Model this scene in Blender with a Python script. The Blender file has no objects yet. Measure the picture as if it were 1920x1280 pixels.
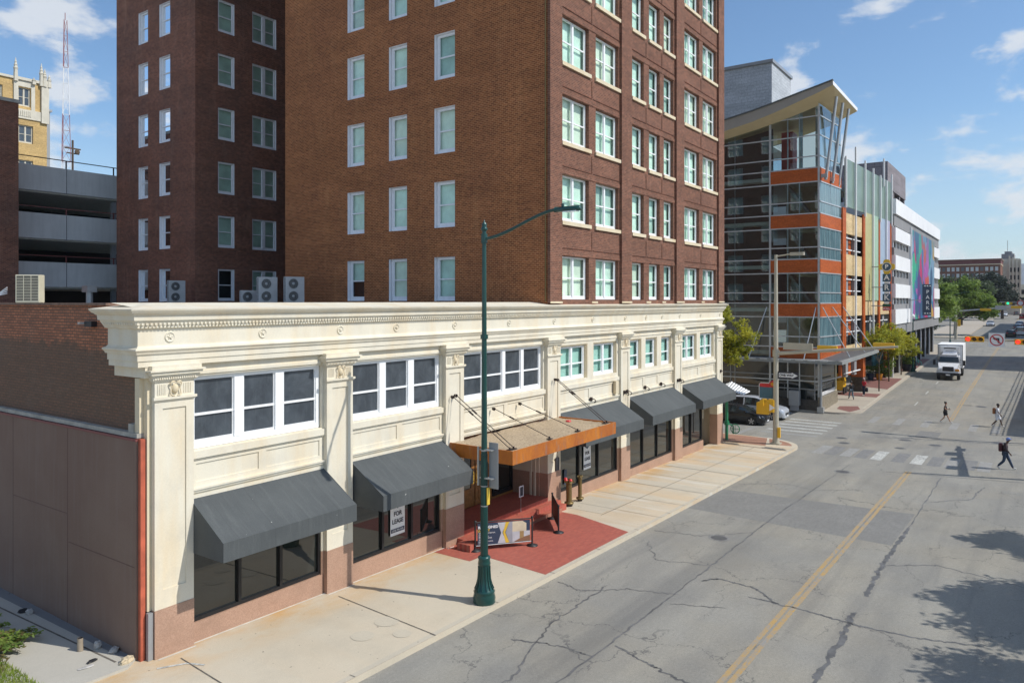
import bpy, math, random
from mathutils import Vector, Matrix
import numpy as np
random.seed(7)
S=bpy.context.scene; C=S.collection; PI=math.pi; R=math.radians
# ------------------------------------------------------------ camera, sky, sun, exposure
CAMY=-16.85; CAMZ=8.5; YAW=math.atan(990/1400.)
cd=bpy.data.cameras.new('camera'); cam=bpy.data.objects.new('camera',cd); C.objects.link(cam); S.camera=cam
cam.location=(0,CAMY,CAMZ); cam.rotation_euler=(PI/2,0,YAW-PI/2)
cd.sensor_width=36; cd.lens=36*1400/1920.; cd.shift_y=-75/1920.; cd.clip_end=6000; cd.clip_start=.3
SUN_EL=R(46); SUN_AZ=R(-70.5)      # azimuth measured from +X towards +Y
w=bpy.data.worlds.new('World'); S.world=w; w.use_nodes=True
nt=w.node_tree; N=nt.nodes; L=nt.links; N.clear()
def nn(t,**k):
    n=N.new(t)
    for a,b in k.items(): setattr(n,a,b)
    return n
out=nn('ShaderNodeOutputWorld'); bg=nn('ShaderNodeBackground'); bg.inputs[1].default_value=.135
sky=nn('ShaderNodeTexSky',sky_type='NISHITA'); sky.sun_disc=False; sky.sun_elevation=SUN_EL; sky.sun_rotation=PI/2-SUN_AZ
sky.air_density=1.0; sky.dust_density=.6; sky.ozone_density=1.5
tc=nn('ShaderNodeTexCoord'); sp=nn('ShaderNodeSeparateXYZ'); L.new(tc.outputs['Generated'],sp.inputs[0])
def math_(op,a,b=None,clamp=False):
    m=nn('ShaderNodeMath',operation=op); m.use_clamp=clamp
    for i,x in enumerate((a,b)):
        if x is None: continue
        if isinstance(x,(int,float)): m.inputs[i].default_value=x
        else: L.new(x,m.inputs[i])
    return m.outputs[0]
mp=nn('ShaderNodeMapping'); L.new(tc.outputs['Generated'],mp.inputs[0]); mp.inputs['Scale'].default_value=(1,1,2.0); mp.inputs['Location'].default_value=(9.7,2.9,1.3)
def noise_(vec,scale,det,rough,dist=0):
    n=nn('ShaderNodeTexNoise'); n.inputs['Scale'].default_value=scale; n.inputs['Detail'].default_value=det
    n.inputs['Roughness'].default_value=rough; n.inputs['Distortion'].default_value=dist; L.new(vec,n.inputs['Vector']); return n.outputs[0]
c1=noise_(mp.outputs[0],8.5,9,.54,.1); c2=noise_(mp.outputs[0],2.6,2,.5)
cl=math_('ADD',math_('MULTIPLY',c1,.8),math_('MULTIPLY',c2,.25))
lo_=nn('ShaderNodeMapRange'); lo_.inputs[1].default_value=.02; lo_.inputs[2].default_value=.30; lo_.inputs[3].default_value=.035; lo_.inputs[4].default_value=0; L.new(sp.outputs[2],lo_.inputs[0]); cl=math_('ADD',cl,lo_.outputs[0])
cr=nn('ShaderNodeMapRange'); cr.inputs[1].default_value=.538; cr.inputs[2].default_value=.635; L.new(cl,cr.inputs[0]); cr.interpolation_type='SMOOTHSTEP'
cmask=math_('MULTIPLY',cr.outputs[0],.85)
# low haze veil towards the horizon
hz=nn('ShaderNodeMapRange'); hz.inputs[1].default_value=.0; hz.inputs[2].default_value=.22; hz.inputs[3].default_value=.55; hz.inputs[4].default_value=0; L.new(sp.outputs[2],hz.inputs[0])
mx0=nn('ShaderNodeMixRGB'); L.new(hz.outputs[0],mx0.inputs[0]); tn=nn('ShaderNodeMixRGB',blend_type='MULTIPLY'); tn.inputs[0].default_value=1; L.new(sky.outputs[0],tn.inputs[1]); tn.inputs[2].default_value=(.86,1.0,1.1,1); L.new(tn.outputs[0],mx0.inputs[1]); mx0.inputs[2].default_value=(4.1,4.9,5.8,1)
mx=nn('ShaderNodeMixRGB'); L.new(cmask,mx.inputs[0]); L.new(mx0.outputs[0],mx.inputs[1]); mx.inputs[2].default_value=(5.6,5.9,6.3,1)
L.new(mx.outputs[0],bg.inputs[0]); L.new(bg.outputs[0],out.inputs[0])
sd=bpy.data.lights.new('sun','SUN'); sd.energy=3.9; sd.angle=R(.53); sd.color=(1,.955,.88)
so=bpy.data.objects.new('sun',sd); C.objects.link(so)
sv=Vector((math.cos(SUN_EL)*math.cos(SUN_AZ),math.cos(SUN_EL)*math.sin(SUN_AZ),math.sin(SUN_EL)))
so.rotation_euler=sv.to_track_quat('Z','Y').to_euler(); so.location=(0,-60,60)
S.view_settings.view_transform='Standard'; S.view_settings.look='None'; S.view_settings.exposure=0.0; S.view_settings.gamma=1
S.cycles.use_adaptive_sampling=True; S.cycles.max_bounces=6; S.cycles.transparent_max_bounces=8

# ------------------------------------------------------------ materials
def M_(name): 
    m=bpy.data.materials.new(name); m.use_nodes=True; return m
class MT:
    """small wrapper round a node tree"""
    def __init__(s,name):
        s.m=M_(name); s.t=s.m.node_tree; s.b=s.t.nodes['Principled BSDF']; s.o=s.t.nodes['Material Output']
    def n(s,t,**k):
        n=s.t.nodes.new(t)
        for a,b in k.items(): setattr(n,a,b)
        return n
    def l(s,a,b): s.t.links.new(a,b)
    def set(s,inp,x):
        if hasattr(x,'is_output'): s.l(x,inp)
        elif isinstance(x,(tuple,list)): inp.default_value=(*x,1) if len(x)==3 and inp.type=='RGBA' else x
        else: inp.default_value=x
    def pos(s): return s.n('ShaderNodeNewGeometry').outputs['Position']
    def obj(s): return s.n('ShaderNodeTexCoord').outputs['Object']
    def math(s,op,a,b=0,c=None,clamp=False):
        m=s.n('ShaderNodeMath',operation=op); m.use_clamp=clamp; s.set(m.inputs[0],a); s.set(m.inputs[1],b)
        if c is not None: s.set(m.inputs[2],c)
        return m.outputs[0]
    def scale(s,v,sc):
        m=s.n('ShaderNodeVectorMath',operation='MULTIPLY'); s.l(v,m.inputs[0]); m.inputs[1].default_value=sc; return m.outputs[0]
    def noise(s,v,scale,det=4,rough=.55,dist=0):
        n=s.n('ShaderNodeTexNoise'); s.l(v,n.inputs['Vector']); n.inputs['Scale'].default_value=scale; n.inputs['Detail'].default_value=det
        n.inputs['Roughness'].default_value=rough; n.inputs['Distortion'].default_value=dist; return n.outputs[0]
    def ramp(s,x,a,b,lo=0.,hi=1.):
        r=s.n('ShaderNodeMapRange'); s.l(x,r.inputs[0]); r.inputs[1].default_value=a; r.inputs[2].default_value=b; r.inputs[3].default_value=lo; r.inputs[4].default_value=hi; return r.outputs[0]
    def mix(s,f,a,b,blend='MIX'):
        m=s.n('ShaderNodeMixRGB',blend_type=blend); s.set(m.inputs[0],f); s.set(m.inputs[1],a); s.set(m.inputs[2],b); return m.outputs[0]
    def bump(s,h,st=.3,d=.02):
        b=s.n('ShaderNodeBump'); b.inputs['Strength'].default_value=st; b.inputs['Distance'].default_value=d; s.l(h,b.inputs['Height']); s.l(b.outputs[0],s.b.inputs['Normal'])
    def col(s,x): s.set(s.b.inputs['Base Color'],x)
    def P(s,**k):
        for a,b in k.items(): s.b.inputs[a.replace('_',' ')].default_value=b
        return s
def sep(t,v):
    n=t.n('ShaderNodeSeparateXYZ'); t.l(v,n.inputs[0]); return n.outputs
def plain(name,col,rough=.6,metal=0,var=.12,sc=3.,spec=.5,coat=0,obj=True,streak=0):
    t=MT(name); v=t.obj() if obj else t.pos(); n=t.noise(v,sc,5,.6)
    f=t.ramp(n,.3,.7,1-var,1+var); c=t.mix(1,col,f,'MULTIPLY')
    if streak:
        n2=t.noise(t.scale(t.pos(),(3.5,3.5,.35)),1.2,4,.6); c=t.mix(t.ramp(n2,.45,.75,0,streak),c,tuple(x*.55 for x in col))
    t.col(c); t.P(Roughness=rough,Metallic=metal); t.b.inputs['Specular IOR Level'].default_value=spec; t.b.inputs['Coat Weight'].default_value=coat
    return t.m
def wallvec(t):
    p=sep(t,t.pos()); g=t.n('ShaderNodeNewGeometry'); nrm=sep(t,g.outputs['Normal'])
    a=t.math('GREATER_THAN',t.math('ABSOLUTE',nrm[0]),.6)
    u=t.math('ADD',t.math('MULTIPLY',p[1],a),t.math('MULTIPLY',p[0],t.math('SUBTRACT',1.,a)))
    c=t.n('ShaderNodeCombineXYZ'); t.l(u,c.inputs[0]); t.l(p[2],c.inputs[1]); return c.outputs[0]
def brick(name,c1,c2,mortar,bw=.215,rh=.075,ms=.009,stain=.35,staincol=(.05,.04,.035),bias=0.,rough=.85):
    t=MT(name); v=wallvec(t); b=t.n('ShaderNodeTexBrick'); t.l(v,b.inputs['Vector'])
    for k,x in (('Color1',c1),('Color2',c2),('Mortar',mortar)): b.inputs[k].default_value=(*x,1)
    b.inputs['Scale'].default_value=1; b.inputs['Brick Width'].default_value=bw; b.inputs['Row Height'].default_value=rh
    b.inputs['Mortar Size'].default_value=ms; b.inputs['Mortar Smooth'].default_value=.2; b.inputs['Bias'].default_value=bias
    n1=t.noise(t.scale(v,(.5,.28,1)),.8,6,.62); n2=t.noise(v,6.,3,.6); n3=t.noise(t.scale(v,(1,.12,1)),2.2,4,.6)
    c=t.mix(t.ramp(n1,.42,.72,0,stain),b.outputs[0],staincol); c=t.mix(1,c,t.ramp(n2,.3,.7,.82,1.18),'MULTIPLY')
    c=t.mix(t.ramp(n3,.55,.8,0,stain*.6),c,tuple(min(1,x*1.6) for x in mortar)); n4=t.noise(t.scale(v,(.35,1.3,1)),.7,5,.7); c=t.mix(1,c,t.ramp(n4,.3,.7,.80,1.18),'MULTIPLY')
    t.col(c); t.P(Roughness=rough); t.b.inputs['Specular IOR Level'].default_value=.2
    t.bump(t.math('SUBTRACT',1.,b.outputs['Fac']),.35,.01); return t.m
def glass_dark(name,col,rough=.03,spec=1.0,dust=.0):
    t=MT(name); v=t.pos(); n=t.noise(v,1.7,5,.6); c=t.mix(t.ramp(n,.4,.75,0,.5),col,tuple(min(1,x*1.9+.004) for x in col)); 
    t.col(c); t.P(Roughness=rough); t.b.inputs['Specular IOR Level'].default_value=spec
    if dust: t.l(t.ramp(t.noise(v,2.5,5,.65),.35,.7,.02,dust),t.b.inputs['Roughness'])
    t.bump(t.noise(v,.6,2,.5),.02,.05); return t.m
def glass_clear(name,tint,ior=1.5,rough=.0):
    t=MT(name); tr=t.n('ShaderNodeBsdfTransparent'); tr.inputs[0].default_value=(*tint,1)
    gl=t.n('ShaderNodeBsdfGlossy'); gl.inputs['Roughness'].default_value=rough+.01; gl.inputs[0].default_value=(.95,.97,1,1)
    fr=t.n('ShaderNodeFresnel'); fr.inputs[0].default_value=ior
    bm=t.n('ShaderNodeBump'); bm.inputs['Strength'].default_value=.03; bm.inputs['Distance'].default_value=.05
    t.l(t.noise(t.pos(),.8,2,.5),bm.inputs['Height']); t.l(bm.outputs[0],gl.inputs['Normal'])
    mxs=t.n('ShaderNodeMixShader'); t.l(fr.outputs[0],mxs.inputs[0]); t.l(tr.outputs[0],mxs.inputs[1]); t.l(gl.outputs[0],mxs.inputs[2])
    t.l(mxs.outputs[0],t.o.inputs[0]); return t.m
def emit(name,col,st):
    t=MT(name); t.col(col); t.b.inputs['Emission Color'].default_value=(*col,1); t.b.inputs['Emission Strength'].default_value=st; return t.m

m={}
m['brick']=brick('tower_brick',(.345,.112,.042),(.185,.056,.024),(.44,.225,.10),stain=.28,staincol=(.13,.05,.035),ms=.013,rh=.08)
m['brick_front']=brick('tower_front_brick',(.232,.098,.062),(.130,.058,.041),(.28,.18,.13),stain=.22,staincol=(.10,.055,.04),ms=.008)
m['brick_dark']=brick('dark_brick',(.26,.10,.062),(.14,.054,.040),(.32,.19,.13),stain=.5,staincol=(.10,.07,.06))
def side_brick():
    t=MT('side_wall_brick'); v=wallvec(t); b=t.n('ShaderNodeTexBrick'); t.l(v,b.inputs['Vector'])
    for k,x in (('Color1',(.50,.19,.095)),('Color2',(.30,.12,.065)),('Mortar',(.13,.085,.06))): b.inputs[k].default_value=(*x,1)
    b.inputs['Scale'].default_value=1; b.inputs['Brick Width'].default_value=.23; b.inputs['Row Height'].default_value=.078; b.inputs['Mortar Size'].default_value=.012
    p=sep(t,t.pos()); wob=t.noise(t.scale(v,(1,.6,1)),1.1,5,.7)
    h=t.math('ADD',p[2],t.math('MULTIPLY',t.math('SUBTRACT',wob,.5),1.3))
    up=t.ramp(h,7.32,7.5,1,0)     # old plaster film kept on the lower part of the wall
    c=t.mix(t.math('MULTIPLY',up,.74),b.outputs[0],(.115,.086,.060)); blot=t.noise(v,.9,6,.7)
    c=t.mix(t.ramp(blot,.5,.75,0,.4),c,(.16,.125,.095)); c=t.mix(1,c,t.ramp(t.noise(v,14,3,.6),.3,.7,.8,1.2),'MULTIPLY')
    t.col(c); t.P(Roughness=.9); t.bump(t.math('SUBTRACT',1.,b.outputs['Fac']),.4,.01); return t.m
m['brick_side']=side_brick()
def cream(name,base=(.74,.688,.56),warm=(.68,.53,.32)):
    t=MT(name); v=t.pos(); a=t.noise(t.scale(v,(1.5,1.5,.25)),.9,5,.6); b=t.noise(v,1.3,6,.6); c=t.noise(v,22,3,.6)
    k=t.mix(t.ramp(a,.44,.74,0,.6),base,warm); k=t.mix(t.ramp(b,.48,.74,0,.4),k,(.52,.49,.42)); k=t.mix(1,k,t.ramp(c,.3,.7,.96,1.03),'MULTIPLY')
    t.col(k); t.P(Roughness=.75); t.bump(c,.12,.005); return t.m
m['cream']=cream('cream_terracotta'); m['cream_warm']=cream('warm_cream_stone',(.70,.60,.42),(.58,.43,.24))
def granite():
    t=MT('pink_granite'); v=t.pos(); a=t.noise(v,38,3,.7); b=t.noise(v,1.2,5,.6); c=t.n('ShaderNodeTexVoronoi'); t.l(v,c.inputs['Vector']); c.inputs['Scale'].default_value=55
    k=t.mix(t.ramp(a,.35,.65),(.50,.32,.23),(.36,.215,.15)); k=t.mix(t.ramp(c.outputs['Distance'],.0,.35,.5,0),k,(.10,.07,.06))
    k=t.mix(t.ramp(b,.45,.75,0,.5),k,(.27,.17,.12)); t.col(k); t.P(Roughness=.55); return t.m
m['granite']=granite()
m['plum']=None
def plum():
    t=MT('plum_stucco_panel'); v=t.pos(); p=sep(t,v); n=t.noise(v,.5,5,.6); f=t.noise(v,40,2,.5); s=t.noise(t.scale(v,(1,2.2,.12)),3,4,.6)
    k=t.mix(t.ramp(n,.4,.65,0,.6),(.205,.130,.098),(.245,.172,.132)); k=t.mix(1,k,t.ramp(f,.3,.7,.93,1.07),'MULTIPLY'); k=t.mix(t.ramp(s,.5,.8,0,.3),k,(.26,.215,.19))
    t.col(k); t.P(Roughness=.85); t.bump(f,.15,.004); return t.m
m['plum']=plum()
m['red_trim']=plain('red_painted_trim',(.50,.115,.06),.6,var=.35,sc=2,streak=.6)
m['dark_red']=plain('dark_red_trim',(.20,.06,.055),.6)
m['joint_plum']=plain('plum_joint',(.11,.055,.05),.8); m['grey_band']=plain('grey_parge',(.38,.37,.33),.85,var=.3,sc=2,obj=False)
m['white']=plain('white_window_paint',(.86,.87,.87),.45,var=.03,sc=6)
m['white_dull']=plain('white_frame_weathered',(.80,.81,.83),.5,var=.05,sc=5)
m['blind']=plain('pale_window_blind',(.68,.80,.70),.7,var=.16,sc=1.5)
m['blind2']=plain('grey_green_blind',(.50,.60,.52),.7,var=.2,sc=1.2)
m['blind_b']=plain('cream_window_blind',(.74,.78,.66),.7,var=.2,sc=.9); m['blind_c']=plain('sage_window_blind',(.50,.63,.56),.7,var=.25,sc=.8); m['interior']=plain('dark_interior',(.03,.03,.032),.9)  # darker sage blind is one of the tones picked at random per window
m['glass']=glass_clear('window_glass',(.90,.99,.97),1.22); m['glass_teal']=glass_clear('teal_glass',(.86,.98,.95),1.25); m['blind_teal']=plain('teal_grey_blind',(.50,.66,.60),.7,var=.12,sc=1.3)
def dusty():
    t=MT('dusty_dark_glass'); v=t.pos(); a=t.noise(t.scale(v,(1.1,1.1,.8)),1.3,6,.7,.5); d=t.noise(t.scale(v,(7,7,.5)),1.6,5,.7); f=t.noise(v,30,3,.7)
    k=t.mix(t.ramp(a,.38,.66),(.040,.050,.062),(.078,.094,.112)); k=t.mix(t.ramp(d,.56,.76,0,.3),k,(.13,.145,.155)); k=t.mix(t.ramp(f,.77,.80,0,.7),k,(.5,.5,.5)); t.col(k); t.l(t.ramp(a,.35,.7,.04,.2),t.b.inputs['Roughness']); t.b.inputs['Specular IOR Level'].default_value=.8; return t.m
m['glass_up']=dusty()
m['glass_shop']=glass_dark('storefront_glass',(.012,.015,.014),.015,1.0)
m['black_metal']=plain('black_anodised_frame',(.018,.018,.02),.4,.2)
m['black']=plain('matt_black',(.02,.02,.022),.55)
m['black_iron']=plain('rusty_black_iron',(.05,.035,.03),.7,.3,var=.4)
def awning():
    t=MT('charcoal_awning_canvas'); v=t.pos(); n=t.noise(v,.9,5,.6); f=t.noise(v,60,2,.5); s=t.noise(t.scale(v,(5,.6,.6)),1.4,4,.6)
    k=t.mix(t.ramp(n,.35,.7,0,.7),(.074,.082,.085),(.097,.106,.108)); k=t.mix(t.ramp(s,.5,.8,0,.35),k,(.15,.16,.16)); k=t.mix(1,k,t.ramp(f,.3,.7,.88,1.12),'MULTIPLY'); p=sep(t,v); fr_=t.math('FRACT',t.math('DIVIDE',p[0],1.03)); sm=t.math('LESS_THAN',t.math('ABSOLUTE',t.math('SUBTRACT',fr_,.5)),.008); k=t.mix(t.math('MULTIPLY',sm,.22),k,(.03,.034,.036)); sp_=t.noise(v,11,1,.3); k=t.mix(t.ramp(sp_,.83,.84,0,.8),k,(.5,.5,.48))
    t.col(k); t.P(Roughness=.8); t.b.inputs['Specular IOR Level'].default_value=.3; t.bump(t.noise(t.scale(v,(2.2,1,1)),2.0,4,.55),.5,.04); return t.m
m['awning']=awning()
def rust():
    t=MT('weathered_orange_steel'); v=t.pos(); n=t.noise(t.scale(v,(1,1,.5)),1.1,6,.65,.4); s=t.noise(t.scale(v,(2.5,2.5,.5)),2.1,5,.7); f=t.noise(v,30,3,.6)
    k=t.mix(t.ramp(n,.38,.62),(.55,.185,.018),(.38,.105,.018)); k=t.mix(t.ramp(s,.54,.66,0,.6),k,(.27,.18,.15)); k=t.mix(1,k,t.ramp(f,.3,.7,.88,1.1),'MULTIPLY')
    t.col(k); t.P(Roughness=.55,Metallic=.1); t.bump(f,.1,.004); return t.m
m['rust']=rust()
def gravel():
    t=MT('gravel_roofing'); v=t.pos(); n=t.noise(v,15,4,.8); b=t.noise(v,1.5,5,.7); g=t.noise(t.scale(v,(1,2,1)),3.2,6,.75)
    k=t.mix(t.ramp(n,.35,.65),(.26,.185,.11),(.56,.45,.31)); k=t.mix(t.ramp(b,.5,.7,0,.35),k,(.32,.24,.16)); k=t.mix(t.ramp(g,.60,.68,0,.8),k,(.07,.06,.04))
    t.col(k); t.P(Roughness=.95); t.bump(n,.8,.03); return t.m
m['gravel']=gravel()
m['roof_grey']=plain('grey_roof_membrane',(.30,.31,.31),.9,var=.2,sc=1,obj=False)
def concrete(name,base,stainc=(.55,.34,.14),st=.55,warmY=None):
    t=MT(name); v=t.pos(); p=sep(t,v); a=t.noise(v,.45,5,.62,.3); b=t.noise(v,2.3,6,.65); f=t.noise(v,45,3,.7)
    k=t.mix(t.ramp(a,.5,.72,0,st*.6),base,tuple(x*.78 for x in base)); k=t.mix(t.ramp(b,.45,.75,0,.3),k,tuple(min(1,x*1.12) for x in base))
    if warmY is not None:   # rust-coloured run-off stain along the foot of the wall
        near=t.ramp(p[1],warmY-1.7,warmY-.1,0,1); s=t.noise(t.scale(v,(.55,1,1)),.8,5,.65); k=t.mix(t.math('MULTIPLY',near,t.ramp(s,.40,.62,0,st)),k,stainc); bn=t.noise(t.scale(v,(.75,.12,1)),1.0,4,.6); k=t.mix(t.math('MULTIPLY',t.ramp(p[0],24,30,.10,.42),t.ramp(bn,.45,.62)),k,(.60,.41,.22)); bn2=t.noise(t.scale(v,(.9,.1,1)),1.3,3,.6); k=t.mix(t.math('MULTIPLY',t.ramp(p[0],24,30,.0,.6),t.ramp(bn2,.55,.64)),k,(.62,.60,.53))
    spk=t.noise(v,7,2,.5); k=t.mix(t.ramp(spk,.735,.76,0,.7),k,(.10,.08,.06))
    k=t.mix(1,k,t.ramp(f,.3,.7,.9,1.08),'MULTIPLY'); t.col(k); t.P(Roughness=.85); t.bump(f,.15,.006); return t.m
m['sidewalk']=concrete('sidewalk_concrete',(.55,.485,.375),warmY=0.1,st=.95)
m['sidewalk2']=concrete('far_sidewalk_concrete',(.44,.39,.32)); m['kerb']=concrete('kerb_concrete',(.50,.45,.36))
m['lot']=concrete('lot_concrete',(.46,.435,.375),st=.8)
m['joint']=plain('dark_joint',(.13,.115,.095),.9,var=.5,sc=5); m['mortar_line']=plain('pale_mortar_strip',(.62,.60,.55),.9,var=.2,obj=False)
def paver(name,c1,c2,mort,sc=1.):
    t=MT(name); v=t.pos(); b=t.n('ShaderNodeTexBrick'); t.l(v,b.inputs['Vector'])
    for k,x in (('Color1',c1),('Color2',c2),('Mortar',mort)): b.inputs[k].default_value=(*x,1)
    b.inputs['Scale'].default_value=1; b.inputs['Brick Width'].default_value=.2; b.inputs['Row Height'].default_value=.1; b.inputs['Mortar Size'].default_value=.006
    n=t.noise(v,1.1,5,.6); k=t.mix(t.ramp(n,.45,.75,0,.4),b.outputs[0],tuple(x*.75+.02 for x in c1)); t.col(k); t.P(Roughness=.7); t.bump(t.math('SUBTRACT',1.,b.outputs['Fac']),.3,.006); return t.m
m['paver']=paver('red_brick_paving',(.45,.115,.078),(.36,.085,.062),(.30,.13,.095)); m['paver2']=paver('rose_brick_paving',(.27,.12,.10),(.22,.095,.085),(.2,.12,.1)); m['paver3']=paver('tan_brick_paving',(.40,.20,.13),(.33,.17,.11),(.3,.2,.14))
m['redtile']=paver('red_step_tile',(.46,.115,.072),(.38,.085,.06),(.4,.18,.12))
def asphalt():
    t=MT('worn_asphalt'); v=t.pos(); p=sep(t,v); f=t.noise(v,60,3,.75); a=t.noise(t.scale(v,(.22,.9,1)),.8,6,.6,.2); b=t.noise(v,.35,5,.6)
    base=t.mix(t.ramp(a,.35,.7),(.245,.238,.215),(.310,.298,.262)); base=t.mix(t.ramp(b,.5,.72,0,.5),base,(.195,.193,.185))
    sl=t.noise(t.scale(v,(.05,1.,1)),1.6,4,.55); base=t.mix(t.ramp(sl,.55,.72,0,.4),base,(.165,.163,.158))
    g2=t.noise(v,14,4,.7); base=t.mix(1,base,t.ramp(f,.25,.75,.66,1.32),'MULTIPLY'); base=t.mix(1,base,t.ramp(g2,.3,.7,.90,1.10),'MULTIPLY')
    wm=t.noise(v,.16,4,.6); base=t.mix(t.ramp(wm,.45,.6,0,.5),base,t.mix(1,base,(1.06,1.0,.90),'MULTIPLY'))
    # cracks
    dn=t.n('ShaderNodeTexNoise'); t.l(v,dn.inputs['Vector']); dn.inputs['Scale'].default_value=.7; dn.inputs['Detail'].default_value=6; dn.inputs['Roughness'].default_value=.65
    ad=t.n('ShaderNodeVectorMath',operation='MULTIPLY_ADD'); t.l(dn.outputs['Color'],ad.inputs[0]); ad.inputs[1].default_value=(2.4,2.4,0); t.l(t.scale(v,(.8,1.15,0)),ad.inputs[2])
    def crack(sc,w0,mlo,mhi,seedoff):
        vo=t.n('ShaderNodeTexVoronoi',feature='DISTANCE_TO_EDGE'); o=t.n('ShaderNodeVectorMath',operation='ADD'); t.l(ad.outputs[0],o.inputs[0]); o.inputs[1].default_value=(seedoff,seedoff*2,0)
        t.l(o.outputs[0],vo.inputs['Vector']); vo.inputs['Scale'].default_value=sc
        msk=t.ramp(t.noise(v,.28+.01*seedoff,3,.5),mlo,mhi); return t.math('MULTIPLY',t.ramp(vo.outputs['Distance'],w0*.35,w0,1,0),msk)
    ck=t.math('MAXIMUM',t.math('MULTIPLY',crack(.26,.0055,.40,.54,3.1),.8),t.math('MULTIPLY',crack(.62,.007,.52,.62,9.7),.45),clamp=True)
    base=t.mix(t.math('MULTIPLY',ck,.85),base,(.075,.076,.078)); 
    yc=t.math('ADD',p[1],7.6); oil=t.math('MULTIPLY',t.ramp(t.math('ABSOLUTE',yc),.2,1.3,.35,0),t.ramp(t.noise(t.scale(v,(.1,1,1)),1.1,3,.5),.4,.65)); base=t.mix(oil,base,(.13,.13,.125))
    t.col(base); t.P(Roughness=.85); t.b.inputs['Specular IOR Level'].default_value=.35; t.bump(f,.35,.008); return t.m
m['asphalt']=asphalt()
def paint(name,col,wear=.5):
    t=MT(name); v=t.pos(); n=t.noise(v,7,6,.7); b=t.noise(v,.9,4,.6); f=t.noise(v,60,3,.7)
    sf=t.noise(t.scale(v,(1.,4.,1)),3.1,6,.75); wv=t.math('MULTIPLY',t.math('MAXIMUM',t.ramp(n,.42,.62),t.ramp(sf,.42,.6)),t.ramp(b,.3,.7,wear*.45,wear*1.3),clamp=True)
    k=t.mix(wv,col,(.27,.265,.25)); k=t.mix(1,k,t.ramp(f,.25,.75,.85,1.12),'MULTIPLY'); t.col(k); t.P(Roughness=.8); return t.m
m['yellow']=paint('worn_yellow_road_paint',(.47,.29,.075),.95); m['whitepaint']=paint('worn_white_road_paint',(.60,.61,.57),.9); m['whitepaint2']=paint('very_worn_road_paint',(.34,.34,.325),1.5)
m['patch']=paint('asphalt_patch',(.175,.172,.162),.5); m['patch_d']=paint('dark_crosswalk_patch',(.165,.165,.165),.7); m['tar']=plain('tar_seal',(.125,.125,.125),.6,var=.4,sc=2)
def leafm(name,c1,c2):
    t=MT(name); v=t.pos(); n=t.noise(v,.9,4,.6); n2=t.noise(v,6,2,.6); k=t.mix(t.ramp(n,.35,.65),c1,c2); k=t.mix(1,k,t.ramp(n2,.3,.7,.75,1.3),'MULTIPLY'); t.col(k); t.P(Roughness=.6)
    tr=t.n('ShaderNodeBsdfTranslucent'); t.set(tr.inputs[0],k); ms=t.n('ShaderNodeMixShader'); ms.inputs[0].default_value=.48; t.l(t.b.outputs[0],ms.inputs[1]); t.l(tr.outputs[0],ms.inputs[2]); t.l(ms.outputs[0],t.o.inputs[0]); return t.m
m['leaf']=leafm('yellow_green_leaves',(.50,.46,.045),(.30,.34,.04)); m['leaf_green']=leafm('green_leaves',(.27,.36,.07),(.15,.24,.05)); m['leaf_dark']=leafm('dark_leaves',(.05,.065,.045),(.03,.042,.032))
m['leaf_dry']=leafm('dry_leaves',(.25,.20,.08),(.16,.13,.05)); m['leaf_grey']=leafm('grey_green_leaves',(.10,.14,.06),(.07,.10,.05))
m['bark']=plain('bark',(.09,.065,.045),.9,var=.3,sc=8)
m['grass']=leafm('grass_blades',(.34,.40,.07),(.22,.32,.05)); m['soil']=plain('dry_soil',(.20,.16,.10),.95,var=.35,sc=6,obj=False)
m['teal']=plain('dark_green_pole_paint',(.008,.060,.052),.28,.1,var=.06,coat=.3)
m['galv']=plain('galvanised_metal',(.45,.46,.46),.45,.6,var=.1); m['steel']=plain('grey_painted_steel',(.34,.35,.36),.4,.3,var=.05); m['pole_tan']=plain('beige_pole_paint',(.46,.42,.33),.5,.1,var=.06)
m['brass']=plain('tarnished_brass',(.20,.14,.055),.5,.6,var=.25,sc=9); m['brass_bright']=plain('bright_brass',(.85,.60,.14),.2,1,var=.05)
m['wood']=plain('varnished_wood',(.30,.13,.035),.4,var=.3,sc=7); m['red']=plain('red_enamel',(.60,.04,.04),.35); m['mastred']=plain('faded_mast_red',(.30,.12,.13),.6); m['redm']=plain('red_plate',(.55,.05,.06),.5)
m['sigyellow']=plain('traffic_yellow',(.75,.42,.02),.45,var=.05); m['green_paint']=plain('park_green_paint',(.02,.20,.09),.4)
m['sign_white']=plain('sign_white',(.80,.80,.80),.5,var=.02); m['navy']=plain('navy_sign',(.03,.05,.09),.5,var=.05); m['ink']=plain('dark_ink',(.03,.03,.04),.6); m['gold']=plain('golden_yellow',(.70,.47,.05),.5)
m['grey_panel']=plain('grey_garage_panel',(.58,.57,.55),.8,var=.08,sc=.6,obj=False,streak=.25)
m['yellow_brick']=brick('yellow_brick',(.62,.42,.17),(.50,.33,.13),(.5,.38,.2),stain=.2,staincol=(.4,.3,.17)); m['terracotta_white']=plain('white_terracotta',(.62,.58,.48),.8,var=.12,sc=1,obj=False,streak=.2)
m['orange_brick']=brick('orange_glazed_brick',(.50,.115,.025),(.42,.09,.02),(.36,.10,.03),bw=.3,rh=.1,ms=.008,stain=.1,staincol=(.3,.07,.02),rough=.5)
m['cream_block']=brick('cream_block',(.66,.50,.28),(.60,.45,.25),(.52,.40,.24),bw=.6,rh=.4,ms=.012,stain=.12,staincol=(.5,.38,.22))
m['shingle']=brick('grey_metal_shingle',(.52,.54,.56),(.46,.48,.50),(.28,.30,.32),bw=.6,rh=.32,ms=.012,stain=.15,staincol=(.25,.27,.3),rough=.45)
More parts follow.
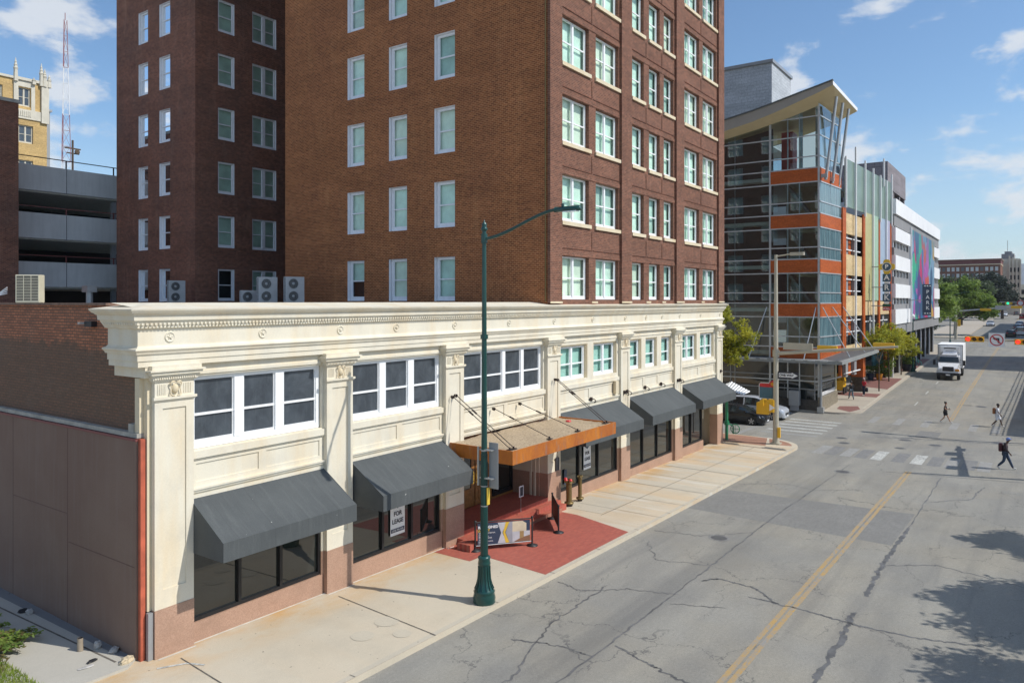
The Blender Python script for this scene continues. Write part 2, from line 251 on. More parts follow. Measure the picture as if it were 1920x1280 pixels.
m['soffit']=plain('tan_soffit',(.58,.47,.27),.7,var=.05,sc=1,obj=False); m['fascia_grey']=plain('taupe_roof_fascia',(.36,.33,.29),.7,var=.06,sc=1,obj=False); m['mullion']=plain('silver_mullion',(.55,.58,.60),.35,.4)
m['conc_grey']=plain('grey_concrete_facade',(.26,.26,.265),.85,var=.1,sc=.5,obj=False,streak=.2); m['conc_white']=plain('white_concrete_facade',(.78,.79,.80),.7,var=.05,sc=.5,obj=False); m['mauve']=brick('mauve_stone_panels',(.26,.235,.25),(.24,.22,.235),(.15,.14,.15),bw=1.6,rh=1.2,ms=.03,stain=.1,staincol=(.2,.18,.19))
m['floorslab']=plain('interior_floor_slab',(.60,.60,.55),.7); m['inner_wall']=plain('interior_wall',(.66,.60,.42),.8)
m['dark_granite']=plain('dark_polished_granite',(.055,.048,.042),.3,var=.5,sc=5,obj=False); m['tan_granite']=plain('mottled_tan_granite',(.22,.19,.14),.4,var=.4,sc=4,obj=False)
def paintm(name,col,rough=.25,metal=.3): return plain(name,col,rough,metal,var=.03,coat=.6)
m['tyre']=plain('tyre_rubber',(.018,.018,.018),.8); m['rim']=plain('alloy_rim',(.50,.50,.52),.3,.8,var=.05); m['carglass']=glass_dark('vehicle_glass',(.012,.018,.018),.02,1.0); m['lamp_clear']=plain('headlight_lens',(.65,.68,.72),.15,.3,var=.1); m['lamp_amber']=plain('amber_lens',(.7,.3,.03),.2)
m['skin_dark']=plain('dark_skin',(.11,.055,.035),.6,var=.05); m['skin']=plain('light_skin',(.42,.24,.16),.6,var=.05); m['skin_mid']=plain('brown_skin',(.22,.11,.07),.6,var=.05)
m['hair']=plain('black_hair',(.015,.012,.011),.5); m['shoe_w']=plain('pale_shoe',(.6,.58,.55),.7); m['hedge']=m['leaf_green']

# ------------------------------------------------------------ helpers
WL={}
def tag(o,label,cat,group=None,kind=None):
    if label: o['label']=label
    if cat: o['category']=cat
    if group: o['group']=group
    if kind: o['kind']=kind
    return o
def thing(name,label,cat,loc=(0,0,0),rz=0,group=None):
    o=bpy.data.objects.new(name,None); C.objects.link(o); o.location=loc; o.rotation_euler=(0,0,rz); o.empty_display_size=.3
    WL[o]=Vector(loc); return tag(o,label,cat,group)
class MB:
    def __init__(s): s.v=[];s.f=[];s.mi=[];s.sm=[]
    def add(s,vs,fs,mi=0,smooth=False):
        b=len(s.v); s.v+= [tuple(x) for x in vs]
        for f in fs: s.f.append(tuple(b+i for i in f)); s.mi.append(mi); s.sm.append(smooth)
        return s
    def quad(s,a,b,c,d,m=0): return s.add([a,b,c,d],[(0,1,2,3)],m)
    def box(s,x0,x1,y0,y1,z0,z1,m=0):
        v=[(x,y,z) for z in (z0,z1) for y in (y0,y1) for x in (x0,x1)]
        return s.add(v,[(0,2,3,1),(4,5,7,6),(0,1,5,4),(2,6,7,3),(0,4,6,2),(1,3,7,5)],m)
    def hexa(s,pts,m=0): return s.add(pts,[(0,3,2,1),(4,5,6,7),(0,1,5,4),(1,2,6,5),(2,3,7,6),(3,0,4,7)],m)
    def cyl(s,p0,p1,r0,r1=None,n=12,m=0,caps=True,smooth=True):
        r1=r0 if r1 is None else r1; p0=Vector(p0);p1=Vector(p1); d=(p1-p0)
        if d.length<1e-6: return s
        d.normalize(); a=d.orthogonal().normalized(); b=d.cross(a); vs=[]
        for p,r in ((p0,r0),(p1,r1)):
            for i in range(n): t=2*PI*i/n; vs.append(p+a*(r*math.cos(t))+b*(r*math.sin(t)))
        s.add(vs,[(i,(i+1)%n,n+(i+1)%n,n+i) for i in range(n)],m,smooth)
        if caps: s.add(vs,[tuple(range(n))[::-1],tuple(range(n,2*n))],m)
        return s
    def tube(s,pts,r,n=8,m=0):
        rs=r if isinstance(r,(list,tuple)) else [r]*len(pts); pts=[Vector(p) for p in pts]; vs=[]; a=None
        for i,p in enumerate(pts):
            d=(pts[min(i+1,len(pts)-1)]-pts[max(i-1,0)]).normalized()
            a=d.orthogonal().normalized() if a is None else (a-d*a.dot(d)).normalized()
            b=d.cross(a)
            for k in range(n): t=2*PI*k/n; vs.append(p+a*(rs[i]*math.cos(t))+b*(rs[i]*math.sin(t)))
        fs=[(i*n+k,i*n+(k+1)%n,(i+1)*n+(k+1)%n,(i+1)*n+k) for i in range(len(pts)-1) for k in range(n)]
        s.add(vs,fs,m,True); s.add(vs,[tuple(range(n))[::-1],tuple(range(len(vs)-n,len(vs)))],m); return s
    def lathe(s,c,prof,n=20,m=0,axis='z',flute=0):
        vs=[];k=len(prof)
        for i in range(n):
            t=2*PI*i/n
            for r,h in prof:
                rr=r*(1-flute*(i%2)) if flute else r; x,y=rr*math.cos(t),rr*math.sin(t)
                vs.append({'z':(c[0]+x,c[1]+y,c[2]+h),'y':(c[0]+x,c[1]+h,c[2]+y),'x':(c[0]+h,c[1]+x,c[2]+y)}[axis])
        fs=[(i*k+j,((i+1)%n)*k+j,((i+1)%n)*k+j+1,i*k+j+1) for i in range(n) for j in range(k-1)]
        s.add(vs,fs,m,not flute); return s
    def prism(s,poly,f,a,b,m=0):
        n=len(poly); vs=[f(u,v,a) for u,v in poly]+[f(u,v,b) for u,v in poly]
        return s.add(vs,[tuple(range(n))[::-1],tuple(range(n,2*n))]+[(i,(i+1)%n,n+(i+1)%n,n+i) for i in range(n)],m)
    def build(s,name,mats,parent=None,bevel=0,local=False,label=None,xform=None):
        if not isinstance(mats,(list,tuple)): mats=[mats]
        me=bpy.data.meshes.new(name); off=WL[parent] if (parent is not None and not local) else Vector((0,0,0))
        vs=[Vector(v)-off for v in s.v] if xform is None else [xform@Vector(v)-off for v in s.v]
        me.from_pydata([tuple(v) for v in vs],[],s.f)
        for mt in mats: me.materials.append(m[mt] if isinstance(mt,str) else mt)
        me.polygons.foreach_set('material_index',s.mi); me.polygons.foreach_set('use_smooth',s.sm); me.update()
        o=bpy.data.objects.new(name,me); C.objects.link(o)
        if parent is not None: o.parent=parent; WL[o]=WL[parent]
        else: WL[o]=Vector((0,0,0))
        if bevel:
            bv=o.modifiers.new('bevel','BEVEL'); bv.width=bevel; bv.segments=2; bv.limit_method='ANGLE'
        if label: o['label']=label
        return o
def rebase(o,loc):   # put a lone mesh thing's origin at its base
    loc=Vector(loc); o.data.transform(Matrix.Translation(-loc)); o.location=loc; WL[o]=loc; return o
FY=lambda Y:(lambda u,z,d:(u,Y-d,z))      # facade looking towards -Y
FX=lambda X:(lambda u,z,d:(X-d,u,z))      # facade looking towards -X
FXP=lambda X:(lambda u,z,d:(X+d,u,z))
def fbox(mb,F,u0,u1,z0,z1,d0,d1,mi=0):
    p=[F(u0,z0,d0),F(u1,z0,d0),F(u1,z0,d1),F(u0,z0,d1),F(u0,z1,d0),F(u1,z1,d0),F(u1,z1,d1),F(u0,z1,d1)]
    mb.add(p,[(0,3,2,1),(4,5,6,7),(0,1,5,4),(1,2,6,5),(2,3,7,6),(3,0,4,7)],mi)
def wallgrid(mb,F,u0,u1,z0,z1,ops,depth=.25,mi=0,rmi=None,d=0):
    """wall face with real rectangular holes and reveals"""
    rmi=mi if rmi is None else rmi
    us=sorted({u0,u1,*[x for o in ops for x in o[:2]]}); zs=sorted({z0,z1,*[x for o in ops for x in o[2:]]})
    us=[u for u in us if u0-1e-6<=u<=u1+1e-6]; zs=[z for z in zs if z0-1e-6<=z<=z1+1e-6]
    for z_a,z_b in zip(zs,zs[1:]):
        run=None
        for a,b in zip(us,us[1:]):
            hole=any(o[0]<(a+b)/2<o[1] and o[2]<(z_a+z_b)/2<o[3] for o in ops)
            if hole:
                if run: mb.quad(F(run[0],z_a,d),F(run[1],z_a,d),F(run[1],z_b,d),F(run[0],z_b,d),mi); run=None
            else: run=(run[0],b) if run else (a,b)
        if run: mb.quad(F(run[0],z_a,d),F(run[1],z_a,d),F(run[1],z_b,d),F(run[0],z_b,d),mi)
    for a,b,c,e in ops:
        k=d-depth
        for p,q in (((a,c),(b,c)),((b,c),(b,e)),((b,e),(a,e)),((a,e),(a,c))):
            mb.quad(F(*p,d),F(*q,d),F(*q,k),F(*p,k),rmi)
_wr=random.Random(77)
def window(F,u0,u1,z0,z1,d,parent,cols=1,rows=(.5,),frame='white',glass='glass',back='blind',fw=.07,mull=.06,gap=.12,name='window',backd=None):
    """frame (part) with its pane and blind (sub-parts); d = outward position of the frame's face"""
    f=MB(); t=.09
    fbox(f,F,u0,u1,z0,z0+fw*1.3,d-t,d); fbox(f,F,u0,u1,z1-fw,z1,d-t,d); fbox(f,F,u0,u0+fw,z0+fw*1.3,z1-fw,d-t,d-.002); fbox(f,F,u1-fw,u1,z0+fw*1.3,z1-fw,d-t,d-.002)
    W=(u1-u0-2*fw); cw=W/cols
    for i in range(1,cols): fbox(f,F,u0+fw+cw*i-mull,u0+fw+cw*i+mull,z0+fw*1.3,z1-fw,d-t,d+.012)
    for i in range(cols):
        a=u0+fw+cw*i+(mull if i else 0); b=u0+fw+cw*(i+1)-(mull if i<cols-1 else 0); s=.035
        for r in rows:
            zr=z0+fw+(z1-z0-2*fw)*r; fbox(f,F,a,b,zr-.03,zr+.03,d-t+.01,d-.02)
        if name!='storefront_window':
            fbox(f,F,a,a+s,z0+fw*1.3,z1-fw,d-t+.012,d-.03); fbox(f,F,b-s,b,z0+fw*1.3,z1-fw,d-t+.012,d-.03); fbox(f,F,a+s,b-s,z0+fw*1.3,z0+fw*1.3+.07,d-t+.012,d-.025)
    o=f.build(name,frame,parent)
    g=MB(); g.quad(F(u0+.02,z0+.02,d-.07),F(u1-.02,z0+.02,d-.07),F(u1-.02,z1-.02,d-.07),F(u0+.02,z1-.02,d-.07)); p=g.build('pane',glass,o)
    if back in('blind','blind2','blind_teal'):
        q_=_wr.random()
        if back=='blind': back='blind' if q_<.55 else ('blind_b' if q_<.8 else 'blind_c')
    if back:
        g=MB(); zb=z0 if backd is None else z0+(z1-z0)*backd
        g.quad(F(u0,zb,d-.07-gap),F(u1,zb,d-.07-gap),F(u1,z1,d-.07-gap),F(u0,z1,d-.07-gap)); g.build('blind',back,o)
    return o
_font={}
def text(s,size,o,right,up,mat,parent,name='lettering',ext=.004,align='CENTER',bold=0.,sx=1.,body=None,local=False):
    cu=bpy.data.curves.new(name,'FONT'); cu.body=s; cu.size=size; cu.align_x=align; cu.align_y='CENTER'; cu.extrude=ext; cu.offset=bold; cu.resolution_u=3
    tmp=bpy.data.objects.new('t',cu); C.objects.link(tmp); dg=bpy.context.evaluated_depsgraph_get(); me=bpy.data.meshes.new_from_object(tmp.evaluated_get(dg)); bpy.data.objects.remove(tmp)
    r=Vector(right).normalized(); u=Vector(up).normalized(); nrm=r.cross(u); off=WL[parent] if (parent is not None and not local) else Vector((0,0,0))
    Mx=Matrix(((r[0]*sx,u[0],nrm[0],o[0]-off[0]),(r[1]*sx,u[1],nrm[1],o[1]-off[1]),(r[2]*sx,u[2],nrm[2],o[2]-off[2]),(0,0,0,1)))
    me.transform(Mx); me.materials.clear(); me.materials.append(m[mat]); ob=bpy.data.objects.new(name,me); C.objects.link(ob)
    if parent is not None: ob.parent=parent; WL[ob]=WL[parent]
    return ob
NODES=[(-60,1.25),(9.4,0),(47,-.80),(60,-1.05),(66,-1.1),(70,-1.05),(84,-.65),(116,0),(208,1.4),(400,4.0),(700,5.2),(3000,5.2)]
def gz(X):
    for (a,b),(c,d) in zip(NODES,NODES[1:]):
        if X<=c: return b+(d-b)*(X-a)/(c-a)
    return NODES[-1][1]
def sheet(mb,poly,off,mi=0,thick=None):
    """flat polygon in plan (convex) laid on the sloping ground"""
    xs=[p[0] for p in poly]; cuts=[n[0] for n in NODES if min(xs)<n[0]<max(xs)]; pieces=[poly]
    def clip(pl,X,keep):
        o=[]
        for i in range(len(pl)):
            a,b=pl[i],pl[(i+1)%len(pl)]; ia=(a[0]<=X)==keep or abs(a[0]-X)<1e-9; ib=(b[0]<=X)==keep or abs(b[0]-X)<1e-9
            if ia: o.append(a)
            if ia!=ib: t=(X-a[0])/(b[0]-a[0]); o.append((X,a[1]+t*(b[1]-a[1])))
        q=[]
        for p in o:
            if not q or (abs(p[0]-q[-1][0])+abs(p[1]-q[-1][1]))>1e-7: q.append(p)
        return q
    for X in cuts:
        nx=[]
        for pl in pieces: nx+= [clip(pl,X,True),clip(pl,X,False)]
        pieces=[p for p in nx if len(p)>=3]
    for pl in pieces:
        n=len(pl); mb.add([(x,y,gz(x)+off) for x,y in pl],[tuple(range(n))],mi)
    if thick:
        n=len(poly)
        for i in range(n):
            a,b=poly[i],poly[(i+1)%n]; seg=[a]+sorted([(X,a[1]+(X-a[0])/(b[0]-a[0])*(b[1]-a[1])) for X in cuts if min(a[0],b[0])<X<max(a[0],b[0])],key=lambda p:abs(p[0]-a[0]))+[b]
            for p,q in zip(seg,seg[1:]): mb.quad((*p,gz(p[0])+off),(*q,gz(q[0])+off),(*q,gz(q[0])+off-thick),(*p,gz(p[0])+off-thick),mi)
    return mb
def struct(name,mb,mats,kind='structure'):
    o=mb.build(name,mats); o['kind']=kind; return o

# ============================================================ THE SETTING: ground, roads, pavements
g=MB(); big=[-60,9.4,47,60,66,70,84,116,208,400,700,3000]
for a,b in zip(big,big[1:]): g.quad((a,-900,gz(a)),(b,-900,gz(b)),(b,900,gz(b)),(a,900,gz(a)))
struct('road',g,'asphalt')
def arc(cx,cy,r,a0,a1,n=8): return [(cx+r*math.cos(R(a0+(a1-a0)*i/n)),cy+r*math.sin(R(a0+(a1-a0)*i/n))) for i in range(n+1)]
K=-4.35
# near pavement: kerb + slab, rounded corner at the side street
corner=arc(48.6,-1.55,2.8,-90,0,10)
g=MB(); sheet(g,[(-60,K),(48.6,K)]+corner[1:]+[(51.4,.5),(-60,.5)],.15,thick=.16); struct('pavement',g,'sidewalk')
g=MB(); sheet(g,[(47.4,.5),(51.4,.5),(51.4,60),(47.4,60)],.15,thick=.16); struct('side_street_pavement',g,'sidewalk')
g=MB(); sheet(g,[(-60,K+.01),(48.5,K+.01),(48.5,K+.17),(-60,K+.17)],.156); struct('kerb',g,'kerb')
# far side of the crossing
g=MB(); cn=arc(70,-2.1,2.3,180,270,8)
sheet(g,[(67.7,60)]+cn+[(84,-4.4),(84,60)],.15,thick=.16); sheet(g,[(84,-4.4),(155,-4.3),(155,8),(84,8)],.15,thick=.16); sheet(g,[(178,-4.3),(500,-4.3),(500,4),(178,4)],.15,thick=.16); struct('far_pavement',g,'sidewalk2')
g=MB(); sheet(g,[(71,-4.36),(84,-4.36),(84,-4.12),(71,-4.12)],.156); sheet(g,[(84,-4.36),(155,-4.26),(155,-4.02),(84,-4.12)],.156); struct('far_kerb',g,'kerb')
g=MB(); sheet(g,[(-60,-17.5),(45,-17.5),(45,-24),(-60,-24)],.15,thick=.16); sheet(g,[(68,-17.5),(500,-17.5),(500,-24),(68,-24)],.15,thick=.16); struct('opposite_pavement',g,'sidewalk2')
# paving insets
g=MB(); z=.154; sheet(g,[(19.75,K+.18),(25.55,K+.18),(26.45,-1.4),(26.45,.1),(19.3,.1),(19.3,-1.5),(20.0,-1.5)],z); struct('red_paving',g,'paver')
g=MB(); sheet(g,[(48.05,-2.6),(51.2,-1.8),(51.2,2.2),(50.2,3.4),(48.05,2.6)],z); sheet(g,[(48.9,-3.4)]+arc(48.6,-1.55,2.45,-80,-10,5)+[(48.9,-2.62)],z); struct('corner_paving',g,'paver3')
g=MB(); sheet(g,[(68.6,-3.6),(70.6,-4.05),(72.2,-3.6),(71.5,-2.2),(69.9,-2.3)],z); sheet(g,[(78.3,-4.1),(80.8,-4.1),(80.8,-.5),(78.3,-.5)],z); sheet(g,[(84.5,-4.1),(95,-4.05),(95,-.8),(86,-.8)],z); sheet(g,[(103,-4.0),(122,-4.0),(122,-.5),(103,-.5)],z); struct('rose_paving',g,'paver2')
g=MB(); 
for X in (9.8,14.62,): sheet(g,[(X,-.4),(X+.03,-.4),(X-.27,K+.0),(X-.3,K+.0)],.16)
for X in (28.2,30.6,33.2,35.7,38.2,40.7,43.2,45.6): sheet(g,[(X,0.),(X+.02,0.),(X+.0,K),(X-.02,K)],.16)
for X in (72.8,75.5,83.5): sheet(g,[(X,-1.),(X+.03,-1.),(X+.03,-4.3),(X,-4.3)],.16)
sheet(g,[(27,-2.2),(47,-2.2),(47,-2.225),(27,-2.225)],.16)
for X in (11.6,14.3,17,20,23,26,29,32,35,38,41,44): sheet(g,[(X,K+.18),(X+.018,K+.18),(X+.018,K),(X,K)],.162)
struct('pavement_joints',g,'joint')
g=MB()
for a,b,y in ((9.45,10.4,-.06),(10.4,14.55,.1),(14.55,15.55,-.06),(15.55,19.85,.1),(19.85,20.2,-.06)): sheet(g,[(a,y),(b,y),(b,y-.05),(a,y-.05)],.158)
struct('wall_foot_mortar',g,'mortar_line')
g=MB(); rng=random.Random(4)
for X,Y,r in ((13.2,-2.9,.30),(14.2,-2.75,.33),(13.9,-3.6,.24)): 
    sheet(g,[(X+r*math.cos(t*PI/10),Y+r*math.sin(t*PI/10)) for t in range(20)],.158)
    pass
for a,b,c_,d in ((27.2,29.6,-.2,-2.1),(33.3,34.2,-.1,-4.2),(38.2,38.9,-.1,-4.2)): sheet(g,[(a,c_),(b,c_),(b,d),(a,d)],.157)
struct('pavement_patches',g,concrete('patched_concrete',(.52,.465,.365)))
# white utility marks near the near corner
g=MB()
def stroke(pts,wd,off,vr=0): 
    w0=wd
    for (a,b),(c_,d) in zip(pts,pts[1:]):
        wd=w0*(1+vr*rng.uniform(-1,1))
        l=math.hypot(c_-a,d-b); nx,ny=-(d-b)/l*wd/2,(c_-a)/l*wd/2; sheet(g,[(a+nx,b+ny),(a-nx,b-ny),(c_-nx,d-ny),(c_+nx,d+ny)],off)
stroke([(9.2,-.45),(9.75,-.75),(9.95,-1.15)],.07,.1585); struct('spray_mark',g,'whitepaint')
# road markings
g=MB()
for a,b in ((-60,45.7),(69,155),(180,400)):
    for y in (-10.84,-11.04): sheet(g,[(a,y),(b,y),(b,y-.13),(a,y-.13)],.004)
struct('centre_line',g,'yellow')
g=MB(); 
for i,y in enumerate((-5.3,-6.9,-8.6,-10.7,-12.4,-14.0)): sheet(g,[(48.3,y),(51.6,y),(51.6,y-.62),(48.3,y-.62)],.005,mi=1 if i not in (3,2) else 0)
for i,y in enumerate((-5.6,-7.4,-9.3,-11.2,-12.45,-13.9)): sheet(g,[(64.6,y),(68.2,y),(68.2,y-.55),(64.6,y-.55)],.005,mi=1)
for i,X in enumerate((54.7,56.3,57.9,59.5,61.1,62.6)): sheet(g,[(X,-.2),(X+.55,-.2),(X+.55,-4.1),(X,-4.1)],.005,mi=0 if i else 1)
for X in (76,84,93,102): sheet(g,[(X,-7.55),(X+2.2,-7.55),(X+2.2,-7.67),(X,-7.67)],.005)
sheet(g,[(52.6,.6),(66.8,.6),(66.8,.95),(52.6,.95)],.005,mi=1); sheet(g,[(155.5,-4.4),(156.2,-4.4),(156.2,-10.7),(155.5,-10.7)],.005,mi=1)
struct('crosswalk_markings',g,['whitepaint','whitepaint2'])
g=MB()
for i,y in enumerate((-6.0,-7.7,-9.7,-11.55,-13.2)): sheet(g,[(48.3,y),(51.7,y),(51.7,y-.7),(48.3,y-.7)],.003,mi=1)
for p in ([(30.9,-4.36),(35.3,-4.36),(35.9,-12.5),(30.4,-12.4)],[(59.8,-9.6),(62.6,-9.6),(62.6,-11),(59.8,-11)]): sheet(g,p,.002,mi=0)
struct('asphalt_patches',g,['patch','patch_d'])
g=MB(); rng=random.Random(12)
def seam(pts,wd,jit=.10,n=6):
    n=n*3 if n>1 else 1; jit*=.55
    P=[]
    for (a,b),(c_,d) in zip(pts,pts[1:]):
        for i in range(n): t=i/n; P.append((a+(c_-a)*t+rng.uniform(-jit,jit),b+(d-b)*t+rng.uniform(-jit,jit)))
    P.append(pts[-1]); stroke(P,wd*.72,.004,.45)
seam([(9,-7.95),(17,-7.94),(20.9,-7.92),(25.6,-7.87),(31,-7.8),(46,-8.0)],.07,.06); seam([(24.4,-12.59),(26.8,-12.52),(28.7,-12.52),(33.4,-12.57)],.19,.10); seam([(14,-12.7),(18.1,-12.65),(21,-12.64),(22.8,-12.53)],.19,.10); seam([(33.4,-12.57),(45,-12.6)],.06,.08)
seam([(22.65,-8.18),(23.12,-8.5),(23.01,-9.73),(22.13,-10.56),(22.1,-11.72),(21.94,-12.55),(21.95,-14.12),(22.45,-15.69)],.10,.10)
seam([(15.59,-5.82),(15.96,-6.86),(15.99,-7.93)],.07,.12); seam([(16.85,-8.11),(16.42,-9.24),(16.13,-10.22),(15.6,-12.4)],.08,.12); seam([(19.85,-4.56),(19.56,-5.55),(20.54,-6.58),(21.1,-8.06)],.06,.12); seam([(20.24,-8.07),(20.9,-9.52)],.05,.1); seam([(12.2,-6.9),(14,-6.98),(17,-6.08),(20.47,-5.97)],.07,.12); seam([(22.18,-9.77),(22.19,-10.65)],.10,.05)
seam([(26.8,-4.6),(27.2,-6.3),(28.9,-7.8)],.05,.14); seam([(25.4,-5.0),(23.6,-6.2),(24.2,-7.8)],.05,.14); seam([(36.8,-4.6),(38.4,-6.4),(37.9,-8),(39.8,-10.2)],.05,.14); seam([(38.5,-12.6),(40.4,-14.2),(43.9,-14.6)],.06,.14); seam([(17.6,-12.7),(18.6,-14.2),(18.2,-16.8)],.07,.12); seam([(12.4,-9.6),(14.1,-10.4),(14.5,-12.6)],.07,.12); seam([(27.8,-12.6),(28.9,-14.0),(28.2,-16.5)],.06,.12)
seam([(57.5,-7.5),(58.5,-10),(59.2,-13),(60.2,-16.5)],.22,.05); seam([(58.2,-8.9),(58.8,-9.6)],.5,.0,1); seam([(59.6,-9.9),(59.4,-11.3)],.4,.05); seam([(84,-6.8),(84.2,-12.4)],.12,.03); seam([(44.9,-10),(46.5,-16.8)],.10,.03)
struct('tar_seams',g,'tar')
g=MB()
for X,Y,r in ((55.5,-5.6,.42),(57.4,-9.3,.45),(56.3,-11.2,.45),(53.6,-9.5,.35),(43.4,-8.1,.45),(27.4,-7.0,.4),(78,-12.6,.5),(53.4,-6.2,.4),(60.1,-14.6,.45)):
    sheet(g,[(X+r*math.cos(t*PI/10),Y+r*math.sin(t*PI/10)) for t in range(20)],.006,mi=0); sheet(g,[(X+r*.75*math.cos(t*PI/10),Y+r*.75*math.sin(t*PI/10)) for t in range(20)],.009,mi=1)
struct('manhole_covers',g,['patch_d',plain('iron_cover',(.12,.12,.12),.6,.3)])

# near lot at the side of the building
g=MB()
sheet(g,[(-60,.35),(9.15,.35),(9.15,8.9),(-60,8.9)],.205,thick=.1); sheet(g,[(-60,8.9),(9.2,8.9),(9.2,60),(-60,60)],.21)
sheet(g,[(-60,.05),(8.8,.05),(9.15,.35),(-60,.35)],.21,thick=.1)
struct('lot_slab',g,'lot')
g=MB(); sheet(g,[(8.35,9),(8.4,9),(8.78,.5),(8.73,.5)],.2085); sheet(g,[(8.78,9),(9.2,9),(9.2,.4),(8.95,.4)],.2075,mi=1); struct('slab_joint',g,['joint',concrete('dark_gutter_concrete',(.20,.20,.20),st=.3)])  # slab joint, and a strip of darker concrete along the wall foot
g=MB(); sheet(g,[(-60,12),(6.2,12),(6.9,6.5),(7.35,3.4),(7.15,2.2),(6.3,.9),(5.6,.1),(-60,.1)],.215); struct('soil',g,'soil')
def blades(name,region,n,h,wd,mat,off=.21,kind=True,seed=1):
    rg=random.Random(seed); b=MB()
    for _ in range(n):
        X,Y=region(rg); z=gz(X)+off; a=rg.uniform(0,2*PI); hh=h*rg.uniform(.5,1.3); lx,ly=rg.uniform(-.5,.5)*hh,rg.uniform(-.5,.5)*hh; dx,dy=wd*math.cos(a),wd*math.sin(a)
        b.add([(X-dx,Y-dy,z),(X+dx,Y+dy,z),(X+lx,Y+ly,z+hh)],[(0,1,2)])
    o=b.build(name,mat); tag(o,'patchy green grass at the edge of the empty lot','grass'); o['kind']='stuff'; return o
blades('grass',lambda r:(r.uniform(3.5,7.25)-.0,r.uniform(.3,3.4)) if r.random()<.75 else (r.uniform(4.5,7.0),r.uniform(3,9)),16000,.10,.010,'grass',seed=3)
# pebbles/rubble, each stone a thing
def stone(loc,sx,sy,sz,mat,label,cat='stone',name='stone',rz=0.,group=None,seed=0):
    rg=random.Random(seed); b=MB(); n=9; vs=[];fs=[]; n=7
    rings=[(0.8,-.5),(1,-.1),(.85,.3),(.5,.5)]
    for r,h in rings:
        for i in range(n):
            t=2*PI*i/n; k=r*rg.uniform(.68,1.2); x,y=sx*k*math.cos(t),sy*k*math.sin(t); vs.append((x*math.cos(rz)-y*math.sin(rz),x*math.sin(rz)+y*math.cos(rz),(h+.5)*sz*1.5*rg.uniform(.8,1.15)))
    for j in range(3): fs+=[(j*n+i,j*n+(i+1)%n,(j+1)*n+(i+1)%n,(j+1)*n+i) for i in range(n)]
    fs.append(tuple(range(3*n,4*n))); b.add(vs,fs); o=b.build(name,mat); o.location=loc; return tag(o,label,cat,group)
m['stone_brown']=plain('brown_stone',(.22,.14,.10),.9,var=.3,sc=6); m['stone_pale']=plain('pale_stone',(.45,.43,.40),.9,var=.3,sc=6)
def G0(X,off=.21): return gz(X)+off
stone((8.15,5.9,G0(8.15)),.21,.12,.15,'stone_brown','brown lump of broken masonry lying on the shaded lot slab',rz=.6,seed=1)
stone((8.78,5.05,G0(8.8)),.11,.09,.08,'stone_pale','small pale stone against the foot of the plum side wall',seed=2)
stone((8.72,5.3,G0(8.8)),.12,.08,.06,'interior','black scrap of debris against the foot of the plum wall',cat='debris',name='debris',seed=3)
stone((8.86,1.55,G0(8.8)),.10,.08,.12,'stone_pale','grey rock beside the pipe stub near the building corner',seed=4)
stone((9.0,1.05,G0(9)),.15,.09,.07,'stone_pale','flat grey rock at the wall foot closest to the corner',rz=.4,seed=5)
stone((8.45,.95,G0(8.5)),.14,.07,.03,'black','flat black scrap on the sunlit slab near the corner',cat='debris',name='debris',rz=.3,seed=6)
stone((8.25,.75,G0(8.3)),.19,.08,.02,'stone_pale','flat grey sliver of concrete on the sunlit slab',cat='debris',name='concrete_shard',rz=-.2,seed=7)
stone((8.9,.28,G0(9)),.22,.13,.08,plain('crumbled_mortar',(.55,.45,.3),.95,var=.4,sc=12),'crumbled tan mortar heap at the corner of the slab',cat='rubble',name='rubble',rz=.2,seed=8)
b=MB(); b.cyl((0,0,0),(0,0,.30),.068,.062,16,0,False); b.cyl((0,0,.30),(0,0,.02),.055,.055,16,1,False); b.add([(.055*math.cos(t*PI/8),.055*math.sin(t*PI/8),.2) for t in range(16)],[tuple(range(16))],1)
o=b.build('pipe_stub',[plain('tan_clay_pipe',(.33,.27,.2),.8),'interior']); o.location=(8.55,1.75,G0(8.55)); tag(o,'short tan pipe stub standing up out of the lot slab','pipe')
# weeds
def weed(loc,r,n,label,seed,mat='leaf_green',dry=.15):
    rg=random.Random(seed); t=thing('weed',label,'plant',loc); st=MB(); lf=MB()
    for i in range(14):
        a=rg.uniform(0,2*PI); L_=r*rg.uniform(.4,1); p=[Vector((0,0,0))]
        for k in range(1,6): q=k/5; p.append(Vector((math.cos(a)*L_*q+rg.uniform(-.03,.03),math.sin(a)*L_*q+rg.uniform(-.03,.03),.10*math.sin(q*PI*.75)+.02)))
        st.tube([tuple(x) for x in p],.006,5)
        for k in range(n//14):
            q=rg.uniform(.15,1); c=p[0].lerp(p[-1],q)+Vector((rg.uniform(-.09,.09),rg.uniform(-.09,.09),.03+.10*math.sin(q*PI*.75)*rg.uniform(.5,1.2)))
            s_=rg.uniform(.03,.07); ax=Vector((rg.uniform(-1,1),rg.uniform(-1,1),rg.uniform(-.4,.4))).normalized(); bx=ax.cross(Vector((rg.uniform(-.4,.4),rg.uniform(-.4,.4),1))).normalized()
            lf.add([c-ax*s_,c+bx*s_*.6,c+ax*s_*1.2,c-bx*s_*.6],[(0,1,2,3)],1 if rg.random()<dry else 0)
    st.build('stem','leaf_dry',t,local=True); lf.build('foliage',[mat,'leaf_dry'],t,local=True); return t
weed((7.6,3.4,G0(7.5)),.95,1500,'leafy green weed sprawling over the slab edge nearest the sunlight',5,dry=.2)
weed((7.3,4.7,G0(7.2)),.95,1300,'dark green weed clump in the shade of the lot',6,dry=.08)
weed((6.9,2.7,G0(6.7)),.7,900,'straggly yellowing weed between rubble and grass',8,dry=.5)
rg=random.Random(9)
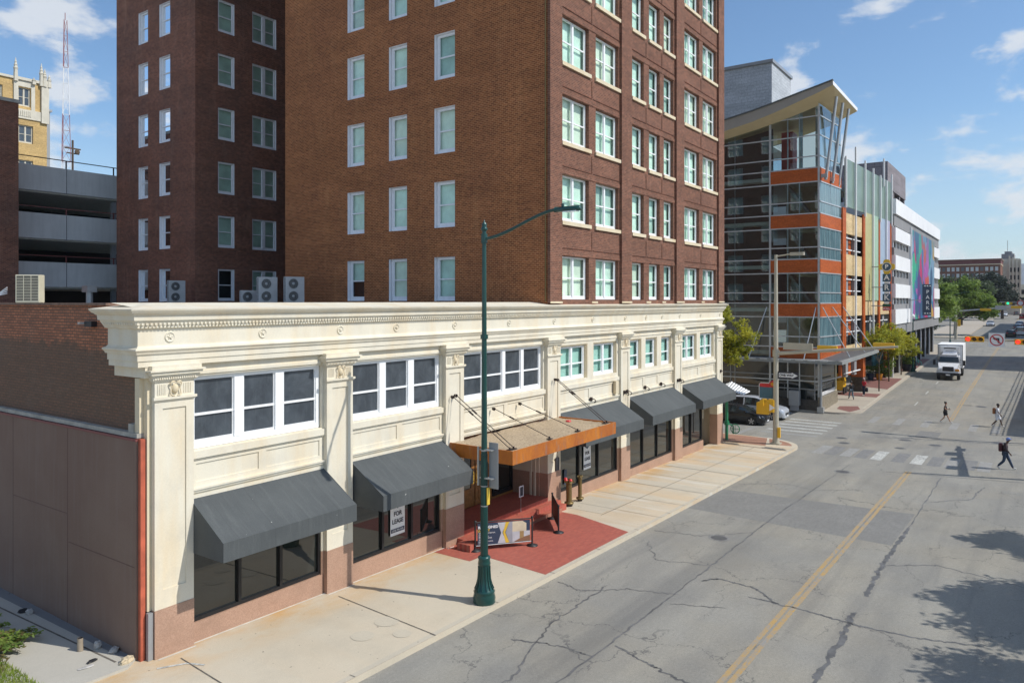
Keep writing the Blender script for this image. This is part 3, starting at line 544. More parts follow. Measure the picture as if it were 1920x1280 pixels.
for i in range(14):
    X,Y=7.0+rg.uniform(-.4,.25),2.7+rg.uniform(-.5,.5)
    stone((X,Y,G0(X)),rg.uniform(.03,.08),rg.uniform(.03,.06),rg.uniform(.02,.05),['stone_pale','stone_brown','sign_white'][i%3],'small mixed rubble fragment scattered where weeds meet grass','rubble','rubble',seed=20+i,group='rubble scattered in the weeds')

# ============================================================ CREAM STOREFRONT BUILDING
PX=[(9.4,10.39),(14.55,15.55),(19.85,20.85),(26.42,27.45),(33.14,34.12),(39.8,40.86),(46.55,47.55)]
T=thing('storefront_building','two storey cream terracotta storefront with pink granite base, running in front of the brick tower','building',(9.4,0,0))
F0=FY(0.); FW=FY(.15)
Wd=MB()   # main cream wall
GR=MB()   # granite
def pier(i,x0,x1):
    p=MB(); zb=1.28; 
    pn=(x0+.20,x1-.20,1.72,5.98)
    wallgrid(p,F0,x0,x1,zb,6.98,[pn],.035,0,d=0); p.quad(F0(pn[0],pn[2],-.035),F0(pn[1],pn[2],-.035),F0(pn[1],pn[3],-.035),F0(pn[0],pn[3],-.035))
    if i!=3 or True:
        p.box(x0,x0+.001,0,.5,zb,6.98); p.box(x1-.001,x1,0,.5,zb,6.98)
    fbox(p,F0,x0-.05,x1+.05,6.19,6.25,.0,.06); fbox(p,F0,x0-.03,x1+.03,6.16,6.19,.0,.035)
    for k in range(5):
        for s_ in (0,1): u=x0+.08+.045*k if s_==0 else x1-.08-.045*k; fbox(p,F0,u-.011,u+.011,6.31,6.55,0,.014)
    # cap
    for a,b,o_ in ((6.62,6.66,.04),(6.66,6.73,.07),(6.73,6.78,.10),(6.78,6.86,.15),(6.86,6.90,.20),(6.90,7.0,.13)): p.box(x0-o_,x1+o_,-o_,.5,a,b-.001)
    n=int((x1-x0+.1)/.055)
    for k in range(n): u=x0-.05+.055*(k+.5); fbox(p,F0,u-.016,u+.016,6.675,6.72,.06,.092)
    p.build('pier','cream',T)
    c=MB(); cx=(x0+x1)/2; prof=[(0.001,.07),(.04,.062),(.075,.035),(.085,0)]
    vs=[];fs=[];k=14
    for r,h in prof:
        for j in range(k): t=2*PI*j/k; vs.append((cx+r*math.cos(t),-.012-h,6.43+r*1.45*math.sin(t)))
    for q in range(3): fs+=[(q*k+j,q*k+(j+1)%k,(q+1)*k+(j+1)%k,(q+1)*k+j) for j in range(k)]
    c.add(vs,fs,0,True)
    for s_ in (-1,1):
        c.tube([(cx+s_*x,-.03-y,6.43+z) for x,y,z in ((.03,.03,.165),(.09,.045,.175),(.14,.03,.14),(.13,.03,.08),(.105,.02,.03),(.12,.02,-.05),(.135,.03,-.12),(.09,.03,-.16),(.03,.03,-.165))],[.018,.024,.022,.014,.012,.014,.02,.02,.014],6)
    c.build('cartouche','cream_warm',T)
    zg=gz((x0+x1)/2)-.3; q=MB(); q.box(x0,x1,-.012,.5,zg,1.278); q.build('pier_base','granite',T)
for i,(a,b) in enumerate(PX): pier(i,a,b)
# entablature swept round three sides
EN=MB(); prof=[(6.98,-.45),(6.98,-.012),(7.115,-.012),(7.12,.012),(7.27,.012),(7.275,.045),(7.32,.06),(7.37,.10),(7.40,.095),(7.43,.03),(7.47,.0),(7.86,.0),(7.875,.05),(7.93,.075),(8.02,.12),(8.055,.13),(8.06,.165),(8.18,.175),(8.185,.20),(8.225,.235),(8.23,.255),(8.29,.30),(8.325,.31),(8.47,-.75)]
XL,XR,YB=9.0,47.55,1.2
def ring(o): return [(XR+o,YB,),(XR+o,-o),(XL-o,-o),(XL-o,YB+o),(9.9,YB+o),(9.9,YB)]
pv=[]
for z,o in prof:
    o2=max(o,-.45); pv+= [(x,y,z) for x,y in [(XR+o,YB),(XR+o,-o),(XL-o,-o),(XL-o,YB+max(o,-.2)+.15),(XL+.9,YB+max(o,-.2)+.15)]]
k=5
EN.add(pv,[(j*k+i,j*k+i+1,(j+1)*k+i+1,(j+1)*k+i) for j in range(len(prof)-1) for i in range(k-1)])
EN.box(9.19,9.6,.03,1.42,6.72,6.979); EN.quad((9,0.3,8.37),(47,.3,8.37),(47,1.2,8.468),(9,1.2,8.468))
EN.build('entablature','cream',T)
bd=MB(); x=8.92
while x<47.55: bd.box(x,x+.055,-.125,-.06,7.955,8.0); x+=.105
y=-.0
while y<1.3: bd.box(8.87,8.93,y,y+.055,7.955,8.0); y+=.105
x=8.95
while x<47.5: bd.box(x,x+.05,-.085,-.04,7.885,7.93); x+=.09
bd.build('bead_moulding','cream',T)
for x in (9.77,12.36,15.05,17.4,20.32,23.62,26.94,30.28,33.59,35.99,38.02,40.46,43.67,47.01):
    c=MB(); cc=(x,-.0,7.66); c.lathe(cc,[(.125,0),(.125,-.02),(.113,-.032),(.10,-.02),(.092,-.010),(.0,-.010)],24,0,'y'); c.lathe((x,-.01,7.66),[(.035,0),(.035,-.025),(.02,-.035),(0,-.038)],10,0,'y')
    for j in range(5):
        t=2*PI*j/5+PI/2; c.lathe((x+.050*math.cos(t),-.010,7.66+.050*math.sin(t)),[(.022,0),(.019,-.012),(0,-.022)],8,0,'y')
    c.build('rosette','cream',T)
# bays
BAYS=[(10.39,14.55),(15.55,19.85),(20.85,26.42),(27.45,33.14),(34.12,39.8),(40.86,46.55)]
SILL=[.60,.54,None,.20,-.02,-.05]
SHOP_R=[14.47,19.75,None,33.05,39.72,44.45]
WINS=[[(10.42,14.5)],[(15.6,19.8)],[(20.95,26.3)],[(27.6,30.05),(30.62,32.95)],[(34.25,35.75),(36.25,37.7),(38.25,39.65)],[(41.0,43.45),(43.98,46.35)]]
wi=0
for i,(a,b) in enumerate(BAYS):
    big=i<3
    ops=[(u,v,(4.84 if big else 5.0),(6.66 if big else 6.58)) for u,v in WINS[i]]
    wb=MB()
    # upper wall with panels
    np_=len(WINS[i]) if i==4 else 2; pans=[]; pw=(b-a-.30)/np_
    for k in range(np_): pans.append((a+.15+pw*k+(.12 if k else .0),a+.15+pw*(k+1)-(.12 if k<np_-1 else 0.),4.05,4.50))
    wallgrid(wb,FW,a,b,3.66,7.0,ops,.30,0,d=0) if False else None
    wallgrid(wb,FW,a,b,3.66,7.0,ops+pans,.26,0,d=0)
    for p in pans: wb.quad(FW(p[0],p[2],-.03),FW(p[1],p[2],-.03),FW(p[1],p[3],-.03),FW(p[0],p[3],-.03))
    fbox(wb,FW,a,b,3.66,3.74,0,.03); fbox(wb,FW,a,b,3.80,3.86,0,.05); fbox(wb,FW,a,b,3.86,3.91,0,.085)
    fbox(wb,FW,a+.002,b-.002,4.64,4.82,0,.07); fbox(wb,FW,a+.002,b-.002,4.60,4.64,0,.035)      # sill course
    fbox(wb,FW,a+.002,b-.002,6.71,6.79,0,.035)
    wb.build('bay_wall','cream',T)
    for (u,v,z0,z1) in ops:
        if big:
            n=4 if i==2 else 3; window(FW,u+.02,v-.02,z0+.01,z1-.0,-.11,T,cols=n,rows=(.46,),frame='white',glass='glass_up',back=None,fw=.11,mull=.14 if i<2 else .10,name='upper_window')
        else:
            t=MB(); 
            for q in (0,1): e=.045*q; fbox(t,FW,u+e,u+e+.04,z0,z1,-.12-.03*q,-.02-.05*q); fbox(t,FW,v-e-.04,v-e,z0,z1,-.12-.03*q,-.02-.05*q); fbox(t,FW,u+e,v-e,z1-e-.04,z1-e,-.12-.03*q,-.021-.05*q)
            t.build('window_surround','cream_warm',T)
            window(FW,u+.09,v-.09,z0+.01,z1-.09,-.14,T,cols=2 if v-u>2 else 1,rows=(.47,),frame='white',glass='glass_teal',back='blind_teal',fw=.08,mull=.07,name='upper_window')
    if i==2: continue
    # storefront
    sr=SHOP_R[i]; z0=SILL[i]
    bk=MB(); zg=gz((a+b)/2)-.4; bk.box(a,sr+.06,.14,.42,zg,z0-.003); bk.box(a,a+.05,.14,.40,z0,1.27); 
    if i<5: bk.box(sr,b,.14,.40,z0-.003,1.27)
    bk.build('bulkhead','granite',T)
    cw=MB(); cw.box(a,a+.05,.14,.40,1.272,3.66); cw.build('storefront_jamb','cream',T); cw=MB(); cw.box(sr,b if i<5 else sr+.05,.14,.40,1.272,3.66); cw.build('storefront_jamb','cream',T)
    window(FY(.15),a+.05,sr,z0,3.66,-.05,T,cols=3 if i<5 else 2,rows=(),frame='black_metal',glass='glass_shop',back=None,fw=.07,mull=.045,name='storefront_window')
    if i==5:
        bk=MB(); bk.box(44.51,46.55,1.3,1.4,-1.2,.1); bk.box(44.51,44.6,.42,1.3,-1.2,.1); bk.build('recess_base','granite',T)
        bk=MB(); bk.box(44.51,46.55,1.3,1.4,.1,3.7); bk.box(44.51,44.6,.42,1.3,.1,3.7); bk.box(44.45,46.55,.15,1.4,3.60,3.657); bk.build('recess_wall','cream_warm',T)
# core, roof, side wall
co=MB(); co.box(10.4,20.7,.95,1.3,-.6,7.0); co.box(26.6,44.3,.95,1.25,-1.5,7.0); co.box(44.3,46.4,1.45,1.6,-1.5,7.0); co.box(10.4,46.4,.9,1.4,3.7,7.02); co.build('core_wall','interior',T)
co=MB(); co.quad((9.6,1.2,8.40),(47.4,1.2,8.40),(47.4,27,8.40),(9.6,27,8.40)); co.quad((9.6,27,8.40),(26.2,27,8.40),(26.2,39.5,8.40),(9.6,39.5,8.40)); co.build('roof','roof_grey',T)
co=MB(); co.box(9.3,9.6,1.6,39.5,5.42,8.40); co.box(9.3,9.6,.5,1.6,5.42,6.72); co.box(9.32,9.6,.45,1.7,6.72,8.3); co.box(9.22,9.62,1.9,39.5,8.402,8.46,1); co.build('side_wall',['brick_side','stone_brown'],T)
co=MB(); co.box(47.2,47.5,.5,27,-1.5,8.4); co.build('far_side_wall','cream',T)
co=MB(); co.box(9.12,9.3,.30,39.5,-.3,5.24); co.build('side_cladding','plum',T)
for y in (3.65,6.92,10.2,13.5): co=MB(); co.box(9.117,9.1205,y,y+.018,.2,5.24); co.build('cladding_joint','joint_plum',T)
co=MB(); co.box(9.117,9.12,3.7,6.9,3.02,3.035); co.build('cladding_joint','joint_plum',T); co=MB(); co.box(9.117,9.12,.35,3.6,2.30,2.315); co.build('cladding_joint','joint_plum',T)
co=MB(); co.box(9.14,9.3,.30,39.5,5.315,5.418); co.box(9.16,9.3,.5,.72,5.42,5.62); co.build('parge_band','grey_band',T)
co=MB(); co.box(9.10,9.3,.28,39.5,5.242,5.30); co.build('capping_strip','dark_red',T)
co=MB(); co.box(9.16,9.27,.17,.27,.12,5.30); co.build('corner_post','red_trim',T)
co=MB(); co.box(9.27,9.39,.04,.14,.05,1.25,0); co.box(9.30,9.398,.14,.5,-.2,1.27,1); co.box(9.30,9.398,.14,.5,1.27,6.72,2); co.box(9.2,9.3,.3,.5,5.42,6.7,2); co.build('corner_return',['steel','black_iron','cream_warm'],T)
# little wall lamp on the side wall
co=MB(); co.box(9.05,9.3,2.9,2.98,7.92,7.98,0); co.box(9.16,9.3,2.5,2.86,7.86,8.0,1); co.build('wall_lamp',['stone_pale','black'],T)
# entrance: landing, steps, doors
zf=.30
e=MB(); e.box(20.85,26.42,-.02,1.75,-1.0,zf); e.box(20.45,26.9,-.36,-.022,-1,zf-.17); e.box(20.1,26.42,-.70,-.362,-1,zf-.34); e.box(20.0,20.55,-.95,-.37,-1,.16); e.box(26.2,26.9,-.62,-.37,-1.,.02); e.build('entrance_steps','redtile',T)
e=MB(); e.box(20.80,20.86,.4,1.75,zf,1.28,0); e.box(20.80,20.86,.4,1.75,1.28,3.66,1); e.box(26.36,26.43,.4,1.75,zf,1.28,0); e.box(26.36,26.43,.4,1.75,1.28,3.66,1); e.box(20.86,26.36,.15,1.75,3.6,3.658,1)
for y in (.55,.75): e.box(26.32,26.36,y,y+.1,zf,3.6,1)
wallgrid(e,FX(26.358),.9,1.6,1.5,3.3,[(1.0,1.5,1.7,3.0)],.0,1)
e.build('entrance_lining',['granite','cream'],T)
e=MB(); e.box(21.0,26.36,1.75,1.85,zf,3.6); e.build('entrance_back_wall','wood',T)
d=MB()
for x0 in (21.2,22.25,):
    pass
dr=MB(); FD=FY(1.75)
for x0,x1 in ((22.55,23.62),(23.68,24.75)):
    q=MB(); wallgrid(q,FD,x0,x1,zf,2.95,[(x0+.2,x1-.2,zf+.75,2.75)],.05,0,d=.05); fbox(q,FD,x0,x1,zf,zf+.02,0,.05); fbox(q,FD,x0+.2,x1-.2,zf+.2,zf+.6,.05,.065)
    do=q.build('door','wood',T); q=MB(); q.quad(FD(x0+.2,zf+.75,.02),FD(x1-.2,zf+.75,.02),FD(x1-.2,2.75,.02),FD(x0+.2,2.75,.02)); q.build('door_glass','glass_shop',do)
    q=MB(); hx=x1-.1 if x0<23 else x0+.1; q.cyl((hx,1.62,1.25),(hx,1.62,1.65),.02); q.box(hx-.04,hx+.04,1.68,1.70,1.2,1.7); q.cyl((hx,1.62,1.3),(hx,1.7,1.3),.015); q.cyl((hx,1.62,1.6),(hx,1.7,1.6),.015); q.build('door_handle','brass_bright',do)
text('T',.36,(23.08,1.735,2.42),(1,0,0),(0,0,1),'sign_white',T,bold=.01); text('&',.2,(23.08,1.735,2.18),(1,0,0),(0,0,1),'sign_white',T)
for x0,x1,a_,b_ in ((20.9,22.45,zf+.15,3.55),(24.85,26.25,zf+.12,3.5)): window(FD,x0,x1,a_,b_,.08,T,cols=1,rows=(),frame='black_metal',glass='glass_shop',back=None,fw=.07,name='entrance_side_window')
window(FD,22.5,24.8,3.02,3.55,.08,T,cols=2,rows=(),frame='wood',glass='glass_shop',back=None,fw=.05,mull=.03,name='transom_window')
# awnings
def awn(a,b,zt,seedv):
    o=MB(); pr=1.22; yw=.13; y=-pr; zt2=2.83; zb=2.37
    F=[(a,yw,zt),(b,yw,zt),(b,y,zt2),(a,y,zt2)]; nx,ny=14,8; vs=[]; rg=random.Random(seedv)
    for j in range(ny+1):
        for i_ in range(nx+1):
            u,v=i_/nx,j/ny; sag=-.018*math.sin(v*PI)*(1-.6*abs(math.cos(u*PI*4)))
            vs.append((a+(b-a)*u,yw+(y-yw)*v,zt+(zt2-zt)*v+sag))
    o.add(vs,[(j*(nx+1)+i_,j*(nx+1)+i_+1,(j+1)*(nx+1)+i_+1,(j+1)*(nx+1)+i_) for j in range(ny) for i_ in range(nx)],0,True)
    o.box(a,b,y-.012,y,zb,zt2); 
    for x in (a,b-.012): o.prism([(yw,zt),(y,zt2),(y,zb),(yw,zb)],lambda u,v,e_:(e_,u,v),x,x+.012)
    ob=o.build('awning','awning',T)
    fr=MB()
    for x in (a+.04,b-.04): fr.tube([(x,yw,zt-.05),(x,y+.04,zt2-.03)],.018,6); fr.tube([(x,y+.04,zb+.03),(x,yw,zb+.03)],.018,6)
    fr.tube([(a+.04,y+.04,zb+.03),(b-.04,y+.04,zb+.03)],.018,6); fr.build('awning_frame','galv',ob)
for (a,b),sd_ in zip(((10.38,14.56),(15.6,19.82),(27.5,33.12),(34.15,39.78),(40.9,46.52)),range(5)): awn(a,b,3.66,sd_)
# steel canopy over the entrance
Cn=MB(); X0,X1,Y0,Y1,ZT,ZB=20.02,27.32,-2.72,-.03,3.58,3.12
Cn.box(X0,X1,Y0,Y0+.05,ZB,ZT); Cn.box(X0,X0+.05,Y0+.05,Y1,ZB,ZT); Cn.box(X1-.05,X1,Y0+.05,Y1,ZB,ZT); 
cn=Cn.build('entrance_canopy','rust',T,label='weathered orange steel canopy edge')
q=MB(); nx,ny=40,16; vs=[]; rg=random.Random(3)
for j in range(ny+1):
    for i_ in range(nx+1): vs.append((X0+.05+(X1-X0-.1)*i_/nx,Y0+.05+(.14-Y0-.05)*j/ny,3.525+rg.uniform(-.012,.012)+.02*math.sin(i_*.7)*math.sin(j*.9)))
q.add(vs,[(j*(nx+1)+i_,j*(nx+1)+i_+1,(j+1)*(nx+1)+i_+1,(j+1)*(nx+1)+i_) for j in range(ny) for i_ in range(nx)],0,True); q.build('canopy_roof','gravel',cn)
q=MB(); q.box(X0+.05,X1-.05,Y0+.05,Y1+.02,3.2,3.26); q.build('canopy_soffit','wood',cn)
q=MB(); q.lathe((26.6,-.9,3.53),[(.0,.06),(.11,.055),(.12,.0)],10); q.build('red_cap','red',cn)
for ax,az,yy,tx in ((20.08,5.17,-.03,20.28),(20.26,5.2,-.03,20.5),(22.67,4.44,.10,22.75),(24.41,4.44,.10,24.75),(26.85,5.2,-.03,26.9),(27.03,5.17,-.03,27.1)):
    q=MB(); p0=Vector((ax,yy-.12,az)); p1=Vector((tx,Y0+.3,3.60)); q.cyl(p0,p1,.014,n=8); c=p0.lerp(p1,.28); c2=p0.lerp(p1,.36); q.cyl(c,c2,.032,n=8)
    q.lathe((ax,yy-.04,az),[(.05,-.05),(.05,.02)],12,0,'y'); q.tube([(ax,yy-.0,az-.03),(ax,yy-.1,az-.06),(ax,yy-.16,az),(ax,yy-.12,az+.05)],.016,6); q.box(tx-.09,tx+.09,Y0+.22,Y0+.38,3.545,3.575); q.cyl((tx,Y0+.3,3.55),(tx,Y0+.3,3.64),.03,n=8)
    q.build('tie_rod','black_iron',cn)
for x,z,y in ((30.26,3.99,.05),(33.5,3.99,-.03),(33.8,4.0,-.03),(36.04,3.99,.05),(38.06,3.99,.05),(40.2,4.0,-.03),(40.5,4.0,-.03),(47.2,4.0,-.03)):
    q=MB(); q.box(x-.07,x+.07,y-.02,y+.06,z-.08,z+.09); q.tube([(x,y,z),(x,y-.1,z+.02),(x,y-.2,z-.02),(x,y-.22,z-.1),(x,y-.14,z-.14)],.022,7); q.build('anchor_hook','black_iron',T)
q=MB(); q.box(32.55,32.85,-.02,.12,4.0,4.62); q.build('alarm_box','cream_warm',T)

# ============================================================ BRICK TOWER
H=thing('brick_tower','tall brown brick hotel tower with pale sash windows rising behind the cream storefront','building',(26.45,0,8.4))
ZT=47.; FL=[8.58]+[11.99+3.445*i for i in range(11)]
FF=FY(.02); COLS=[(27.62,29.95,2),(30.6,32.9,2),(34.4,35.75,1),(36.4,37.75,1),(38.3,39.6,1),(41.15,43.5,2),(44.1,46.4,2)]
ops=[(a,b,z+(0 if i else 0),z+(2.03 if i else 1.90)) for i,z in enumerate(FL) if z+2.1<ZT for a,b,_ in COLS]
q=MB(); wallgrid(q,FF,26.45,47.56,8.30,ZT,ops,.32,0); q.build('front_wall','brick_front',H)
q=MB()
for a,b in ((26.45,27.42),(33.02,34.12),(39.78,40.90),(46.56,47.55)): fbox(q,FF,a,b,8.42,ZT,.002,.13)
q.build('pilaster','brick_front',H)
q=MB()
for i,z in enumerate(FL[:8]):
    top=z+(2.03 if i else 1.9)
    for (a,b) in ((27.42,33.02),(34.12,39.78),(40.90,46.56)):
        fbox(q,FF,a,b,top+.02,top+.22,.002,.022)
        cs=[c for c in COLS if a<c[0]<b]
        for c in cs: fbox(q,FF,c[0]-.25,c[1]+.3,top+.34,top+.37,.002,.03); fbox(q,FF,c[1]+.26,c[1]+.29,top+.37,top+1.15,.002,.03)
q.build('spandrel_moulding','brick_front',H)
q=MB()
for a,b in ((26.45,27.42),(30.0,30.55),(33.02,34.12),(35.8,36.35),(37.8,38.25),(39.78,40.90),(43.55,44.05),(46.56,47.55)): fbox(q,FF,a,b,8.42,8.50,.132,.15)
q.build('plinth_course','cream_warm',H)
for i,z in enumerate(FL[:6]):
    for a,b,n in COLS:
        wo=window(FF,a+.02,b-.02,z+.01,z+(2.02 if i else 1.89),-.17,H,cols=n,rows=(.5,),frame='white',glass='glass',back='blind',fw=.07,mull=.06)
        if i: q=MB(); fbox(q,FF,a-.1,b+.12,z-.17,z-.005,.002,.09); q.build('sill','cream_warm',wo)
FS=FX(26.45); SC=[(5.06,6.3),(8.05,9.25),(10.98,12.2)]
ops=[(a,b,z-.06,z+(2.07 if i else 1.98)) for i,z in enumerate(FL) if z+2.1<ZT for a,b in SC]
q=MB(); wallgrid(q,FS,.03,17.2,8.30,ZT,ops,.32,0,rmi=1); q.quad((26.45,17.2,8.3),(36,17.2,8.3),(36,17.2,ZT),(26.45,17.2,ZT)); q.build('side_wall',['brick','white_dull'],H)
for i,z in enumerate(FL[:6]):
    for j,(a,b) in enumerate(SC):
        window(FS,a+.02,b-.02,z-.05,z+(2.06 if i else 1.97),-.17,H,cols=1,rows=(.5,),frame='white_dull',glass='glass',back='blind',fw=.11,gap=.1,backd=.5 if (i==0 and j==2) else None)
FWg=FY(25.9); WC=[(28.02,29.2,1),(30.55,32.45,2)]
ops=[(a,b,z-.05,z+1.98) for i,z in enumerate(FL) if z+2.1<ZT for a,b,_ in WC]
q=MB(); wallgrid(q,FWg,26.45,36,8.30,ZT,ops,.3,0,rmi=1); q.build('light_well_wall',['brick_dark','white_dull'],H)
for i,z in enumerate(FL[:7]):
    for j,(a,b,n) in enumerate(WC): window(FWg,a+.02,b-.02,z-.04,z+1.97,-.08,H,cols=n,rows=(.5,),frame='white_dull',glass='glass',back=None if (i==0 and j==0) else 'blind2',fw=.09,mull=.12,gap=.1)
FWl=FX(26.452); LC=[(28.72,29.98),(31.38,32.55)]
ops=[(a,b,z-.1,z+2.02) for i,z in enumerate(FL) if z+2.1<ZT for a,b in LC]
q=MB(); wallgrid(q,FWl,25.9,35.45,8.30,ZT,ops,.32,0,rmi=1); q.build('wing_wall',['brick_dark','white_dull'],H)
for i,z in enumerate(FL[:7]):
    for j,(a,b) in enumerate(LC): window(FWl,a+.02,b-.02,z-.08,z+2.0,-.14,H,cols=1,rows=(.5,),frame='white_dull',glass='glass',back='blind2',fw=.1,gap=.1)
# rear and far faces, core, roof
q=MB(); q.box(27.2,46.6,.6,16.6,8.45,ZT-.1); q.box(34.5,46.6,16.6,25,8.3,ZT-.1); q.box(27.2,46.6,26.8,34.8,8.3,ZT-.1); q.build('core','interior',H)
q=MB(); q.quad((26.4,0,ZT),(47.6,0,ZT),(47.6,35.5,ZT),(26.4,35.5,ZT)); q.quad((26.45,35.45,8.3),(47.56,35.45,8.3),(47.56,35.45,ZT),(26.45,35.45,ZT)); q.build('tower_roof','roof_grey',H)
FE=FXP(47.56); EC=[(2,3.9),(5.2,6.6),(8,9.9),(12,13.9),(15.4,17.3),(20,21.9),(23.4,25.3),(28,29.9),(31.6,33.4)]
ops=[(a,b,z,z+2.03) for i,z in enumerate(FL) if z+2.1<ZT for a,b in EC]
q=MB(); wallgrid(q,FE,.0,35.45,8.30,ZT,ops,.25,0); q.build('far_wall','brick_front',H)
q=MB()
for a,b,z0,z1 in ops:
    for u0,u1,za,zb in ((a,a+.12,z0,z1),(b-.12,b,z0,z1),((a+b)/2-.07,(a+b)/2+.07,z0,z1),(a,b,z0,z0+.1),(a,b,z1-.1,z1),(a,b,(z0+z1)/2-.05,(z0+z1)/2+.05)): fbox(q,FE,u0,u1,za,zb,-.22,-.15)
    q.quad(FE(a,z0,-.23),FE(b,z0,-.23),FE(b,z1,-.23),FE(a,z1,-.23),1)
q.build('far_windows',['white','blind'],H)['kind']='stuff'
# drain pipe at the corner of the side wall
q=MB(); q.cyl((26.40,.10,8.5),(26.40,.10,ZT),.03,n=8); q.build('downpipe','brass',H)

# roof equipment
def condenser(loc,rz,label,fans=2,h=1.36,w_=.95,dp=.42,group=None,grille=True):
    t=thing('air_conditioner',label,'air conditioner',loc,rz,group); cm=plain('condenser_paint',(.50,.50,.49) if fans else (.62,.58,.44),.5,var=.08); b=MB(); b.box(-w_/2,w_/2,-dp/2,dp/2,.05,h); b.box(-w_/2+.05,-w_/2+.13,-dp/2,dp/2,0,.05); b.box(w_/2-.13,w_/2-.05,-dp/2,dp/2,0,.05); b.build('casing',cm,t,bevel=.015,local=True)
    for k in range(fans):
        zc=h*(.27+.47*k) if fans==2 else h*.5; g_=MB(); g_.lathe((-.1,-dp/2-.002,zc),[(.27,-.03),(.25,-.035),(.25,.0)],24,0,'y'); g_.lathe((-.1,-dp/2-.006,zc),[(.0,-.03),(.07,-.03),(.08,-.01)],12,0,'y')
        for r in (.11,.15,.19,.23): g_.lathe((-.1,-dp/2-.006,zc),[(r-.004,-.02),(r+.004,-.02)],24,0,'y')
        g_.lathe((-.1,-dp/2-.003,zc),[(0,0),(.25,0)],24,1,'y'); g_.build('fan_grille',['galv','black'],t,local=True)
    g_=MB()
    for k in range(16):
        z=.12+(h-.2)*k/16; g_.box(-w_/2-.012,-w_/2-.002,-dp/2+.03,dp/2-.03,z,z+.022)
    for k in range(4): y=-dp/2+.04+(dp-.08)*k/3; g_.box(-w_/2-.014,-w_/2-.003,y-.012,y+.012,.12,h-.06)
    g_.box(-w_/2-.003,-w_/2-.0005,-dp/2+.03,dp/2-.03,.12,h-.06,1); g_.build('side_grille',[cm,'black'],t,local=True); return t
condenser((24.9,14.5,8.40),-.35,'double fan condenser standing nearest the light well, right one of the pair','2' and 2)
condenser((24.3,15.9,8.40),-.35,'double fan condenser half hidden behind its twin, left one of the pair')
condenser((24.1,17.2,8.40),-.35,'small single fan condenser at the left end of the roof pair',fans=1,h=.68,w_=.8)
condenser((25.2,25.9,8.40),-.25,'double fan condenser standing against the brick wing under its windows')
t=condenser((16.5,24.2,8.40),.75,'cream condenser with open side grille at the far left of the roof',fans=0,h=1.42,w_=.55,dp=1.1)
q=MB()
for k in range(4): q.tube([(15.9,25.3,8.9+.1*k),(15.6,26,8.75),(15.4,26.8,8.42)],.025,6)
tag(q.build('refrigerant_pipes','sign_white'),'bundle of pale pipes running down beside the leftmost condenser','pipes')
q=MB(); q.cyl((20,25.6,8.4),(20,25.6,9.0),.17,n=14); q.box(19.75,20.25,25.3,25.9,9.0,9.36,0); q.box(19.7,20.3,25.25,25.95,9.05,9.08); q.box(19.7,20.3,25.25,25.95,9.3,9.33)
o=q.build('roof_vent','galv'); tag(o,'grey metal vent stack with louvred square head on the roof','vent')

# ============================================================ buildings on the left
B=thing('dark_brick_building','dark brown brick building with flat top at the far left edge','building',(15,38,0)); q=MB(); q.box(0,21.36,38,60,0,21.5); q.build('wall','brick_dark',B); q=MB(); q.box(-.1,21.42,37.9,60,21.5,21.72); q.build('coping','grey_band',B)
B=thing('parking_garage','open deck parking garage with blue grey concrete parapets left of the tower','building',(24,40,0))
for z0,z1 in ((16.2,17.95),(12.9,14.65),(9.52,11.26),(6.2,7.9)):
    q=MB(); q.box(18,40,40,40.25,z0,z1); 
    for x in (21.4,25.2,29,33): q.box(x,x+.03,39.985,40,z0,z1,1)
    q.build('parapet',['grey_panel','interior'],B)
q=MB()
for z in (16.1,12.8,9.4): q.box(18,40,40.3,60,z,z+.25)
q.build('deck','floorslab',B); q=MB(); q.box(18,40,52,52.2,0,16.1); q.build('back_wall','interior',B)
for z in (17.95,14.65,11.26):
    q=MB()
    for x in [18.5+3.35*k for k in range(7)]: q.box(x,x+.08,40.1,40.16,z,z+.62 if z>17 else z+.5)
    q.box(18,40,40.1,40.15,z+.56 if z>17 else z+.42,z+.62 if z>17 else z+.48); q.build('guard_rail','black_metal' if z>17 else 'dark_red',B)
q=MB()
for x in (32.6,): q.box(28.6,28.9,40.35,40.65,6,16)
q.build('column','conc_grey',B)
B=thing('gothic_tower','yellow brick and white terracotta gothic tower with spiky pinnacles at upper left','building',(48,90,0))
xs=(36,44.95); q=MB(); Fg=FY(90)
wallgrid(q,Fg,30,44.95,0,37.0,[(41.55,43.0,33.6,36.0) ,(38.3,39.8,33.6,35.8),(41.6,43.3,28.9,31.2),(41.6,43.3,24.4,26.7),(38.2,39.8,24.4,26.7),(38.2,39.8,28.9,31.2)],.4); q.box(30.5,44.9,91,100,0,36.9,0); q.quad((44.95,90,0),(44.95,100,0),(44.95,100,37),(44.95,90,37)); q.build('wall','yellow_brick',B)
q=MB(); fbox(q,Fg,41.0,45.0,32.0,33.2,0,.15); fbox(q,Fg,41.0,45.05,36.9,37.25,0,.25); fbox(q,Fg,41,41.5,32,37,0,.2); fbox(q,Fg,43.05,43.5,33.2,37,0,.1); fbox(q,Fg,44.2,45.1,31.8,37.4,0,.3); fbox(q,Fg,30,41,36.9,37.2,0,.2); fbox(q,Fg,41.5,43.05,36.1,37,0,.05)
for k in range(7): fbox(q,Fg,41.55+.22*k,41.68+.22*k,32.3,33.0,.15,.22)
q.build('terracotta_trim','terracotta_white',B)
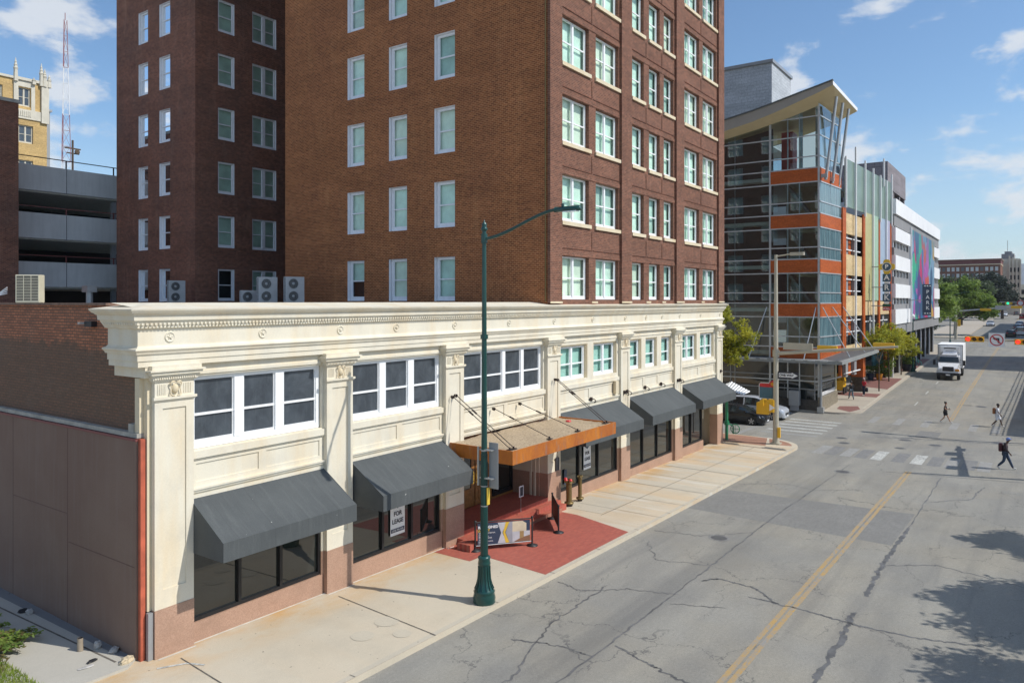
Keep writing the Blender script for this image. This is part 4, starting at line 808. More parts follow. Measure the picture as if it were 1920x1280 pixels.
for x,h in ((41.2,3.0),(44.6,2.4),(45.15,1.7),(43.3,.9),(44.2,3.)):
    q=MB(); zb=36.6; q.cyl((x,89.8,zb),(x,89.8,zb+h*.5),.28,.22,6,smooth=False); q.cyl((x,89.8,zb+h*.5),(x,89.8,zb+h),.26,.02,6,smooth=False)
    for k in range(3): q.cyl((x,89.8,zb+h*(.55+.13*k)),(x,89.8,zb+h*(.6+.13*k)),.3-.07*k,.2-.06*k,6,smooth=False)
    q.build('pinnacle','terracotta_white',B)
for a,b,z0,z1 in ((41.55,43.0,33.6,36.0),(41.6,43.3,28.9,31.2),(41.6,43.3,24.4,26.7),(38.3,39.8,33.6,35.8)): window(Fg,a,b,z0,z1,-.2,B,cols=2,rows=(.5,),frame='terracotta_white',glass='glass_up',back=None,fw=.12,mull=.07)
q=MB(); q.box(45.4,46.6,93,98,0,34.2); q.box(45.2,46.8,92.8,98.2,34.2,34.5)
tag(rebase(q.build('narrow_office_block','steel'),(46,95,0)),'slim dark grey block peeking out behind the gothic tower','building')
# lattice mast
q=MB(); bx,by=73.7,150.; 
def hw(z): return 1.45*(1-(z-8)/62)+.28
zs=[8+3.3*k for k in range(19)]
for i_,(za,zb) in enumerate(zip(zs,zs[1:])):
    cs=lambda z:[Vector((bx+hw(z)*math.cos(R(a)),by+hw(z)*math.sin(R(a)),z)) for a in (90,210,330)]
    A,Bq=cs(za),cs(zb); mi=0 if (i_//3)%2 else 1
    for k in range(3): q.cyl(A[k],Bq[k],.065,n=5,m=mi,caps=False); q.cyl(A[k],Bq[(k+1)%3],.03,n=4,m=mi,caps=False); q.cyl(A[k],A[(k+1)%3],.03,n=4,m=mi,caps=False)
q.cyl((bx,by,zs[-1]),(bx,by,zs[-1]+1.5),.08,n=5); o=q.build('lattice_mast',['mastred','conc_white']); tag(o,'tall red and white lattice radio mast in the sky at left','mast')
q=MB(); q.cyl((75.2,150,30),(75.2,150,42.5),.22,n=8); q.box(73.6,76.8,149.9,150.1,40.6,40.9); q.box(74,76.5,149.9,150.1,39.6,39.85); q.lathe((76,149.8,40.1),[(.0,0),(.5,-.2),(.55,0)],10,0,'y')
tag(q.build('utility_pole','bark'),'wooden pole with crossarms in front of the lattice mast','pole')

# ============================================================ GLASS CORNER BUILDING
GB=thing('glass_building','glass walled corner building with orange brick bands and sweeping upturned roof','building',(68,-1.3,0))
GX=68.; GY=-1.32; bands=[20.1,16.15,12.2,8.35,4.5]; FG=FX(GX)
ex,ey=73.8,-1.83      # end of the short right hand face
def FR_(u,z,d):   # right face: u measured along it from the corner
    L_=math.hypot(ex-GX,ey-GY); ux,uy=(ex-GX)/L_,(ey-GY)/L_; return (GX+ux*u+uy*d*1.0,GY+uy*u-ux*d,z)
LR=math.hypot(ex-GX,ey-GY)
zs_all=[24.55,22.9,21.1]
for b_ in bands: zs_all+=[b_,b_-1.22,b_-2.93]
q=MB()   # mullions
for z in zs_all:
    fbox(q,FG,GY,22,z-.05,z+.05,-.02,.06); fbox(q,FR_,0,LR,z-.05,z+.05,-.02,.06)
for y in (.37,1.37): fbox(q,FG,y-.05,y+.05,-.5,25.2,-.06,.0)
for y in (2.9,): fbox(q,FG,y-.09,y+.09,-.5,25,-.05,.03)
for k in (2,4,6,8): fbox(q,FG,2.9+1.6*k-.02,2.9+1.6*k+.02,-.5,25,-.07,-.03)
fbox(q,FG,GY,GY+.16,-1,25.6,-.12,.05)
for u in (1.45,2.9,4.35): fbox(q,FR_,u-.025,u+.025,4.5,25,-.05,.0)
q.build('mullions','mullion',GB)
q=MB()
for b_ in bands:
    fbox(q,FG,GY+.02,2.85,b_-1.17,b_-.05,-.15,.04); fbox(q,FR_,.0,LR,b_-1.17,b_-.05,-.15,.05)
q.build('brick_band','orange_brick',GB)
gt=glass_clear('curtain_wall_glass',(.50,.62,.62),2.0); m['curtain']=gt; m['curtain2']=glass_clear('blue_curtain_glass',(.30,.45,.52),2.3); m['frost']=None
def frosted():
    t=MT('streaked_blue_glass'); v=t.pos(); n=t.noise(t.scale(v,(2.2,2.2,.22)),1.8,4,.65); k=t.mix(t.ramp(n,.35,.65),(.055,.12,.15),(.17,.29,.32)); t.col(k); t.P(Roughness=.12); t.b.inputs['Specular IOR Level'].default_value=.9; return t.m
m['frost']=frosted()
q=MB(); q.quad((GX,GY,3.3),(GX,22,3.3),(GX,22,25.0),(GX,GY,25.6)); q.build('glass_curtain','curtain',GB)
q=MB()
zt_=[(3.3,3.28)]
for b_ in bands: q.quad(FR_(0,b_-1.22-2.73 if b_>5 else 3.2,0),FR_(LR,b_-1.22-2.73 if b_>5 else 3.2,0),FR_(LR,b_-1.22,0),FR_(0,b_-1.22,0))
q.build('streaked_glass','frost',GB)
q=MB(); q.quad(FR_(0,20.1,0),FR_(LR,20.1,0),FR_(LR,25.2,0),FR_(0,25.6,0)); q.build('top_corner_glass','curtain2',GB)
q=MB()
for b_ in bands: q.box(GX+.5,84,GY+.4,22,b_-.75,b_-.45)
q.build('floor_slab','floorslab',GB)
q=MB(); q.box(GX+1.5,GX+1.7,3.1,22,-1,24.5,1); q.box(74,74.2,-1.2,3.1,-1,20,0); q.box(GX+5.5,84,21,22,-1,24)
q.build('inner_wall',['inner_wall',plain('dark_inner_wall',(.05,.052,.05),.8)],GB)
q=MB()
for b_ in bands[1:]:
    q.hexa([(GX+2,-.6,b_-.5),(GX+2,1.9,b_+2.9),(GX+2,2.2,b_+2.9),(GX+2,-.3,b_-.5),(GX+3.2,-.6,b_-.5),(GX+3.2,1.9,b_+2.9),(GX+3.2,2.2,b_+2.9),(GX+3.2,-.3,b_-.5)]); q.box(GX+1.6,GX+3.4,-.9,1.0,b_-1.5,b_-1.2,1)
q.box(GX+2.5,GX+4,1.6,2.6,20.1,24,2); q.build('stair',['galv','inner_wall','redm'],GB)
# columns inside the top storey
q=MB()
for y in (-.9,.4): q.cyl((GX+.8,y,20),(GX+.8,y,25.3),.12,n=8)
q.build('inner_column','mullion',GB)
# upturned roof: profile in Y-Z swept along X
yz=[(16,24.6),(10,24.55),(7,24.75),(4,25.3),(2,25.75),(0,26.25),(-1.6,26.62),(-2.75,26.9)]
q=MB(); n=len(yz)
def roofpts(X,off): return [(X+(.0 if y>-2 else 0),y,z+off) for y,z in yz]
topL=[(66.3,y,z) for y,z in yz]; topR=[(76.6,y-.0,z-.12) for y,z in yz]; th=[.95,.95,.95,.9,.8,.65,.5,.32]
botL=[(66.35,y,z-t_) for (y,z),t_ in zip(yz,th)]; botR=[(76.5,y,z-.12-t_) for (y,z),t_ in zip(yz,th)]
def strip(A,Bq,mi): 
    for i_ in range(n-1): q.quad(A[i_],A[i_+1],Bq[i_+1],Bq[i_],mi)
strip(topL,topR,0); strip(topL,botL,1); strip(botR,topR,1)
q.quad(topL[-1],topR[-1],botR[-1],botL[-1],2)
sof=[(67.9,max(y,-1.2) if y<0 else y,z-1.25 if y>0 else z-1.2) for (y,z) in yz]; sofR=[(75.2,max(y,-1.7) if y<0 else y,z-1.3) for y,z in yz]
for i_ in range(n-1): q.quad(botL[i_],botL[i_+1],(sof[i_+1][0],sof[i_+1][1],sof[i_+1][2]+0.),(sof[i_][0],sof[i_][1],sof[i_][2]),3)
q.quad(botL[-1],botR[-1],sofR[-1],sof[-1],3); q.quad(botR[-1],botR[-3],sofR[-3],sofR[-1],3)
for i_ in range(n-1): q.quad(sof[i_],sof[i_+1],sofR[i_+1],sofR[i_],3)
for A,Bq in zip(topL,topL[1:]): 
    q.hexa([(A[0]-.1,A[1],A[2]),(A[0]+.3,A[1],A[2]),(A[0]+.3,A[1],A[2]+.12),(A[0]-.1,A[1],A[2]+.12),(Bq[0]-.1,Bq[1],Bq[2]),(Bq[0]+.3,Bq[1],Bq[2]),(Bq[0]+.3,Bq[1],Bq[2]+.12),(Bq[0]-.1,Bq[1],Bq[2]+.12)],0)
q.build('swept_roof',[plain('dark_roof_edge',(.10,.11,.11),.6),'fascia_grey','sign_white','soffit'],GB)
for X in (68.4,70.9,73.4):
    q=MB(); q.cyl((X-.15,-1.75,19.0),(X+.2,-2.55,26.1),.13,n=10); q.box(X-.3,X+.0,-1.9,-1.4,19.2,19.5); q.build('roof_prop','galv',GB)
# penthouse
q=MB(); q.box(76,83,5.06,16,24,32.4); q.build('penthouse','shingle',GB); q=MB(); q.box(75.8,83.2,4.9,16.2,32.4,32.7); q.build('penthouse_roof_edge','steel',GB)
# ground floor: canopy, dark glazing, granite base
q=MB(); q.box(66.4,68,-3.1,20,3.22,3.5,0); q.add([(66.4,-3.1,3.22),(66.2,-3.5,3.24),(76.5,-4.6,3.75),(76.5,-2.2,3.75),(68,-1.4,3.26),(66.4,-3.1,3.5),(66.2,-3.5,3.5),(76.5,-4.6,4.0),(76.5,-2.2,4.0),(68,-1.4,3.5)],[(0,1,2,3,4),(5,6,7,8,9),(0,1,6,5),(1,2,7,6),(2,3,8,7),(3,4,9,8)],0)
q.add([(66.45,-3.15,3.515),(76.2,-4.4,4.015),(76.2,-2.3,4.015),(68.2,-1.5,3.515)],[(0,1,2,3)],1)
for y in range(-2,20): q.box(66.32,66.4,y-.3,y+.3,3.42,3.53,2)
q.build('canopy',[plain('canopy_edge',(.28,.29,.28),.5),plain('dark_canopy_top',(.10,.105,.11),.5),'mullion'],GB)
for a,b_ in (((68.0,-1.0,8.0),(66.7,-.3,3.5)),((68.2,-1.5,8.0),(69.6,-3.4,3.7)),((71.0,-1.7,8.0),(73.6,-3.9,3.9)),((73.9,-2.0,8.0),(76.0,-4.3,4.0)),((68,3.2,8.0),(66.7,4.4,3.5))):
    q=MB(); q.cyl(a,b_,.045,n=6); q.build('canopy_rod','mullion',GB)
q=MB(); q.quad((68.1,-.9,-.2),(68.1,20,-.2),(68.1,20,3.3),(68.1,-.9,3.3)); q.quad((68.1,-.9,-.2),(74,-1.4,-.2),(74,-1.4,3.3),(68.1,-.9,3.3)); q.build('ground_floor_glass','glass_shop',GB)
q=MB()
for y in (-.9,2.9,6.5,12): q.box(68.0,68.12,y-.04,y+.04,-.2,3.3)
for z in (.85,2.0): q.box(67.98,68.1,-1.2,20,z-.04,z+.04)
q.build('ground_floor_mullions','steel',GB)
q=MB(); q.box(67.75,68.09,-1.2,20,-1.6,-.05,0); q.box(67.75,73.9,-1.55,-1.22,-1.6,.25,1); q.box(73.6,73.9,-1.22,-.8,-1.6,.25,1); q.build('granite_plinth',['dark_granite','tan_granite'],GB)
q=MB(); q.tube([(67.8,-1.4,1.15),(73.85,-1.4,1.3)],.03,6)
for k in range(13): q.cyl((67.9+.49*k,-1.4,.25),(67.9+.49*k,-1.4,1.2),.015,n=5)
q.box(68.6,73.6,-1.39,-1.37,.3,.62,1); q.build('railing',['steel','sign_white'],GB)
q=MB(); q.cyl((67.6,-1.5,-.6),(67.6,-1.5,3.25),.11,n=10); q.box(67.35,67.85,-1.75,-1.25,-1.05,-.55,1); q.build('canopy_post',['steel','galv'],GB)
# orange/brick columns under the canopy
for X in (81.5,95.0): 
    q=MB(); q.box(X,X+1.3,-2.35,-1.25,.9,3.5,0); q.box(X-.02,X+1.32,-2.37,-1.23,-.9,.9,1); q.build('street_column',['orange_brick','dark_granite'],GB)

# coloured parking garage
CG=thing('colourful_garage','parking garage with cream block, orange piers and coloured panels beside the glass building','building',(74,-1.8,0))
gx0,gy0,gx1,gy1=73.9,-1.85,93.6,-3.0; LG=math.hypot(gx1-gx0,gy1-gy0)
def FC(u,z,d): ux,uy=(gx1-gx0)/LG,(gy1-gy0)/LG; return (gx0+ux*u+uy*d,gy0+uy*u-ux*d,z)
def cu(X): return (X-gx0)/(gx1-gx0)*LG
m['pg_green']=plain('green_glass_panels',(.17,.24,.19),.3,var=.2,sc=.5,obj=False,spec=.7); m['pg_yellow']=plain('yellow_panels',(.50,.46,.22),.4,var=.1,obj=False); m['pg_mint']=plain('mint_panels',(.36,.52,.38),.4,var=.1,obj=False); m['pg_blue']=plain('pale_blue_panels',(.36,.45,.56),.4,var=.1,obj=False); m['pg_lil']=plain('lilac_panels',(.42,.42,.55),.4,var=.1,obj=False)
fl=[20.6-3.9*k for k in range(6)]
Z_L=3.3
piers_=[(0,1.15),(7.45,8.2),(13.85,14.5),(19.25,19.85)]
for a,b_ in piers_:
    q=MB(); fbox(q,FC,a,b_,Z_L,17.2,.0,.14); q.build('orange_pier','orange_brick',CG)
for z in (14.9,11.0,7.1): 
    for a,b_ in ((1.15,7.45),): q=MB(); fbox(q,FC,a,b_,z,z+1.95,-.3,.0); q.build('block_spandrel','cream_block',CG)
q=MB(); fbox(q,FC,8.2,19.25,7.1,8.6,-.3,.0); q.build('block_spandrel','cream_block',CG)
q=MB(); fbox(q,FC,0,LG,Z_L,4.3,-.3,-.0); q.build('block_lintel','cream_block',CG)
for k in range(4):
    zc=14.9-3.9*k
    for a in (1.3,4.4):
        q=MB(); fbox(q,FC,a,a+.9,zc-1.9,zc-.1,-.6,-.5,1); fbox(q,FC,a+1.0,a+1.8,zc-1.9,zc,-.5,-.2,0); fbox(q,FC,a,a+2.7,zc-.45,zc-.35,-.15,-.05,2); fbox(q,FC,a,a+2.7,zc-1.55,zc-1.45,-.15,-.05,2); q.build('louvre_frame',['conc_grey','orange_brick','sign_white'],CG)
for a in (8.5,11.3,14.8,17.0): q=MB(); fbox(q,FC,a,a+.8,4.3,7.0,-.5,-.2,0); fbox(q,FC,a,a+1.8,6.4,6.5,-.15,-.05,2); q.build('louvre_frame',['conc_grey','orange_brick','sign_white'],CG)
q=MB(); fbox(q,FC,0,LG,Z_L,17,-1.4,-1.2); q.build('dark_interior','interior',CG)
q=MB(); fbox(q,FC,0,LG,-1.2,Z_L,-8.2,-8.0); fbox(q,FC,-.3,0,-1.2,Z_L,-8,-.4); q.build('arcade_back_wall','inner_wall',CG)
for a,b_,mt in ((8.2,11.1,'pg_yellow'),(11.1,13.85,'pg_mint'),(14.5,16.95,'pg_blue'),(16.95,19.3,'pg_lil')):
    q=MB(); fbox(q,FC,a,b_,8.6,17.5,.02,.1); q.build('coloured_panel',mt,CG)
for k,(a,b_) in enumerate(((.9,4.1),(4.1,8.3),(8.3,11.1),(11.1,14.0),(14.0,16.9),(16.9,20.2))): q=MB(); fbox(q,FC,a+.02,b_-.02,17.4,21.9,.03,.09); q.build('green_screen','pg_green',CG)
for a,z0,z1 in ((.75,17.2,22.0),(4.2,3.4,23.4),(7.8,17,22.6),(11.1,3.4,22.3),(14.2,17,22),(17.0,8,21.8),(19.6,17,22.8),(15.8,21,24)):
    q=MB(); fbox(q,FC,a-.09,a+.09,z0,z1,.15,.30); q.build('white_mast','sign_white',CG)
# white garage with mural
WG=thing('white_garage','white and grey banded parking garage with a tall multicoloured abstract mural on it','building',(93.6,-3.4,0))
FWh=FY(-3.35); a0,a1=93.8,139
q=MB()
for z0,z1 in ((18.4,20.1),(15.4,16.9),(12.1,13.75),(8.9,10.5),(5.9,7.6)):
    if z0>18: fbox(q,FWh,a0,a1+.3,z0,z1,-.3,.25)
    else: fbox(q,FWh,a0,105.6,z0,z1,-.3,.2); fbox(q,FWh,131.5,a1,z0,z1,-.3,.2)
q.box(a0,a0+.3,-3.1,20,15.4,16.9); q.box(a0,a0+.3,-3.1,20,18.4,20.1); q.box(a0,a0+.3,-3.1,20,12.1,13.75); q.box(a0,a0+.3,-3.1,20,5.9,7.6); q.build('white_band','conc_white',WG)
q=MB()
for z0,z1 in ((17.2,18.4),(14.2,15.4),(11.0,12.1),(7.8,8.9),(4.9,5.9)):
    pass
for z0,z1 in ((17.1,18.39),(13.76,14.6),(10.51,11.3),(7.61,8.2),(4.7,5.89)):
    if z0>17 or z0<5: fbox(q,FWh,a0,a1,z0,z1,-.3,.05)
    else: fbox(q,FWh,a0,105.6,z0,z1,-.3,.05); fbox(q,FWh,131.5,a1,z0,z1,-.3,.05)
q.box(105.6,131.5,-3.3,-3.0,4.9,18); q.build('grey_band','conc_grey',WG)
q=MB()
for z0,z1 in ((16.9,17.1),(14.6,15.4),(11.3,12.1),(8.2,8.9)):
    for X in [a0+.2+2.4*k for k in range(5)]+[132+2.3*k for k in range(4)]: q.box(X,X+.2,-3.3,-3.1,z0-.0,z1)
q.build('window_posts','conc_white',WG); q=MB(); q.box(a0+.3,a1-.3,-2.9,20,5.0,17.5); q.build('dark_decks','interior',WG)
def mural():
    t=MT('abstract_mural_paint'); v=t.pos(); p=sep(t,v); cb=t.n('ShaderNodeCombineXYZ'); t.l(t.math('MULTIPLY',p[0],.16),cb.inputs[0]); t.l(t.math('MULTIPLY',p[2],.15),cb.inputs[1])
    w1=t.noise(cb.outputs[0],1.3,3,.5); ad=t.n('ShaderNodeVectorMath',operation='MULTIPLY_ADD'); nz=t.n('ShaderNodeTexNoise'); t.l(cb.outputs[0],nz.inputs['Vector']); nz.inputs['Scale'].default_value=2.2; t.l(nz.outputs['Color'],ad.inputs[0]); ad.inputs[1].default_value=(.35,.9,0); t.l(cb.outputs[0],ad.inputs[2])
    vo=t.n('ShaderNodeTexVoronoi'); vo.inputs['Scale'].default_value=2.0; t.l(ad.outputs[0],vo.inputs['Vector']); s=sep(t,vo.outputs['Color']); cr=t.n('ShaderNodeValToRGB'); cr.color_ramp.interpolation='CONSTANT'
    colr=[(0,(.03,.10,.20)),(.12,(.55,.02,.12)),(.25,(.02,.30,.22)),(.36,(.20,.36,.50)),(.47,(.60,.08,.03)),(.57,(.10,.03,.20)),(.66,(.65,.38,.04)),(.74,(.02,.18,.35)),(.84,(.45,.10,.40)),(.93,(.04,.45,.25))]
    e=cr.color_ramp.elements; e[0].position=0; e[0].color=(*colr[0][1],1); e[1].position=colr[1][0]; e[1].color=(*colr[1][1],1)
    for a_,c_ in colr[2:]: x=e.new(a_); x.color=(*c_,1)
    t.l(s[0],cr.inputs[0]); top=t.ramp(t.math('ADD',p[2],t.math('MULTIPLY',w1,6)),17,22,0,.8); k=t.mix(top,cr.outputs[0],(.07,.20,.30)); k=t.mix(t.ramp(t.noise(cb.outputs[0],5,4,.6),.3,.7,0,.45),k,(.04,.06,.12)); t.col(k); t.P(Roughness=.6); return t.m
q=MB(); q.box(106.7,130.8,-3.6,-3.42,6.2,17.6); q.box(106.3,106.7,-3.6,-3.3,5.9,17.9,1); q.build('mural_panel',[mural(),'conc_white'],WG)
for X in (96,101,106,111,116,121,126,131,136):
    q=MB(); q.box(X,X+.9,-2.9,-2.0,-.6,4.8); q.box(X-.03,X+.15,-3.0,-2.85,-.6,4.8,1); q.build('colonnade_column',['dark_granite','conc_white'],WG)
q=MB(); q.box(a0,a1,3,3.2,-.6,4.9); q.build('ground_floor_wall','interior',WG)
MS=thing('stone_stair_tower','mauve grey stone stair tower rising behind the garage fronts','building',(102,-1.5,0))
q=MB(); q.box(102,117,-1.5,14,22.6,25.8); q.build('stone_head','mauve',MS); q=MB()
for X in (102.1,107,112,116.2): q.box(X,X+.7,-1.4,-.7,17.4,22.6)
for y in (3,8,13): q.box(102.1,102.8,y,y+.7,17.4,22.6)
q.build('tower_column','mauve',MS); q=MB(); q.box(104,116,1,13,17.4,22.6); q.build('tower_core','interior',MS)

# ============================================================ STREET FURNITURE
# green street lamp
t=thing('street_lamp','tall dark green fluted street lamp with bell base and curved arm, by the kerb','street lamp',(16.81,-4.0,gz(16.8)+.15)); X,Y,Z=16.81,-4.0,gz(16.8)+.15
q=MB(); q.lathe((X,Y,Z),[(.0,.0),(.31,.0),(.32,.05),(.31,.1),(.325,.14),(.30,.24),(.29,.30),(.31,.33),(.27,.38),(.215,.50),(.175,.66),(.16,.86),(.158,1.06)],32,flute=0)
for k in range(14): 
    a=2*PI*k/14; q.tube([(X+r*math.cos(a),Y+r*math.sin(a),Z+h) for r,h in ((.275,.40),(.222,.52),(.182,.68),(.168,.9),(.166,1.04))],.016,5)
q.lathe((X,Y,Z),[(.158,1.06),(.185,1.09),(.175,1.14),(.165,1.22),(.185,1.27),(.16,1.31),(.12,1.33)],24); q.build('lamp_base','teal',t)
q=MB(); q.cyl((X,Y,Z+1.3),(X,Y,Z+10.55),.100,.058,12,smooth=True)
for k in range(12): a=2*PI*k/12; q.cyl((X+.099*math.cos(a),Y+.099*math.sin(a),Z+1.32),(X+.086*math.cos(a),Y+.086*math.sin(a),Z+4.2),.011,n=4)
q.lathe((X,Y,Z+10.5),[(.07,0),(.095,.03),(.09,.08),(.06,.12),(.075,.16),(.07,.2),(.03,.25),(0,.33)],14); q.lathe((X,Y,Z+7.45),[(.11,0),(.11,.12)],12); q.build('pole','teal',t)
q=MB(); pts=[]
for k in range(25):
    u=k/24; y=-2.55*u; z=10.28+.05*u+.62*(3*u*u-2*u**3); pts.append((X,Y+y,Z+z))
q.tube(pts,[.045]*10+[.042]*15,10); q.lathe((X,Y-.0,Z+10.28),[(.09,-.12),(.09,.14)],12); q.build('lamp_arm','teal',t)
q=MB(); q.add([(X+dx*(1-.5*abs(k-3)/3.0),Y-2.35-.13*k,Z+10.93+dz) for k in range(7) for dx,dz in ((-.13,-.05),(-.10,.03),(0,.075),(.10,.03),(.13,-.05),(0,-.07))],[(k*6+i_,k*6+(i_+1)%6,(k+1)*6+(i_+1)%6,(k+1)*6+i_) for k in range(6) for i_ in range(6)]+[(0,1,2,3,4,5),(36,37,38,39,40,41)],0,True); q.cyl((X,Y-2.6,Z+11.0),(X,Y-2.6,Z+11.08),.04,n=8); q.build('lamp_head',['teal'],t)
q=MB(); q.box(X-.10,X+.10,Y-3.05,Y-2.65,Z+10.845,Z+10.865); q.build('lamp_lens','lamp_clear',t)
q=MB(); q.lathe((X,Y,Z),[(.104,3.28),(.104,3.31)],16); q.lathe((X,Y,Z),[(.104,2.72),(.104,2.75)],16); q.lathe((X,Y,Z),[(.096,4.28),(.096,4.32)],14); q.build('steel_band','galv',t)
q=MB(); q.box(X-.03,X+.09,Y-.13,Y-.105,Z+2.77,Z+3.25); q.build('yellow_tag','gold',t)
# sign on the lamp (seen from its grey back)
t=thing('parking_sign','grey backs of two tall narrow signs strapped edge-on to the green lamp post','sign',(16.81,-4.0,gz(16.8)+3.6))
for s_,y0,y1 in ((0,-4.42,-4.10),(1,-3.88,-3.83)):
    q=MB(); q.box(16.90,16.915,y0,y1,3.22,4.52) if s_==0 else q.box(16.7,16.74,y0,y1,3.30,4.40); q.build('sign_plate','steel' if s_==0 else 'galv',t,bevel=.005)
q=MB(); q.box(16.74,16.90,-4.3,-3.88,4.3,4.33); q.box(16.74,16.90,-4.3,-3.88,3.5,3.53); q.build('bracket','galv',t)
# beige signal mast
def sighead(t,c,rz,back=True,n=3,lit=None,horizontal=True,L_=1.1,name='signal_head'):
    h=MB(); w2,hh=L_/2,.19
    Rm=Matrix.Translation(c)@Matrix.Rotation(rz,4,'Z')
    if not horizontal: Rm=Rm@Matrix.Rotation(PI/2,4,'Y')
    h.box(-w2,w2,-.10,.12,-hh,hh)
    for k in range(n):
        u=-w2+L_*(k+.5)/n
        vs=[];
        for j in range(11):
            a=PI*(-.1+1.2*j/10); 
            for y in (-.10,-.38): vs.append((u+.165*math.cos(a),y,.165*math.sin(a)))
        h.add(vs,[(2*j,2*j+1,2*j+3,2*j+2) for j in range(10)],0,True)
    o=h.build(name,'sigyellow',t,xform=Rm,bevel=0)
    for k in range(n):
        u=-w2+L_*(k+.5)/n; l=MB(); l.lathe((u,-.105,0),[(.0,-.03),(.08,-.025),(.135,0)],16,0,'y'); l.build('lens',lit if (lit and k==0) else 'lens_off',o,xform=Rm)
    return o
m['lens_off']=plain('unlit_lens',(.09,.055,.02),.3); m['lens_red']=emit('lit_red_lens',(.9,.03,.02),2.2); m['lens_green']=emit('lit_green_lens',(.02,.7,.35),1.5)
px,py=49.2,-2.93; pz=gz(49)+.15
t=thing('signal_mast','beige mast pole at the near corner holding a long arm with yellow signals','traffic signal mast',(px,py,pz))
q=MB(); q.box(px-.3,px+.3,py-.3,py+.3,pz,pz+.08); q.cyl((px,py,pz+.08),(px,py,pz+.35),.24,.2,14); q.cyl((px,py,pz+.3),(px,py,11.5),.185,.10,14); q.build('pole','pole_tan',t)
q=MB(); q.cyl((px,py,5.15),(px,-10.0,5.82),.13,.07,12); q.lathe((px,py,5.15),[(.21,-.22),(.21,.22)],14); q.build('mast_arm','pole_tan',t)
q=MB(); q.cyl((px,py,11.4),(px+.0,py-1.2,11.55),.05,.04,8); q.box(px-.15,px+.15,py-1.75,py-.9,11.42,11.62); q.build('luminaire','pole_tan',t)
for y in (-6.0,-9.2): sighead(t,Vector((px+.25,y,5.55+.085*(-y-6)+.0)),PI/2,L_=1.15)
q=MB(); q.box(px-.06,px+.06,-5.2,-3.4,5.42,5.85); 
q.build('street_name_sign','pole_tan',t)
sighead(t,Vector((px-.15,py+.75,1.95)),0,horizontal=True,L_=.75,n=1,name='pedestrian_signal'); 
q=MB(); q.box(px-.38,px+.1,py+.35,py+1.15,1.2,1.95); q.box(px-.3,px+.3,py+.05,py+.5,1.35,2.15); q.build('signal_box','sigyellow',t,bevel=.03)
q=MB(); q.add([(px-.39,py+.30,1.9),(px-.39,py-.05,1.68),(px-.39,py+.30,1.46)],[(0,1,2)]); q.build('white_arrow','sign_white',t)
q=MB(); q.box(px-.25,px-.1,py-.33,py-.15,-.35+.1,.42); q.build('push_button','sigyellow',t,bevel=.02)
# ONE WAY sign on the mast
q=MB(); q.box(px-.06,px-.04,py-1.42,py-.12,3.55,4.0); o=q.build('one_way_sign','ink'); tag(rebase(o,(px,py,3.5)),'black sign with a white arrow reading ONE WAY, on the beige mast','sign')
q=MB(); x=px-.065; z=3.775; q.add([(x,py-.2,z-.13),(x,py-1.0,z-.13),(x,py-1.0,z-.19),(x,py-1.38,z),(x,py-1.0,z+.19),(x,py-1.0,z+.13),(x,py-.2,z+.13)],[(0,1,2,3,4,5,6)]); WL[o]=Vector((px,py,3.5)); ar=q.build('arrow','sign_white',o)
text('ONE WAY',.19,(px-.07,py-.68,3.775),(0,-1,0),(0,0,1),'ink',o,bold=.008)
# wayfinding map sign by the mast
t=thing('map_sign','blue and red framed map panels on a slim post beside the beige mast','sign',(50.2,-1.9,gz(50)+.15))
q=MB(); q.cyl((50.2,-2.5,gz(50)),(50.2,-2.5,3.0),.05,n=8); q.build('post','steel',t)
q=MB(); q.box(50.15,50.19,-2.45,-1.6,2.1,2.82); q.build('map_panel',plain('blue_map_panel',(.07,.17,.24),.4),t); q=MB(); q.box(50.14,50.2,-2.45,-1.6,2.83,3.06); q.build('red_header','red',t,bevel=.02)
q=MB(); q.lathe((50.1,-2.45,3.05),[(0,0),(.22,.0),(.22,.05)],20,0,'x'); q.lathe((50.09,-2.45,3.05),[(0,0),(.12,.0)],16,1,'x'); q.build('round_emblem',['redm','lamp_amber'],t)
q=MB(); q.tube([(50.17,-1.56,2.05),(50.17,-1.56,3.0),(50.17,-1.66,3.1),(50.17,-2.4,3.1)],.02,6); q.tube([(50.17,-1.56,2.07),(50.17,-2.5,2.07)],.02,6); q.build('frame','sign_white',t)
q=MB(); q.hexa([(50.1,-2.52,1.9),(49.8,-2.78,1.9),(49.82,-2.8,1.9),(50.12,-2.54,1.9),(50.1,-2.52,2.9),(49.8,-2.78,3.05),(49.82,-2.8,3.05),(50.12,-2.54,2.9)]); q.build('angled_map_panel',plain('pale_blue_map',(.20,.33,.42),.4,var=.6,sc=9),t)
# green hand pump style post with corrugated roof
t=thing('green_kiosk_post','green post with a hand wheel and a small white corrugated roof at the hotel corner','kiosk',(48.75,.15,gz(48.7)+.15)); z=gz(48.7)+.15
q=MB(); q.cyl((48.75,.15,z),(48.75,.15,2.5),.10,n=12); q.cyl((48.75,.15,z+1.0),(48.75,.15,z+1.25),.16,n=12); q.tube([(48.75,.15,z+1.15),(49.0,-.2,z+.9),(49.0,-.2,z+.4)],.05,6); q.build('post','green_paint',t)
q=MB(); vs=[(48.95+0*1,-.35+.30*math.cos(2*PI*k/16),z+.75+.30*math.sin(2*PI*k/16)) for k in range(17)]; q.tube(vs,.03,6)
for k in range(4): q.tube([(48.95,-.35,z+.75),vs[4*k]],.018,5)
vs=[(48.6,.65+.25*math.cos(2*PI*k/16),z+.85+.25*math.sin(2*PI*k/16)) for k in range(17)]; q.tube(vs,.025,6); q.build('hand_wheel','green_paint',t)
q=MB(); vs=[]; n=25
